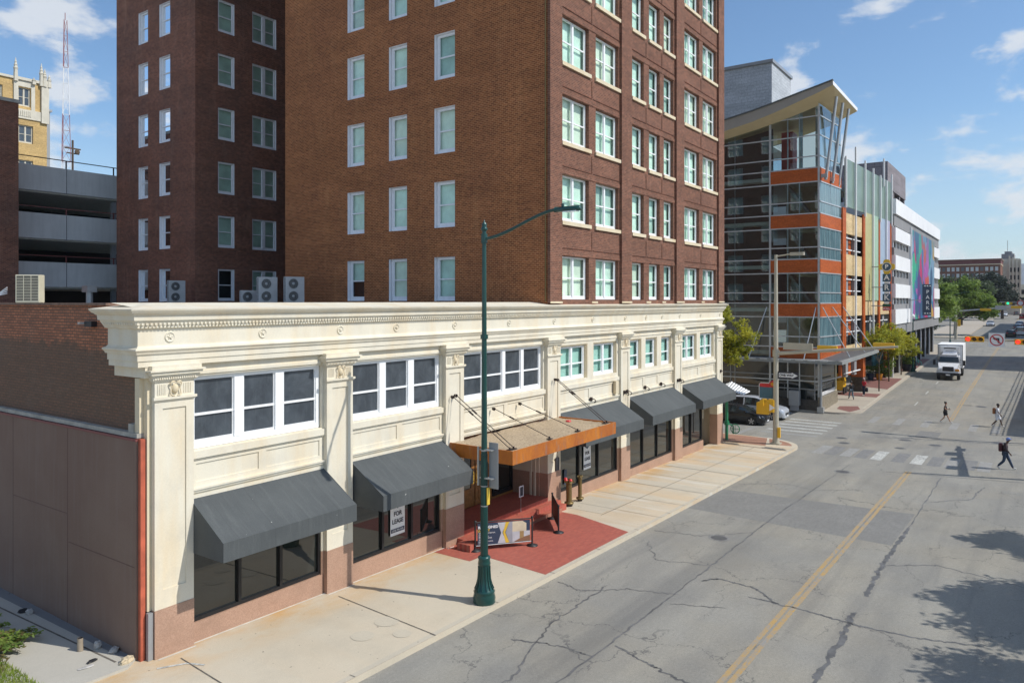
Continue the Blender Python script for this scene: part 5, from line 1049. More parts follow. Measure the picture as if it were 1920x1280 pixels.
for i_ in range(n):
    y=-1.15+2.0*i_/(n-1); zz_=2.75-.16*abs(y-.1)+(.035 if i_%2 else 0)
    vs+=[(48.2,y,zz_-.1),(49.6,y,zz_+.35-.3*abs(y-.1))]
q.add(vs,[(2*k,2*k+2,2*k+3,2*k+1) for k in range(0,n-1,2)],0); q.add(vs,[(2*k,2*k+2,2*k+3,2*k+1) for k in range(1,n-1,2)],1); q.build('corrugated_roof',['conc_white','steel'],t)
# FOR LEASE signs
def lease(x0,x1,label,zb,zt):
    Fq=FY(.225); q=MB(); fbox(q,Fq,x0,x1,zb,zt,0,.01); o=q.build('lease_sign','sign_white'); rebase(o,((x0+x1)/2,.21,zb)); tag(o,label,'sign')
    cx=(x0+x1)/2; h=zt-zb; w_=x1-x0; q=MB(); F2=lambda u,z,d:Fq(u,z,.013)
    q.add([F2(x0+.02,zt-h*.25,0),F2(cx,zt-h*.38,0),F2(x1-.02,zt-h*.25,0),F2(x1-.02,zt-h*.2,0),F2(x0+.02,zt-h*.2,0)],[(0,1,2,3,4)]); q.add([F2(x0+.06,zt-h*.15,0),F2(x1-.06,zt-h*.15,0),F2(x1-.1,zt-h*.08,0),F2(cx,zt-h*.015,0),F2(x0+.1,zt-h*.08,0)],[(0,1,2,3,4)])
    q.add([F2(x0+.02,zb+h*.07,0),F2(x1-.02,zb+h*.07,0),F2(x1-.02,zb+h*.16,0),F2(x0+.02,zb+h*.16,0)],[(0,1,2,3)]); q.build('dark_band','navy',o)
    text('FOR',w_*.30,(cx,.208,zt-h*.50),(1,0,0),(0,0,1),'ink',o,bold=.004); text('LEASE',w_*.30,(cx,.208,zt-h*.68),(1,0,0),(0,0,1),'ink',o,bold=.004)
    text('(210) 700-7206',w_*.125,(cx,.205,zb+h*.115),(1,0,0),(0,0,1),'sign_white',o)
lease(17.36,18.02,'white FOR LEASE window sign in the shopfront left of the entrance',.93,2.30)
lease(29.82,30.48,'white FOR LEASE window sign in the shopfront right of the orange canopy',.78,2.25)
text('FDC',.24,(26.95,-.02,2.75),(1,0,0),(0,0,1),'redm',T,bold=.012)
q=MB(); q.box(27.0,27.25,-.06,-.012,1.30,1.85); q.build('wall_plate','ink',T)
q=MB(); q.box(28.1,28.32,.215,.225,.45,1.1); tag(rebase(q.build('window_notice','navy'),(28.2,.22,.45)),'small dark notice low in the glass behind the brass connection','sign')
# banner barrier
def barrier(p,q_,label,face):
    t=thing('crowd_barrier',label,'barrier',(*p,gz(p[0])+.155),0,'banner barriers at the entrance'); 
    P0=Vector((p[0],p[1],gz(p[0])+.155)); P1=Vector((q_[0],q_[1],gz(q_[0])+.155)); 
    for P_ in (P0,P1):
        k=MB(); k.lathe(P_,[(0,0),(.20,0),(.20,.02),(.05,.055),(.03,.07)],20); k.build('base','black',t)
        k=MB(); k.cyl(P_+Vector((0,0,.05)),P_+Vector((0,0,1.02)),.032,n=10); k.lathe(P_,[(.045,.99),(.045,1.03),(0,1.05)],12); k.build('post','black',t)
    k=MB(); U=Vector((0,0,1)); k.tube([P0+U*.97,P1+U*.97],.025,8); k.tube([P0+U*.16,P1+U*.16],.015,8,m=1); k.build('rail',['black','galv'],t)
    a=P0.lerp(P1,.04); b=P0.lerp(P1,.96); k=MB(); k.quad(a+U*.17,b+U*.17,b+U*.93,a+U*.93); ob=k.build('banner',face,t); return t,a,b,ob
tb,a,b,ob=barrier((20.25,-.98),(21.95,-2.2),'black barrier with printed REIMAGINED LUXURY banner beside the lamp post','navy')
nr=(b-a).cross(Vector((0,0,1))).normalized(); 
if nr.y>0: nr=-nr
U=Vector((0,0,1)); D_=(b-a)
def bp(u,v,e=.004): return a+D_*u+U*(.17+.76*v)+nr*e
pal={'y':'gold','w':plain('banner_pale',(.52,.53,.55),.6),'g':plain('banner_grey',(.32,.33,.36),.6),'c':plain('banner_cream',(.62,.54,.38),.6),'b':plain('banner_floor',(.25,.13,.07),.6),'o':plain('banner_oak',(.36,.24,.10),.6)}
for pts,c_,e in (([(.38,.97),(.55,.97),(.47,.52),(.47,.48),(.55,.03),(.38,.03),(.445,.5)],'w',.004),([(.53,.97),(.60,.97),(.52,.5),(.60,.03),(.53,.03),(.48,.5)],'y',.006),([(.60,.97),(.66,.97),(.66,.03),(.60,.03),(.53,.5)],'g',.005),([(.66,.97),(.85,.97),(.93,.85),(.93,.5),(.66,.5)],'c',.005),([(.66,.5),(1.,.5),(1.,.25),(.76,.12),(.68,.03),(.66,.03)],'w',.005),([(.80,.5),(.88,.5),(.88,.22),(.80,.16)],'o',.007),([(.68,.03),(.82,.2),(1.,.3),(1.,.03)],'b',.006)):
    k=MB(); k.add([bp(u,v,e) for u,v in pts],[tuple(range(len(pts)))]); k.build('banner_print',pal[c_],ob)
dn=D_.normalized()
text('REIMAGINED',.125,bp(.20,.80),dn,U,'sign_white',ob,bold=.004); text('LUXURY',.115,bp(.115,.66),dn,U,'gold',ob,bold=.003)
for k,s_ in enumerate(('GRANITE COUNTERTOPS','LOFT STYLE','BEDROOM FAN','PRIVATE BALCONIES','APPLIANCES','DOWNTOWN LIVING','& MORE')): text(s_,.052,bp(.02,.54-.075*k),dn,U,'sign_white',ob,align='LEFT')
tb2,a,b,ob=barrier((23.85,-2.12),(25.35,-.9),'black barrier with plain dark panel seen nearly edge-on at the entrance steps','black')
# easel sign
t=thing('easel_sign','small white framed notice on a thin stand in front of the red steps','sign stand',(24.2,-.45,gz(24.2)+.15)); z=.12
q=MB(); q.cyl((24.15,-.2,z+.16),(24.15,-.2,z+.75),.012,n=6); q.cyl((24.0,-.3,z+.17),(24.3,-.1,z+.17),.01,n=5); q.build('stand','galv',t)
q=MB(); q.box(24.0,24.28,-.24,-.21,z+.72,z+1.15); q.box(24.04,24.24,-.245,-.2405,z+.76,z+1.11,1); q.build('frame',['sign_white','ink'],t)
# fire department connections
z=gz(27.6)+.15
t=thing('fire_connection','brass twin fire department connection with red caps by the granite wall','fire connection',(27.45,-.42,z)); c=(27.45,-.42)
q=MB(); q.cyl((*c,z),(*c,z+.12),.15,.17,14,1); q.lathe((*c,z),[(.2,.12),(.2,.18),(.13,.2)],16); q.cyl((*c,z+.15),(*c,z+.95),.125,n=16); q.build('column',['brass','black_iron'],t)
q=MB()
for k in range(5): a_=PI*.9+k*PI*.4; q.cyl((*c,z+1.02),(c[0]+.17*math.cos(a_),c[1]+.17*math.sin(a_),z+1.08),.065,n=10); q.cyl((c[0]+.15*math.cos(a_),c[1]+.15*math.sin(a_),z+1.07),(c[0]+.2*math.cos(a_),c[1]+.2*math.sin(a_),z+1.09),.08,n=10)
q.cyl((*c,z+.93),(*c,z+1.1),.13,n=14); q.build('inlet','brass',t)
q=MB()
for k in (0,1,4): a_=PI*.9+k*PI*.4; q.lathe((c[0]+.17*math.cos(a_),c[1]+.17*math.sin(a_),z+1.12),[(0,.08),(.06,.07),(.08,.0)],10)
q.build('red_cap','red',t)
c=(28.5,-.35); z=gz(28.5)+.15
t=thing('standpipe','single slimmer brass standpipe to the right of the twin connection','fire connection',(*c,z))
q=MB(); q.cyl((*c,z),(*c,z+.1),.1,.12,12,1); q.lathe((*c,z),[(.17,.1),(.17,.16),(.09,.18)],14); q.cyl((*c,z+.15),(*c,z+.98),.085,n=14); q.build('column',['brass','black_iron'],t)
q=MB(); q.cyl((*c,z+.95),(*c,z+1.12),.10,n=12); 
for a_ in (PI*.8,PI*1.3,PI*1.9): q.cyl((*c,z+1.05),(c[0]+.13*math.cos(a_),c[1]+.13*math.sin(a_),z+1.08),.05,n=8)
q.build('inlet','brass',t)
# red signals facing us with the no left turn sign
SX=62.; 
t=thing('overhead_signals','horizontal mast arm from the far right corner with two red signals facing the camera','traffic signal mast',(SX,-19.2,gz(62)))
q=MB(); q.cyl((SX,-19.2,gz(62)),(SX,-19.2,8.2),.17,.12,12); q.build('pole','pole_tan',t); q=MB(); q.cyl((SX,-19.2,5.9),(SX,-14.0,5.78),.11,.075,10); q.build('mast_arm','pole_tan',t)
sighead(t,Vector((SX-.1,-13.07,5.84)),-PI/2,L_=1.16,lit='lens_red'); sighead(t,Vector((SX-.1,-16.0,5.72)),-PI/2,L_=1.16,lit='lens_red'); q=MB(); q.cyl((SX,-14.0,5.78),(SX,-12.7,5.82),.05,n=8); q.build('arm_end','galv',t)
q=MB(); q.box(SX-.20,SX-.18,-14.86,-13.92,5.34,6.30); o=q.build('no_left_turn_sign','sign_white'); rebase(o,(SX-.19,-14.4,5.34)); tag(o,'white square sign with a red circle and slash over a left turn arrow','sign')
cy,cz,x=-14.39,5.82,SX-.205
q=MB(); vs=[]
for k in range(32): a_=2*PI*k/32; vs+=[(x,cy+.41*math.cos(a_),cz+.41*math.sin(a_)),(x,cy+.335*math.cos(a_),cz+.335*math.sin(a_))]
q.add(vs,[(2*k,(2*k+2)%64,(2*k+3)%64,2*k+1) for k in range(32)]); x2=x-.004; q.add([(x2,cy+.30,cz+.24),(x2,cy+.24,cz+.30),(x2,cy-.30,cz-.24),(x2,cy-.24,cz-.30)],[(0,1,2,3)]); q.build('red_circle','redm',o)
q=MB(); x3=x-.002; q.add([(x3,cy-.16,cz-.22),(x3,cy-.06,cz-.22),(x3,cy-.06,cz+.04),(x3,cy-.16,cz+.14)],[(0,1,2,3)]); q.add([(x3,cy-.16,cz+.14),(x3,cy-.06,cz+.04),(x3,cy+.08,cz+.04),(x3,cy+.08,cz+.14)],[(0,1,2,3)]); q.add([(x3,cy+.08,cz-.02),(x3,cy+.24,cz+.09),(x3,cy+.08,cz+.2)],[(0,1,2)]); q.build('turn_arrow','ink',o)
# cross street mast, right of frame: its shadow lies on the crossing
t=thing('side_street_mast','signal mast for the side street standing just right of the view','traffic signal mast',(48.2,-18.6,gz(48)+.15))
q=MB(); q.cyl((48.2,-18.9,gz(48)),(48.2,-18.9,8),.2,.13,10); q.build('pole','pole_tan',t); q=MB(); q.cyl((48.2,-18.9,5.1),(59,-18.3,5.4),.2,.09,10); q.build('mast_arm','pole_tan',t)
for X in (50.5,53.6,57.5): sighead(t,Vector((X,-18.4,5.3)),0,L_=1.1)
q=MB(); q.box(55,56.3,-18.55,-18.5,5.2,6.2); q.build('sign','galv',t)
# overhead wires
for (a,b,sag,label) in (((46.5,-21,8.9),(57,-24,9.2),.2,None),):
    pass
# PARK signs
def perp_sign(base,w_,label): pass
sx,sy=84.3,-4.45; Fp=FX(sx); SB=plain('sign_blue',(.045,.10,.16),.5,var=.05); zP=12.03
t=thing('park_sign','slim vertical blue PARK sign topped by a golden diamond P, on the colourful garage','sign',(sx+.0,-2.6,4.5))
for k,(ch,zc) in enumerate((('A',10.92),('R',9.90),('K',8.88))):
    q=MB(); fbox(q,Fp,sy,sy+.76,zc-.40,zc+.40,-.15,0); o=q.build('letter_box',SB,t); text(ch,.74,(sx-.02,sy+.38,zc),(0,-1,0),(0,0,1),'sign_white',o,bold=.02)
q=MB()
for zc in (10.41,9.39,8.38,11.42): fbox(q,Fp,sy+.15,sy+.61,zc-.1,zc+.1,-.1,-.03)
q.build('divider','sign_white',t)
for zc in (9.9,8.0,12.0): q=MB(); q.box(sx,sx+.08,sy+.76,sy+1.8,zc,zc+.1); q.build('bracket','steel',t)
q=MB(); vs=[]; zc=zP; cy=sy+.38
for k in range(48): a_=2*PI*k/48; r=.66+.14*math.cos(4*a_)-.05*math.cos(8*a_); vs.append((sx-.02,cy+r*math.cos(a_),zc+r*math.sin(a_)))
q.add(vs,[tuple(range(48))]); q.add([(v[0]+.15,v[1],v[2]) for v in vs],[tuple(range(48))]); q.add([(v[0],v[1],v[2]) for v in vs]+[(v[0]+.15,v[1],v[2]) for v in vs],[(k,(k+1)%48,48+(k+1)%48,48+k) for k in range(48)]); o=q.build('golden_diamond','gold',t)
q=MB(); q.lathe((sx-.03,cy,zc),[(0,-.01),(.45,-.01)],28,1,'x'); q.lathe((sx-.05,cy,zc),[(0,-.01),(.39,-.01)],28,0,'x'); q.build('blue_disc',[SB,'sign_white'],o); text('P',.6,(sx-.08,cy,zc),(0,-1,0),(0,0,1),'sign_white',o,bold=.02)
q=MB(); fbox(q,Fp,sy,sy+.76,7.95,8.25,-.15,0); o=q.build('open_panel','ink',t); text('OPEN',.27,(sx-.02,sy+.38,8.1),(0,-1,0),(0,0,1),'green_paint',o,bold=.006)
q=MB(); fbox(q,Fp,sy,sy+.76,7.55,7.94,-.15,0); o=q.build('full_panel','redm',t); text('FULL',.29,(sx-.02,sy+.38,7.74),(0,-1,0),(0,0,1),'sign_white',o,bold=.006)
sx,sy=104.,-6.0; Fp=FX(sx)
t=thing('parking_blade_sign','dark vertical PARK blade sign in front of the mural','sign',(sx,-4.5,4)); q=MB(); fbox(q,Fp,sy,sy+.95,6.8,10.6,-.15,0); o=q.build('blade','navy',t)
for ch,zc in zip('PARK',(9.65,9.0,8.35,7.7)): text(ch,.6,(sx-.02,sy+.38,zc),(0,-1,0),(0,0,1),'sign_white',o,bold=.006)
for zc in (10.4,7.05):
    q=MB()
    for k in range(3): q.add([(sx-.02,sy+.8-.28*k,zc),(sx-.02,sy+.6-.28*k,zc+.1),(sx-.02,sy+.6-.28*k,zc-.1)],[(0,2,1)])
    q.build('arrow_marks','sign_white',o)
q=MB(); q.box(sx,sx+.1,-5.1,-3.4,8.6,8.7); q.build('bracket','steel',t)
# slender street lamps
def slim_lamp(X,Y,h,label,arm=0):
    t=thing('street_lamp',label,'street lamp',(X,Y,gz(X)+.15),0); z=gz(X)+.15
    q=MB(); q.lathe((X,Y,z),[(.3,0),(.28,.2),(.15,.5),(.1,.8)],12); q.cyl((X,Y,z+.7),(X,Y,z+h),.09,.06,8); q.build('pole','teal',t)
    if arm: q=MB(); q.tube([(X,Y,z+h-.3),(X,Y-1.2,z+h),(X,Y-2.4,z+h+.4),(X,Y-3,z+h+.4)],.05,6); q.box(X-.12,X+.12,Y-3.3,Y-2.7,z+h+.33,z+h+.45); q.build('lamp_arm','teal',t)
    else: q=MB(); q.lathe((X,Y,z+h),[(.06,0),(.22,.15),(.22,.4),(.0,.6)],10); q.build('lamp_head','sign_white',t)
slim_lamp(103.,-4.15,6.5,'dark slim lamp pole in front of the PARK blade sign'); slim_lamp(158,-3.4,9,'dark slim lamp pole at the second crossing behind the truck',arm=1)
# second crossing mast
t=thing('distant_signal_mast','distant signal mast arm with yellow signals across the second crossing','traffic signal mast',(172,-3.2,gz(172)+.15)); z=gz(172)+.15
q=MB(); q.cyl((172,-3.2,z),(172,-3.2,7.6),.28,.2,8); q.build('pole','pole_tan',t); q=MB(); q.cyl((172,-3.0,6.5),(172,-14,7.6),.14,.08,8); q.build('mast_arm','galv',t)
for y,z_ in ((-8.2,6.9),(-13.2,7.4)): 
    q=MB(); q.box(171.8,172.1,y-.9,y+.9,z_-.25,z_+.25); q.build('signal_head','sigyellow',t)
q=MB(); q.box(171.8,171.9,-11.6,-9.8,6.9,7.7); q.build('sign_plate','galv',t); q=MB(); q.box(171.7,172.1,-4.0,-3.5,3.6,4.9); q.build('side_signal','sigyellow',t)
t=thing('far_signal_mast','far signal mast arm with green light and a red circle sign near the vanishing point','traffic signal mast',(265,-19,gz(265)))
q=MB(); q.cyl((265,-19,gz(265)),(265,-19,9),.25,.2,8); q.build('pole','pole_tan',t); q=MB(); q.cyl((265,-19,8.0),(265,-7.0,8.3),.14,.08,8); q.build('mast_arm','galv',t)
q=MB(); q.box(264.7,265.1,-10.2,-8.4,7.6,8.3); q.build('signal_head','sigyellow',t); q=MB(); q.lathe((264.6,-9.1,7.95),[(0,0),(.35,.0)],10,0,'x'); q.build('green_lens','lens_green',t)
q=MB(); q.lathe((264.6,-12.2,8.0),[(0,0),(.9,.0)],16,0,'x'); q.lathe((264.55,-12.2,8.0),[(0,0),(.62,.0)],16,1,'x'); q.build('round_sign',['redm','sign_white'],t)
# sandwich board, cafe things, bin
X,Y=106,-3.6; z=gz(X)+.15
t=thing('sandwich_board','black sandwich board standing on the rose brick pavement','sign board',(X,Y,z)); 
for s_ in (-1,1): q=MB(); q.hexa([(X+s_*.3,Y-.5,z),(X+s_*.3,Y+.5,z),(X+s_*.35,Y+.5,z),(X+s_*.35,Y-.5,z),(X+s_*.02,Y-.5,z+1.5),(X+s_*.02,Y+.5,z+1.5),(X+s_*.06,Y+.5,z+1.5),(X+s_*.06,Y-.5,z+1.5)]); q.build('board','ink',t)
X,Y=111,-3.4; z=gz(X)+.15
q=MB()
for s_ in (-.45,.45):
    q.tube([(X+s_*.4+.33*math.cos(2*PI*k/12)*.4,Y+s_+.33*math.cos(2*PI*k/12),z+.34+.33*math.sin(2*PI*k/12)) for k in range(13)],.03,5)
q.tube([(X,Y-.45,z+.34),(X,Y-.1,z+.8),(X,Y+.4,z+.75),(X,Y+.45,z+.34),(X,Y,z+.3),(X,Y-.1,z+.8)],.035,5); q.tube([(X,Y-.3,z+1.0),(X,Y-.45,z+.34)],.03,5); q.box(X-.06,X+.06,Y+.25,Y+.5,z+.85,z+.9)
tag(rebase(q.build('parked_bicycle',plain('turquoise_paint',(.03,.32,.30),.4)),(X,Y,z)),'turquoise bicycle parked next to the sandwich board','bicycle')
X,Y=93.0,-2.3; z=gz(X)+.15
t=thing('planter_display','blue poster board with potted plants between the orange columns','planter',(X,Y,z)); q=MB(); q.box(X,X+.1,Y-.1,Y+1.1,z+1.2,z+3.1); q.build('poster',plain('blue_poster',(.10,.30,.42),.5,var=.9,sc=2),t)
q=MB()
for dy,c_ in ((0,0),(.9,1)): q.cyl((X-.6,Y+.2+dy,z),(X-.6,Y+.2+dy,z+.7),.28,.38,12,c_)
q.build('pot',['lamp_amber','navy'],t)
def leafball(lf,c,r,n,s,rg,flat=1.,mi=0):
    for _ in range(n):
        d=Vector((rg.gauss(0,1),rg.gauss(0,1),rg.gauss(0,1))).normalized()*r*rg.random()**.45; d.z*=flat; p=Vector(c)+d
        ax=Vector((rg.gauss(0,1),rg.gauss(0,1),rg.gauss(0,.7))).normalized(); bx=ax.cross(Vector((rg.gauss(0,.6),rg.gauss(0,.6),1))); 
        if bx.length<1e-3: continue
        bx.normalize(); k=s*rg.uniform(.6,1.4); lf.add([p-ax*k,p+bx*k*.55,p+ax*k,p-bx*k*.55],[(0,1,2,3)],mi)
rg=random.Random(2); lf=MB(); leafball(lf,(X-.6,Y+.2,z+1.3),.6,250,.12,rg); leafball(lf,(X-.6,Y+1.1,z+1.2),.5,200,.12,rg); leafball(lf,(X-.3,Y-.6,z+1.9),.9,350,.14,rg); leafball(lf,(X-.2,Y-.6,z+.8),.5,200,.12,rg); lf.build('foliage','leaf_green',t)
X,Y=75.8,-1.9+.0; 
X,Y=79.5,-.6; z=gz(X)+.15
t=thing('yellow_tractor','yellow toy-like utility machine parked under the canopy','machine',(X,Y,z)); q=MB(); q.box(X-.5,X+.9,Y-.4,Y+.5,z+.35,z+1.3); q.box(X+.3,X+.9,Y-.35,Y+.45,z+1.3,z+1.9); q.cyl((X-.3,Y,z+1.2),(X-.3,Y,z+2.2),.05,n=6); q.build('body','sigyellow',t,bevel=.05)
for dx in (-.3,.6): q=MB(); q.cyl((X+dx,Y-.5,z+.35),(X+dx,Y-.38,z+.35),.35,n=16); q.build('wheel','tyre',t)
# utility cabinet by the glass building
z=-.95
t=thing('utility_cabinet','grey metal utility cabinet against the glass building beside the silver car','cabinet',(66.9,1.0,z)); q=MB(); q.box(66.7,67.3,.1,.95,z+.45,z+1.75,0); q.box(66.75,67.25,.2,.85,z,z+.45,1); q.build('cabinet',['steel','conc_grey'],t,bevel=.03)
q=MB(); q.box(67.3,67.5,7.5,7.8,.2,1.3); tag(rebase(q.build('fire_extinguisher','red',bevel=.05),(67.4,7.65,.2)),'red fire fitting on the dark ground floor wall of the glass building','extinguisher')

# ============================================================ VEHICLES
def car(loc,rz,col,label,cat='car',kind='sedan',group=None,detail=True,name='parked_car'):
    L_,Wd_={'sedan':(4.8,1.84),'suv':(4.9,1.96),'van':(5.0,1.95),'hatch':(4.3,1.8)}[kind]; hh={'sedan':1.46,'suv':1.75,'van':1.85,'hatch':1.52}[kind]; bl={'sedan':.96,'suv':1.08,'van':1.12,'hatch':1.0}[kind]
    t=thing(name,label,cat,loc,rz,group)
    # stations: x, belt height, roof height, half width, roof half width factor, glass flag for the span that follows
    if kind=='sedan': st=[(-2.4,.72,.72,.66),(-2.34,.93,.93,.84),(-2.05,1.02,1.04,.90),(-1.75,1.0,1.08,.92),(-1.05,.98,1.40,.92),(-.5,.97,1.46,.92),(.1,.965,1.45,.92),(.62,.96,1.34,.92),(1.25,.95,1.0,.91),(1.7,.88,.9,.90),(2.15,.78,.80,.84),(2.36,.66,.68,.66),(2.4,.50,.5,.55)]
    elif kind in('suv',): st=[(-2.45,.9,.9,.7),(-2.40,1.1,1.25,.88),(-2.15,1.12,1.6,.95),(-1.6,1.11,1.72,.97),(-.5,1.10,1.76,.98),(.1,1.09,1.73,.98),(.55,1.08,1.62,.98),(1.2,1.07,1.13,.97),(1.7,1.02,1.04,.95),(2.2,.92,.94,.88),(2.42,.78,.8,.74),(2.46,.55,.56,.6)]
    elif kind=='van': st=[(-2.5,.9,.9,.8),(-2.45,1.15,1.7,.92),(-2.2,1.14,1.82,.96),(-.5,1.12,1.86,.97),(.5,1.1,1.8,.97),(1.5,1.05,1.2,.95),(2.2,.92,.95,.88),(2.45,.75,.76,.74),(2.5,.5,.5,.6)]
    else: st=[(-2.1,.8,.8,.7),(-2.05,1.0,1.1,.84),(-1.7,1.0,1.42,.9),(-.5,.98,1.52,.9),(.2,.97,1.47,.9),(1.1,.95,1.0,.89),(1.8,.85,.87,.84),(2.1,.65,.67,.7),(2.14,.5,.5,.55)]
    gb=.22; vs=[];k=13
    for x,b_,r_,w_ in st:
        wr=w_*(.93-.28*min(1,(r_-b_)/.5)); half=[(w_*.86,gb),(w_*.985,gb+.12),(w_,.58*b_+.1),(w_*.97,b_),(wr,r_-.05 if r_-b_>.1 else b_+(r_-b_)*.6),(wr*.8,r_)]
        vs+= [(x,-y,z) for y,z in half]+[(x,0,r_+.02)]+[(x,y,z) for y,z in half[::-1]]
    b=MB(); fs=[];gf=[];
    for i_ in range(len(st)-1):
        ca,cb=(st[i_][2]-st[i_][1]),(st[i_+1][2]-st[i_+1][1])
        for j in range(k-1):
            f=(i_*k+j,i_*k+j+1,(i_+1)*k+j+1,(i_+1)*k+j); g_=False
            if j in (3,8) and ca>.3 and cb>.3: g_=True
            if j in (3,8) and (ca>.3)!=(cb>.3) : g_=True
            if j in (5,6,4,7) and abs(ca-cb)>.2 : g_=True
            (gf if g_ else fs).append(f)
    b.add(vs,fs,0,True); b.add(vs,gf,1,True); b.add(vs,[tuple(range(k))],0); e0=(len(st)-1)*k; b.add(vs,[tuple(range(e0,e0+k))],0)
    b.box(st[0][0]+.2,st[-1][0]-.2,-st[4][3]*.8,st[4][3]*.8,.16,.3,2)
    xf,xr=1.42 if kind!='hatch' else 1.25,-1.42 if kind!='hatch' else -1.3; W=Wd_/2
    for x in (xf,xr):
        for s_ in (-1,1): b.lathe((x,s_*(W-.02),.36),[(0,.0),(.39,.0)],24,2,'y')
    for s_ in (-1,1):
        xs_=[s for s in st if s[2]-s[1]>.3]; xm=sum(s[0] for s in xs_)/len(xs_)-.05
        b.hexa([(xm-.05,s_*(st[4][3]*.985),bl-.02),(xm+.05,s_*(st[4][3]*.985),bl-.02),(xm+.05,s_*(st[4][3]*.93),bl-.02),(xm-.05,s_*(st[4][3]*.93),bl-.02),(xm-.04,s_*(st[4][3]*.80),hh-.08),(xm+.04,s_*(st[4][3]*.80),hh-.08),(xm+.04,s_*(st[4][3]*.74),hh-.08),(xm-.04,s_*(st[4][3]*.74),hh-.08)],0)
    b.build('body',[col,'carglass','black'],t,local=True)
    for x in (xf,xr):
        for s_ in (-1,1):
            wheel=MB(); y0=s_*(W-.19); y1=s_*(W+.012); wheel.lathe((x,0,.34),[(.2,y0),(.33,y0),(.34,(y0+y1)/2),(.33,y1),(.235,y1)],24,0,'y'); wo=wheel.build('wheel','tyre',t,local=True)
            rm=MB(); rm.lathe((x,s_*(W-.015),.34),[(.235,s_*.02),(.20,s_*-.03),(.0,s_*-.03)],24,1,'y')
            for kx in range(5): a_=2*PI*kx/5+.3; c_,d_=math.cos(a_),math.sin(a_); rm.hexa([(x+c_*.03-d_*.035,y1-s_*.03,.34+d_*.03+c_*.035),(x+c_*.23-d_*.045,y1-s_*.03,.34+d_*.23+c_*.045),(x+c_*.23+d_*.045,y1-s_*.03,.34+d_*.23-c_*.045),(x+c_*.03+d_*.035,y1-s_*.03,.34+d_*.03-c_*.035)]+[(x+c_*.03-d_*.035,y1+s_*.0,.34+d_*.03+c_*.035),(x+c_*.23-d_*.045,y1+s_*.0,.34+d_*.23+c_*.045),(x+c_*.23+d_*.045,y1+s_*.0,.34+d_*.23-c_*.045),(x+c_*.03+d_*.035,y1+s_*.0,.34+d_*.03-c_*.035)],0)
            rm.build('rim',['rim','black'],wo,local=True)
    fx=st[-1][0]; fz=st[-2][1]
    for s_ in (-1,1):
        q=MB(); q.hexa([(fx-.12,s_*.48,fz-.10),(fx-.48,s_*(W-.10),fz-.04),(fx-.46,s_*(W-.12),fz+.10),(fx-.14,s_*.50,fz+.02),(fx-.02,s_*.46,fz-.10),(fx-.30,s_*(W-.06),fz-.04),(fx-.40,s_*(W-.07),fz+.12),(fx-.06,s_*.48,fz+.03)]); q.build('headlight','lamp_clear',t,local=True)
        q=MB(); q.box(.85,1.02,s_*(W-.03) if s_>0 else s_*(W+.14),s_*(W+.14) if s_>0 else s_*(W-.03),bl+.0,bl+.16); q.build('mirror',col,t,local=True,bevel=.03)
        q=MB(); rx=st[0][0]; q.box(rx-.015,rx+.12,min(s_*.45,s_*(W-.14)),max(s_*.45,s_*(W-.14)),bl-.22,bl-.06); q.build('tail_light','redm',t,local=True)
    q=MB(); q.box(fx-.05,fx+.03,-.42,.42,.42,.60,0); q.box(fx-.02,fx+.04,-.2,.2,.32,.42,1); q.build('grille',['black','sign_white'],t,local=True)
    return t
m['car_black']=paintm('black_car_paint',(.008,.009,.011)); m['car_silver']=paintm('silver_car_paint',(.55,.58,.63),.25,.25); m['car_white']=paintm('white_car_paint',(.75,.76,.78),.3,.0); m['car_red']=paintm('dark_red_car_paint',(.28,.02,.03)); m['car_grey']=paintm('grey_car_paint',(.12,.13,.14))
car((58.25,2.65,gz(58.2)),-PI/2,'car_black','black sedan waiting at the stop line of the side street, nearer of the two',name='black_sedan')
car((62.1,2.3,gz(62.1)),-PI/2,'car_silver','silver SUV waiting at the stop line behind the black sedan',kind='suv',name='silver_suv',cat='car')
car((240,-5.9,gz(240)),PI,'car_silver','silver car driving towards the camera beyond the second crossing',name='oncoming_car')
car((196,-13.4,gz(196)),0,'car_white','white van in the right lane just behind the traffic sign',kind='van',name='white_van')
car((188,-11.9,gz(188)),0,'car_black','dark hatchback left of the white van behind the traffic sign',kind='hatch',name='dark_car')
car((214,-12.6,gz(214)),0,'car_grey','grey pickup-like car queued ahead of the white van',kind='suv',name='grey_car')
car((232,-12.6,gz(232)),0,'car_silver','pale silver car at the head of the queue beyond the white van',kind='suv',name='silver_car')
car((300,-12.2,gz(300)),0,'car_red','dark red car far up the street near the vanishing point',kind='van',name='red_car')
car((330,-6.1,gz(330)),PI,'car_white','white car far up the street on the left side',kind='suv',name='far_white_car')
car((318,-3.2,gz(318)+.1),PI/2,'car_white','white car parked crosswise far away by the trees',kind='suv',name='crosswise_white_car')
car((345,-9.5,gz(345)),0,'car_grey','tiny grey car in the middle lane far away',kind='sedan',name='far_grey_car')
car((150,3.5,gz(150)+.15),PI/2,'car_black','dark car parked behind the garage colonnade by the trees',kind='suv',name='dark_parked_car')
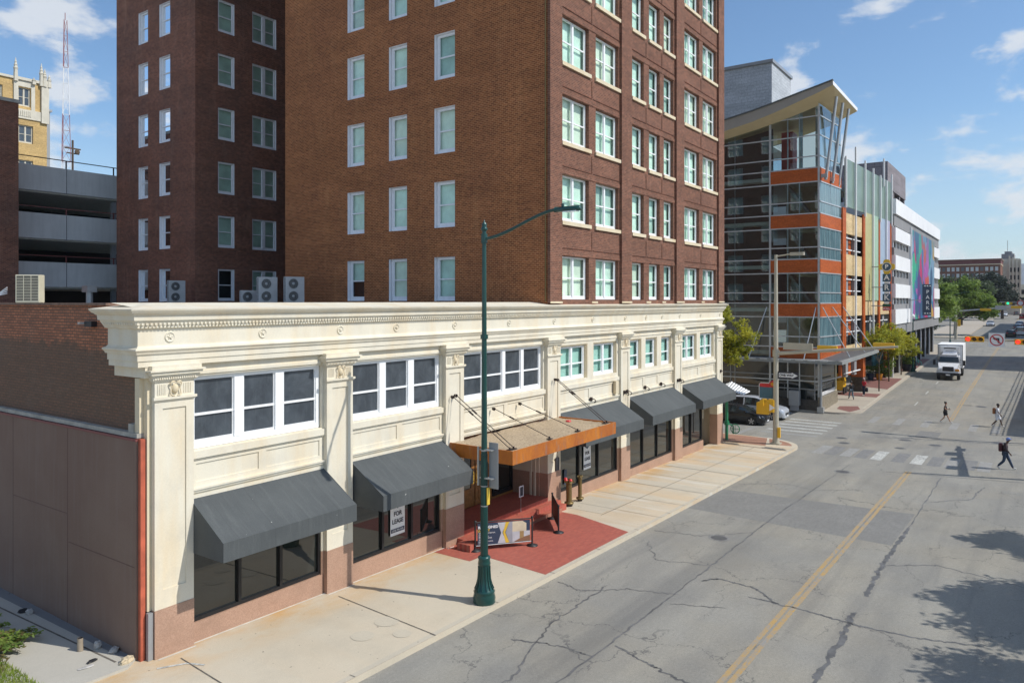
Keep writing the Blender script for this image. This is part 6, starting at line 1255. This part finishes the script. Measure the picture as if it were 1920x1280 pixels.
# box truck
def truck(loc,rz):
    t=thing('box_truck','white refrigerated box truck with dark grille driving towards the camera','truck',loc,rz)
    q=MB(); q.box(-6.2,-.9,-1.27,1.27,1.15,3.85,0); q.box(-.899,-.88,-1.27,-1.17,1.2,3.8,1); q.box(-.899,-.88,1.17,1.27,1.2,3.8,1); q.box(-.899,-.88,-1.17,1.17,3.72,3.8,1); q.build('cargo_box',['conc_white','steel'],t,local=True,bevel=.03)
    q=MB(); q.box(-.9,-.45,-.95,.95,2.95,3.6,0); q.box(-.45,-.44,-.6,.6,3.35,3.48,1); q.box(-.45,-.44,-.45,.45,3.1,3.14,1); q.build('refrigeration_unit',['sign_white','black'],t,local=True,bevel=.08)
    q=MB(); prof=[(-.75,.75),(-.75,2.55),(.1,2.62),(.45,2.55),(.85,1.85),(1.9,1.55),(2.25,1.3),(2.3,.75)]
    nP=len(prof); vs=[];ws=[1.05,1.0,.92,.95,1.08,1.0,.95,1.0]
    for (x,z),w_ in zip(prof,ws): vs+=[(x,-w_,z),(x,w_,z)]
    q.add(vs,[(2*i_,2*i_+1,2*i_+3,2*i_+2) for i_ in range(nP-1) if i_!=3]+[tuple(2*i_ for i_ in range(nP)),tuple(2*i_+1 for i_ in range(nP))][::1],0)
    q.add([vs[6],vs[7],vs[9],vs[8]],[(0,1,3,2)],0)
    q.build('cab','car_white',t,local=True,bevel=.05)
    q=MB(); q.add([(.47,-.86,2.47),(.47,.86,2.47),(.86,1.0,1.9),(.86,-1.0,1.9)],[(0,1,2,3)],0)
    q.v=[(x+.03,y,z+.03) for x,y,z in q.v]; q.build('windscreen','carglass',t,local=True)
    q=MB()
    for s_ in (-1,1): q.quad((-.5,s_*1.045,1.75),(.55,s_*1.075,1.75),(.3,s_*1.0,2.4),(-.5,s_*1.02,2.4))
    q.build('side_window','carglass',t,local=True)
    q=MB(); q.box(-.2,.45,-.8,.8,2.6,2.78); q.hexa([(-.7,-.75,2.6),(.0,-.75,2.6),(.0,.75,2.6),(-.7,.75,2.6),(-.7,-.7,3.1),(-.45,-.7,3.1),(-.45,.7,3.1),(-.7,.7,3.1)]); q.build('roof_fairing','car_white',t,local=True,bevel=.04)
    q=MB(); q.box(2.22,2.34,-.55,.55,.98,1.5); q.build('radiator_grille','ink',t,local=True,bevel=.05)
    q=MB(); q.box(2.15,2.45,-1.12,1.12,.52,.8); q.box(2.44,2.47,-.22,.22,.5,.66,1); q.build('bumper',['black','sign_white'],t,local=True,bevel=.04)
    for s_ in (-1,1):
        q=MB(); q.box(1.95,2.33,min(s_*.68,s_*1.08),max(s_*.68,s_*1.08),1.0,1.25); q.build('headlight','lamp_clear' if s_<0 else 'lamp_amber',t,local=True,bevel=.05)
        q=MB(); q.box(.7,.85,min(s_*1.35,s_*1.6),max(s_*1.35,s_*1.6),1.55,2.15); q.tube([(.75,s_*1.05,1.6),(.77,s_*1.45,1.6)],.03,5); q.tube([(.75,s_*1.05,2.2),(.77,s_*1.45,2.1)],.03,5); q.build('mirror','black',t,local=True)
        q=MB(); q.hexa([(1.0,s_*.95,.8),(2.2,s_*.95,.8),(2.2,s_*1.18,.75),(1.0,s_*1.18,.75),(1.1,s_*.95,1.35),(2.05,s_*.95,1.25),(2.0,s_*1.15,1.15),(1.15,s_*1.15,1.15)]); q.build('fender','car_white',t,local=True)
        for x in (1.5,-3.6,-4.6):
            q=MB(); y1=s_*1.13; y0=s_*.83; q.lathe((x,0,.5),[(.25,y0),(.48,y0),(.5,(y0+y1)/2),(.48,y1),(.28,y1)],20,0,'y'); wo=q.build('wheel','tyre',t,local=True); q=MB(); q.lathe((x,y1-s_*.03,.5),[(0,0),(.28,0)],16,0,'y'); q.build('rim','rim',wo,local=True)
    q=MB(); q.box(-6.1,2.1,-.5,.5,.6,1.0); q.build('chassis','black',t,local=True)
truck((99.3,-8.35,gz(99.3)),PI+.02)

# ============================================================ PEOPLE
def skinmesh(bones,rad,name,mat,parent,sub=1,root=0,offset=0):
    me=bpy.data.meshes.new(name); keys=list(rad); idx={k:i for i,k in enumerate(keys)}
    me.from_pydata([rad[k][0] for k in keys],[(idx[a],idx[b]) for a,b in bones],[])
    o=bpy.data.objects.new(name,me); C.objects.link(o); md=o.modifiers.new('skin','SKIN'); md.use_smooth_shade=True
    sk=me.skin_vertices[0].data if me.skin_vertices else None
    if sk is None: me.attributes.new
    for k in keys:
        r=rad[k][1]; r=(r,r) if not isinstance(r,tuple) else r; sk[idx[k]].radius=r; sk[idx[k]].use_root=(idx[k]==root)
    if sub: s_=o.modifiers.new('sub','SUBSURF'); s_.levels=sub; s_.render_levels=sub
    dg=bpy.context.evaluated_depsgraph_get(); me2=bpy.data.meshes.new_from_object(o.evaluated_get(dg)); bpy.data.objects.remove(o)
    me2.materials.clear(); me2.materials.append(m[mat]); ob=bpy.data.objects.new(name,me2); C.objects.link(ob)
    if parent is not None: ob.parent=parent
    WL[ob]=Vector((0,0,0)); return ob
def ensure_skin(me): pass
def person(loc,rz,H_,J,look,label):
    """figure faces local +X. J: joint overrides in units of height"""
    t=thing('person',label,'person',loc,rz); h=H_
    B=dict(pel=(0,0,.52),wst=(0,0,.60),chs=(.01,0,.72),nck=(.015,0,.83),hd0=(.02,0,.865),hd1=(.03,0,.93),hd2=(.028,0,.975),
      lsh=(.01,.095,.80),rsh=(.01,-.095,.80),lel=(-.02,.12,.63),rel=(-.02,-.12,.63),lwr=(.03,.13,.49),rwr=(.03,-.13,.49),
      lhp=(0,.05,.51),rhp=(0,-.05,.51),lkn=(.06,.055,.28),rkn=(.0,-.055,.28),lan=(.10,.055,.045),ran=(-.14,-.055,.06),lto=(.16,.058,.018),rto=(-.08,-.058,.02))
    B.update(J); P={k:tuple(c_*h for c_ in v) for k,v in B.items()}; r=h/1.75
    lean=1
    rad=dict(pel=.125,wst=.105,chs=.125,nck=.052,hd0=.062,hd1=.098,hd2=.07,lsh=.052,rsh=.052,lel=.04,rel=.04,lwr=.027,rwr=.027,lhp=.088,rhp=.088,lkn=.058,rkn=.058,lan=.037,ran=.037,lto=.032,rto=.032)
    rad={k:(P[k],(v*r,v*r*(.75 if k in('chs','wst','pel') else 1))) for k,v in rad.items()}
    rad['pel']=(P['pel'],(.115*r,.10*r))
    bones=[('pel','wst'),('wst','chs'),('chs','nck'),('nck','hd0'),('hd0','hd1'),('hd1','hd2'),('chs','lsh'),('chs','rsh'),('lsh','lel'),('lel','lwr'),('rsh','rel'),('rel','rwr'),('pel','lhp'),('pel','rhp'),('lhp','lkn'),('lkn','lan'),('lan','lto'),('rhp','rkn'),('rkn','ran'),('ran','rto')]
    # hands: palm, four unequal fingers and a thumb
    for s_ in 'lr':
        w_=Vector(P[s_+'wr']); e=Vector(P[s_+'el']); d=(w_-e).normalized(); sd_=Vector((1,0,0)) if abs(d.x)<.8 else Vector((0,0,1)); sd_=(sd_-d*d.dot(sd_)).normalized(); nn_=d.cross(sd_)
        pm=w_+d*.055*r; rad[s_+'pm']=(tuple(pm),.034*r); bones.append((s_+'wr',s_+'pm'))
        for k in range(4):
            b0=pm+d*.035*r+sd_*(.024-.016*k)*r; ln=(.036,.042,.04,.03)[k]*r; b1=b0+d*ln+nn_*.006*r; b2=b1+d*ln*.6+nn_*.018*r*(1 if s_=='l' else -1)
            rad[f'{s_}f{k}a']=(tuple(b0),.0095*r); rad[f'{s_}f{k}b']=(tuple(b1),.009*r); rad[f'{s_}f{k}c']=(tuple(b2),.0075*r); bones+=[(s_+'pm',f'{s_}f{k}a'),(f'{s_}f{k}a',f'{s_}f{k}b'),(f'{s_}f{k}b',f'{s_}f{k}c')]
        t0=w_+d*.03*r+sd_*.035*r; t1=t0+d*.03*r+sd_*.02*r; rad[s_+'ta']=(tuple(t0),.011*r); rad[s_+'tb']=(tuple(t1),.009*r); bones+=[(s_+'wr',s_+'ta'),(s_+'ta',s_+'tb')]
    skinmesh(bones,rad,'body',look['skin'],t,sub=1)
    hc=Vector(P['hd1'])
    f=MB(); f.lathe(tuple(hc+Vector((.094*r,0,-.012*r))),[(0,.028*r),(.012*r,.02*r),(.016*r,-.012*r),(0,-.02*r)],8); f.build('nose',look['skin'],t,local=True)
    for s_ in (-1,1):
        f=MB(); f.lathe(tuple(hc+Vector((.088*r,s_*.033*r,.008*r))),[(0,.008*r),(.010*r,.0),(0,-.008*r)],8); f.build('eye','ink',t,local=True)
        f=MB(); f.lathe(tuple(hc+Vector((-.005*r,s_*.096*r,-.012*r))),[(0,.03*r),(.014*r,.01*r),(.012*r,-.015*r),(0,-.028*r)],8); f.build('ear',look['skin'],t,local=True)
    f=MB(); f.box(hc.x+.082*r,hc.x+.092*r,-.022*r,.022*r,hc.z-.052*r,hc.z-.044*r); f.build('mouth','redm',t,local=True)
    # hair / cap
    hr=MB(); n=14; vs=[];R_=.112*r; cx=hc+Vector((-.012*r,0,.018*r)); rows=[(90,1),(60,1),(35,1),(10,1),(-15,1.0),(-35,.92)]
    for el,k in rows:
        for j in range(n):
            a_=2*PI*j/n; fr=max(0,math.cos(a_)); e_=el if el>15 else el+ (28-el)*fr*1.0 ; vs.append(tuple(cx+Vector((R_*k*math.cos(R(e_))*math.cos(a_)*1.03,R_*k*math.cos(R(e_))*math.sin(a_)*.93,R_*k*math.sin(R(e_))*1.05))))
    hr.add(vs,[(i_*n+j,i_*n+(j+1)%n,(i_+1)*n+(j+1)%n,(i_+1)*n+j) for i_ in range(len(rows)-1) for j in range(n)],0,True); hr.build('hair' if 'cap' not in look else 'cap',look.get('cap','hair') if 'cap' in look else look.get('hair','hair'),t,local=True)
    if 'cap' in look: q=MB(); q.add([tuple(cx+Vector((x*r,y*r,z*r))) for x,y,z in ((.09,-.07,.03),(.09,.07,.03),(.17,.045,.015),(.17,-.045,.015),(.09,-.07,.042),(.09,.07,.042),(.17,.045,.027),(.17,-.045,.027))],[(0,1,2,3),(4,5,6,7),(0,1,5,4),(1,2,6,5),(2,3,7,6),(3,0,4,7)]); q.build('cap_peak',look['cap'],t,local=True)
    if look.get('bun'): q=MB(); q.lathe(tuple(cx+Vector((-.09*r,0,.09*r))),[(0,-.045*r),(.04*r,-.02*r),(.045*r,.01*r),(0,.045*r)],10); q.build('hair_bun','hair',t,local=True)
    g=lambda k,x: (P[k],x*r) if not isinstance(x,tuple) else (P[k],tuple(v*r for v in x))
    mid=lambda a,b_,f: tuple(Vector(P[a]).lerp(Vector(P[b_]),f))
    sl=look.get('sleeve',.5)
    sh=dict(pel=g('pel',(.145,.125)),wst=g('wst',(.135,.115)),chs=g('chs',(.15,.115)),nk=(mid('chs','nck',.75),.07*r),lsh=g('lsh',.072),rsh=g('rsh',.072))
    sb=[('pel','wst'),('wst','chs'),('chs','nk'),('chs','lsh'),('chs','rsh')]
    if sl<=1: sh['le']=(mid('lsh','lel',max(.3,sl)),.062*r); sh['re']=(mid('rsh','rel',max(.3,sl)),.062*r); sb+=[('lsh','le'),('rsh','re')]
    else: sh['le']=g('lel',.056); sh['re']=g('rel',.056); sh['lw']=(mid('lel','lwr',.92),.04*r); sh['rw']=(mid('rel','rwr',.92),.04*r); sb+=[('lsh','le'),('rsh','re'),('le','lw'),('re','rw')]
    skinmesh(sb,sh,'shirt',look['shirt'],t,sub=1)
    tl=look.get('leg',1.0)
    pn=dict(pel=g('pel',(.135,.12)),lhp=g('lhp',.112),rhp=g('rhp',.112)); pb=[('pel','lhp'),('pel','rhp')]
    if tl<=.5: 
        for s_ in 'lr': pn[s_+'e']=(mid(s_+'hp',s_+'kn',tl*2),.10*r); pb.append((s_+'hp',s_+'e'))
    else:
        for s_ in 'lr': pn[s_+'k']=g(s_+'kn',.078); pn[s_+'e']=(mid(s_+'kn',s_+'an',min(.93,(tl-.5)*2)),.06*r); pb+=[(s_+'hp',s_+'k'),(s_+'k',s_+'e')]
    skinmesh(pb,pn,'trousers' if tl>.5 else 'shorts',look['legs'],t,sub=1)
    for s_ in 'lr': skinmesh([('a','b'),('b','c')],dict(a=(mid(s_+'an',s_+'to',-.35),.042*r),b=(mid(s_+'an',s_+'to',.35),.045*r),c=(mid(s_+'an',s_+'to',1.25),.034*r)),'shoe',look.get('shoe','shoe_w'),t,sub=1)
    if 'bag' in look:
        q=MB(); c_=Vector(P['chs']); bx=-.215*r if look['bag'][1]=='back' else -.1*r; by=0 if look['bag'][1]=='back' else .22*r; bz=c_.z-.06*r if look['bag'][1]=='back' else P['pel'][2]-.28*r
        k=7; vs=[];fs=[]
        q.box(bx-.09*r,bx+.10*r,by-.15*r,by+.15*r,bz-.24*r,bz+.2*r); q.build('bag',look['bag'][0],t,local=True,bevel=.06)
    if look.get('phone'): q=MB(); w_=Vector(P['rwr']); q.box(w_.x+.06,w_.x+.07,w_.y-.04,w_.y+.03,w_.z,w_.z+.14); q.build('phone','ink',t,local=True)
    return t
for k,c_ in dict(black_shirt=(.02,.02,.024),denim=(.03,.05,.09),white_cloth=(.72,.73,.78),khaki=(.30,.27,.22),black_shorts=(.018,.018,.022),bag_brown=(.28,.11,.04),bag_maroon=(.07,.02,.025),dark_jacket=(.045,.03,.035),blue_cap=(.12,.18,.42),red_cloth=(.50,.03,.05),grey_blue=(.10,.14,.18),pink_cloth=(.60,.42,.46)).items(): m[k]=plain(k,c_,.85,var=.15,sc=12)
stepA=dict(lkn=(.10,.055,.29),lan=(.20,.055,.055),lto=(.27,.058,.05),rkn=(-.03,-.055,.27),ran=(-.20,-.055,.085),rto=(-.15,-.058,.03),lel=(-.08,.12,.65),lwr=(-.09,.13,.51),rel=(.05,-.12,.64),rwr=(.13,-.12,.53))
person((49.84,-15.27,gz(49.8)),-PI/2-.1,1.80,dict(stepA,nck=(.045,0,.83),hd0=(.06,0,.865),hd1=(.085,0,.925),hd2=(.085,0,.97)),dict(skin='skin_dark',shirt='dark_jacket',legs='denim',sleeve=2,cap='blue_cap',bag=('bag_maroon','back')),'person in a blue cap and dark jacket with a backpack striding over the near crosswalk')
person((67.8,-10.75,gz(67.8)),-PI/2-.1,1.68,dict(stepA,rel=(.02,-.12,.66),rwr=(.15,-.07,.66),lel=(.0,.12,.66),lwr=(.13,.07,.65)),dict(skin='skin',shirt='black_shirt',legs='black_shorts',leg=.35,sleeve=.5,bun=True,phone=True),'person in black top and shorts looking at a phone while crossing behind the centre line')
person((67.9,-14.2,gz(67.9)),-PI/2-.1,1.80,dict(stepA,lan=(.17,.055,.05),lto=(.24,.058,.03)),dict(skin='skin_dark',shirt='white_cloth',legs='white_cloth',leg=.5,sleeve=.9,bag=('bag_brown','back')),'person in loose white clothes with a brown bag crossing at the far crosswalk')
person((75.8,-2.35,gz(76)+.15),.5,1.78,stepA,dict(skin='skin_mid',shirt='black_shirt',legs='grey_blue',sleeve=2,shoe='ink'),'person in black top and jeans walking away along the granite wall')
person((78.9,-2.9,gz(78.9)+.15),2.6,1.72,dict(lkn=(.03,.055,.28),lan=(.04,.055,.045),lto=(.11,.058,.02),rkn=(.0,-.055,.28),ran=(-.03,-.055,.045),rto=(.04,-.058,.02)),dict(skin='skin_mid',shirt='red_cloth',legs='denim',sleeve=1,hair='pink_cloth',bag=('ink','side')),'person in a red top with pale scarf holding a dark bag on the far pavement')

# ============================================================ TREES
def tree(X,Y,th,cl,n,s,mat,label,name='street_tree',off=.15,trunk_r=.16,group=None,seed=1,lean=0):
    rg=random.Random(seed); z=gz(X)+off; t=thing(name,label,'tree',(X,Y,z),0,group); tr=MB(); top=Vector((X+lean,Y,z+th)); tr.tube([(X,Y,z-.1),(X+.05,Y,z+th*.5),tuple(top)],[trunk_r,trunk_r*.8,trunk_r*.6],8)
    for (cx,cy,cz,r) in cl:
        e=Vector((X+cx,Y+cy,z+cz)); md_=top.lerp(e,.5)+Vector((rg.uniform(-.2,.2),rg.uniform(-.2,.2),.1*r)); tr.tube([tuple(top-Vector((0,0,.3))),tuple(md_),tuple(e)],[trunk_r*.5,trunk_r*.3,trunk_r*.1],6)
        for _ in range(5):
            d=Vector((rg.gauss(0,1),rg.gauss(0,1),rg.gauss(.3,1))).normalized()*r*.8; tr.tube([tuple(md_),tuple(e+d)],[trunk_r*.18,.012],4)
    tr.build('trunk','bark',t); lf=MB(); tot=sum(c_[3]**2 for c_ in cl)
    for (cx,cy,cz,r) in cl:
        nn_=int(n*r*r/tot); sub=max(6,int(nn_/45))
        for _ in range(sub):
            d=Vector((rg.gauss(0,1),rg.gauss(0,1),rg.gauss(0,1))).normalized()*r*rg.uniform(.35,1.05); leafball(lf,(X+cx+d.x,Y+cy+d.y,z+cz+d.z*.8),r*rg.uniform(.18,.36),nn_//sub,s,rg,.75)
    lf.build('crown',mat,t); return t
tree(50.4,2.4,3.8,[(-.2,-1.2,6.2,1.6),(.3,-2.6,7.0,1.1),(-.4,.6,6.8,1.5),(0,-1.9,5.6,1.1),(.2,-1.0,8.2,1.1),(.1,-.4,9.1,.8),(0,-2.9,5.8,.6)],14000,.085,'leaf','yellow green tree leaning out from behind the corner of the cream building',seed=11,trunk_r=.12)
tree(82.8,-3.6,3.2,[(1,1.6,4.9,1.1),(0.5,.5,5.2,1.3),(2,-.4,5.3,1.4),(4,-.2,5.4,1.6),(-1,.3,5.0,.9)],9000,.11,'leaf','slender yellow green tree on the far pavement beside the canopy tip',seed=12,trunk_r=.07)
tree(91.5,-3.2,2.6,[(0,0,4.2,1.8),(2.5,-.6,4.0,1.5),(-1.5,.4,4.4,1.4)],9000,.12,'leaf','yellow green tree in front of the colourful garage',seed=13,trunk_r=.08)
tree(99.0,-3.4,2.4,[(0,0,3.8,1.7),(2.5,-.4,3.2,1.3),(-1.5,.3,4.2,1.4),(4.2,-.7,2.6,.9)],9000,.12,'leaf','yellow green tree before the white garage columns',seed=14,trunk_r=.08)
t=thing('planter_shrub','leafy shrub in a dark planter at the lamp foot by the garage','plant',(103.5,-3.4,gz(103)+.15)); q=MB(); z=gz(103)+.15; q.cyl((103.5,-3.4,z),(103.5,-3.4,z+.9),.4,.6,12); q.build('pot','ink',t); lf=MB(); leafball(lf,(103.5,-3.4,z+1.5),.9,500,.13,random.Random(5)); lf.build('foliage','leaf_green',t)
tree(150,-0.2,3,[(0,0,7,4),(2,-2.5,6.5,3),(-3,3,7,3.5),(0,0,10,3),(0,-3,9,2.4)],16000,.22,'leaf_green','large bright green tree just beyond the white garage',seed=15,trunk_r=.35)
tree(188,-1.8,3,[(0,0,7.5,4.6),(2,-4.5,6.5,3.6),(-3,3,7.5,4),(0,-2,10,3.0),(0,-6,5.5,2.2)],17000,.24,'leaf_green','second large green tree, right of the first beyond the garage',seed=16,trunk_r=.35)
tree(282,-2.5,4,[(0,0,10,6),(0,-4,8,4),(0,5,9,5),(3,-2,12,4.5)],12000,.4,'leaf_dark','very dark rounded tree right of the green trees',seed=17,trunk_r=.5)
tree(300,-6.5,4,[(0,0,8,4.6),(0,-3,6.5,3),(3,3,8,5)],8000,.4,'leaf_dark','dark tree hanging low over the street behind the dark rounded one',seed=18,trunk_r=.5)
tree(240,1,6,[(0,0,10.5,4.5),(0,-4.6,9.5,4),(0,6,10,5)],8000,.35,'leaf_grey','grey green tree top in front of the red brick block',seed=19,trunk_r=.5)
tree(178,3,1,[(0,0,2.5,2.2),(3,0,2.3,2),(-2,-1,2,1.8)],4000,.2,'leaf_dark','low dark shrub mass under the green trees','shrub',seed=21)
# trees right of the view, their shade falls on the road
tree(29.0,-24.0,4,[(0,0,7.0,2.3),(-2.3,1.0,6.6,1.9),(-.6,1.9,7.2,1.2),(-4.0,-.8,6,1.5)],26000,.11,'leaf_green','tree just right of the view that shades the right lane',seed=22,trunk_r=.22)
tree(35.8,-22.3,4,[(0,0,6.6,1.5),(-.6,-1.6,7,1.6),(1.,-2,6,1.4)],16000,.11,'leaf_green','smaller tree right of the view shading a strip of the right lane',seed=23,trunk_r=.18)
tree(22.5,-23.,4,[(0,0,6.4,2.0),(-1.5,-1.2,7,1.6),(-3,0,6,1.6)],16000,.11,'leaf_green','tree right of and beside the camera shading the bottom corner of the road',seed=24,trunk_r=.2)
# buildings right of the view: they shade the road past the crossing
B=thing('corner_shop_building','low flat roofed building with roof railing, just right of the view past the crossing','building',(66,-21,gz(70))); q=MB(); wallgrid(q,lambda u,z,d:(u,-21+d,z),66,116,-1.5,5.65,[(68+5*k,71.5+5*k,-.3,2.6) for k in range(9)],.3); q.box(66.05,116,-40,-21.35,-1.5,5.6); q.build('wall','cream_block',B)
q=MB()
for z in (5.9,6.3,6.7): q.box(66,116,-21.04,-21.0,z-.03,z+.03)
X=66
while X<116: q.box(X,X+.14,-21.06,-21.0,5.65,6.72); X+=1.15
q.build('roof_railing','black_metal',B)
B=thing('tall_right_building','tall brick building right of the view shading a band across the street','building',(118,-21,0)); q=MB(); q.box(118,137,-45,-21,-1,21.5); q.build('wall','brick_front',B)
B=thing('long_right_building','long brick building right of the view beyond the second crossing','building',(180,-21,0)); q=MB(); q.box(183,262,-45,-21,0,17); q.build('wall','brick_front',B)
# power lines over the crossing (their thin shadows lie on the road)
for a,b_,lab in (((63.5,-26,9.3),(62.2,20,9.0),'thin overhead wire spanning the side street along the crossing'),):
    pass

# ============================================================ FAR BACKGROUND
def block(name,label,x0,x1,y0,y1,z1,mat,parts=()):
    B=thing(name,label,'building',(x0,y0,gz(x0))); q=MB(); q.box(x0,x1,y0,y1,gz(x0)-1,z1); q.build('wall',mat,B)
    return B
B=block('red_brick_block','long red brick commercial block with rows of pale windows beyond the trees',330,350,-4.9,60,22.2,'brick_front')
q=MB(); q.box(329.5,350,-5.1,60,22.2,22.5,0); q.box(329.2,351,-5.3,60,24.0,24.4,1); q.box(329.7,350,-5.0,60,22.5,24.0,2); q.build('cornice',['cream_warm','stone_brown',plain('dark_red_parapet',(.16,.05,.045),.7)],B)
Wp,Wd2=plain('far_window_pale',(.50,.53,.52),.4),plain('far_window_dark',(.12,.13,.13),.4)
for k in range(14):
    for z0 in (17.5,19.9): q=MB(); y=-4.2+1.55*k; q.box(329.85,330,y,y+.95,z0,z0+1.5); q.build('window',Wp if (k*7+int(z0))%4 else Wd2,B)
B=block('art_deco_tower','pale stone corner tower with stepped pinnacled top and flat roof behind the brick block',352,368,-10.6,-4.5,25.2,'terracotta_white')
q=MB(); q.box(352.5,368,-8.6,-4.4,25.2,27.2); q.box(353.5,366,-7.8,-5.4,27.2,28.2); q.cyl((360,-6.2,28),(360,-6.2,33),.09,n=5); q.build('roof_house','conc_grey',B)
for k,y in enumerate((-10.9,-9.7,-8.5,-7.3)): q=MB(); q.box(351.4,352,y,y+.5,10,24.8+.5*k); q.build('pinnacle','terracotta_white',B)
for y in (-10.2,-9.0,-7.8):
    for z0 in (14,17,20): q=MB(); q.box(351.8,352,y,y+.55,z0,z0+1.7); q.build('window','interior',B)
block('pale_far_hall','wide pale grey flat building on the horizon at the right',420,450,-40,-5.6,26,'conc_white')
B=block('far_overpass_building','low tan building with dark openings under the horizon at the far end of the street',372,390,-40,-8.5,15.5,'terracotta_white'); q=MB()
for z in (7,11.5): q.box(371.6,372,-40,-8.7,z,z+1.8)
q.build('dark_openings','interior',B)
for k,(y,x,h_,r) in enumerate(((12,520,12,7),(-10,560,12,7),(30,500,14,8),(-35,540,12,8))): tree(x,y,6,[(0,0,h_*.7,r),(0,-r,h_*.6,r*.8),(0,r,h_*.6,r*.8)],2500,.7,'leaf_grey',['distant hazy tree straight up the street','distant hazy tree on the right of the street end','distant hazy tree behind the brick block','distant hazy tree furthest right'][k],seed=40+k,trunk_r=.5)

# ============================================================ AIR
q=MB(); q.box(-80,3050,-905,905,-3,60); o=struct('haze',q,[M_('haze')],'stuff'); hm=o.data.materials[0].node_tree; hm.nodes.remove(hm.nodes['Principled BSDF'])
pv_=hm.nodes.new('ShaderNodeVolumePrincipled'); pv_.inputs['Color'].default_value=(.82,.90,1,1); pv_.inputs['Density'].default_value=.00012; pv_.inputs['Anisotropy'].default_value=.2; hm.links.new(pv_.outputs[0],hm.nodes['Material Output'].inputs['Volume'])
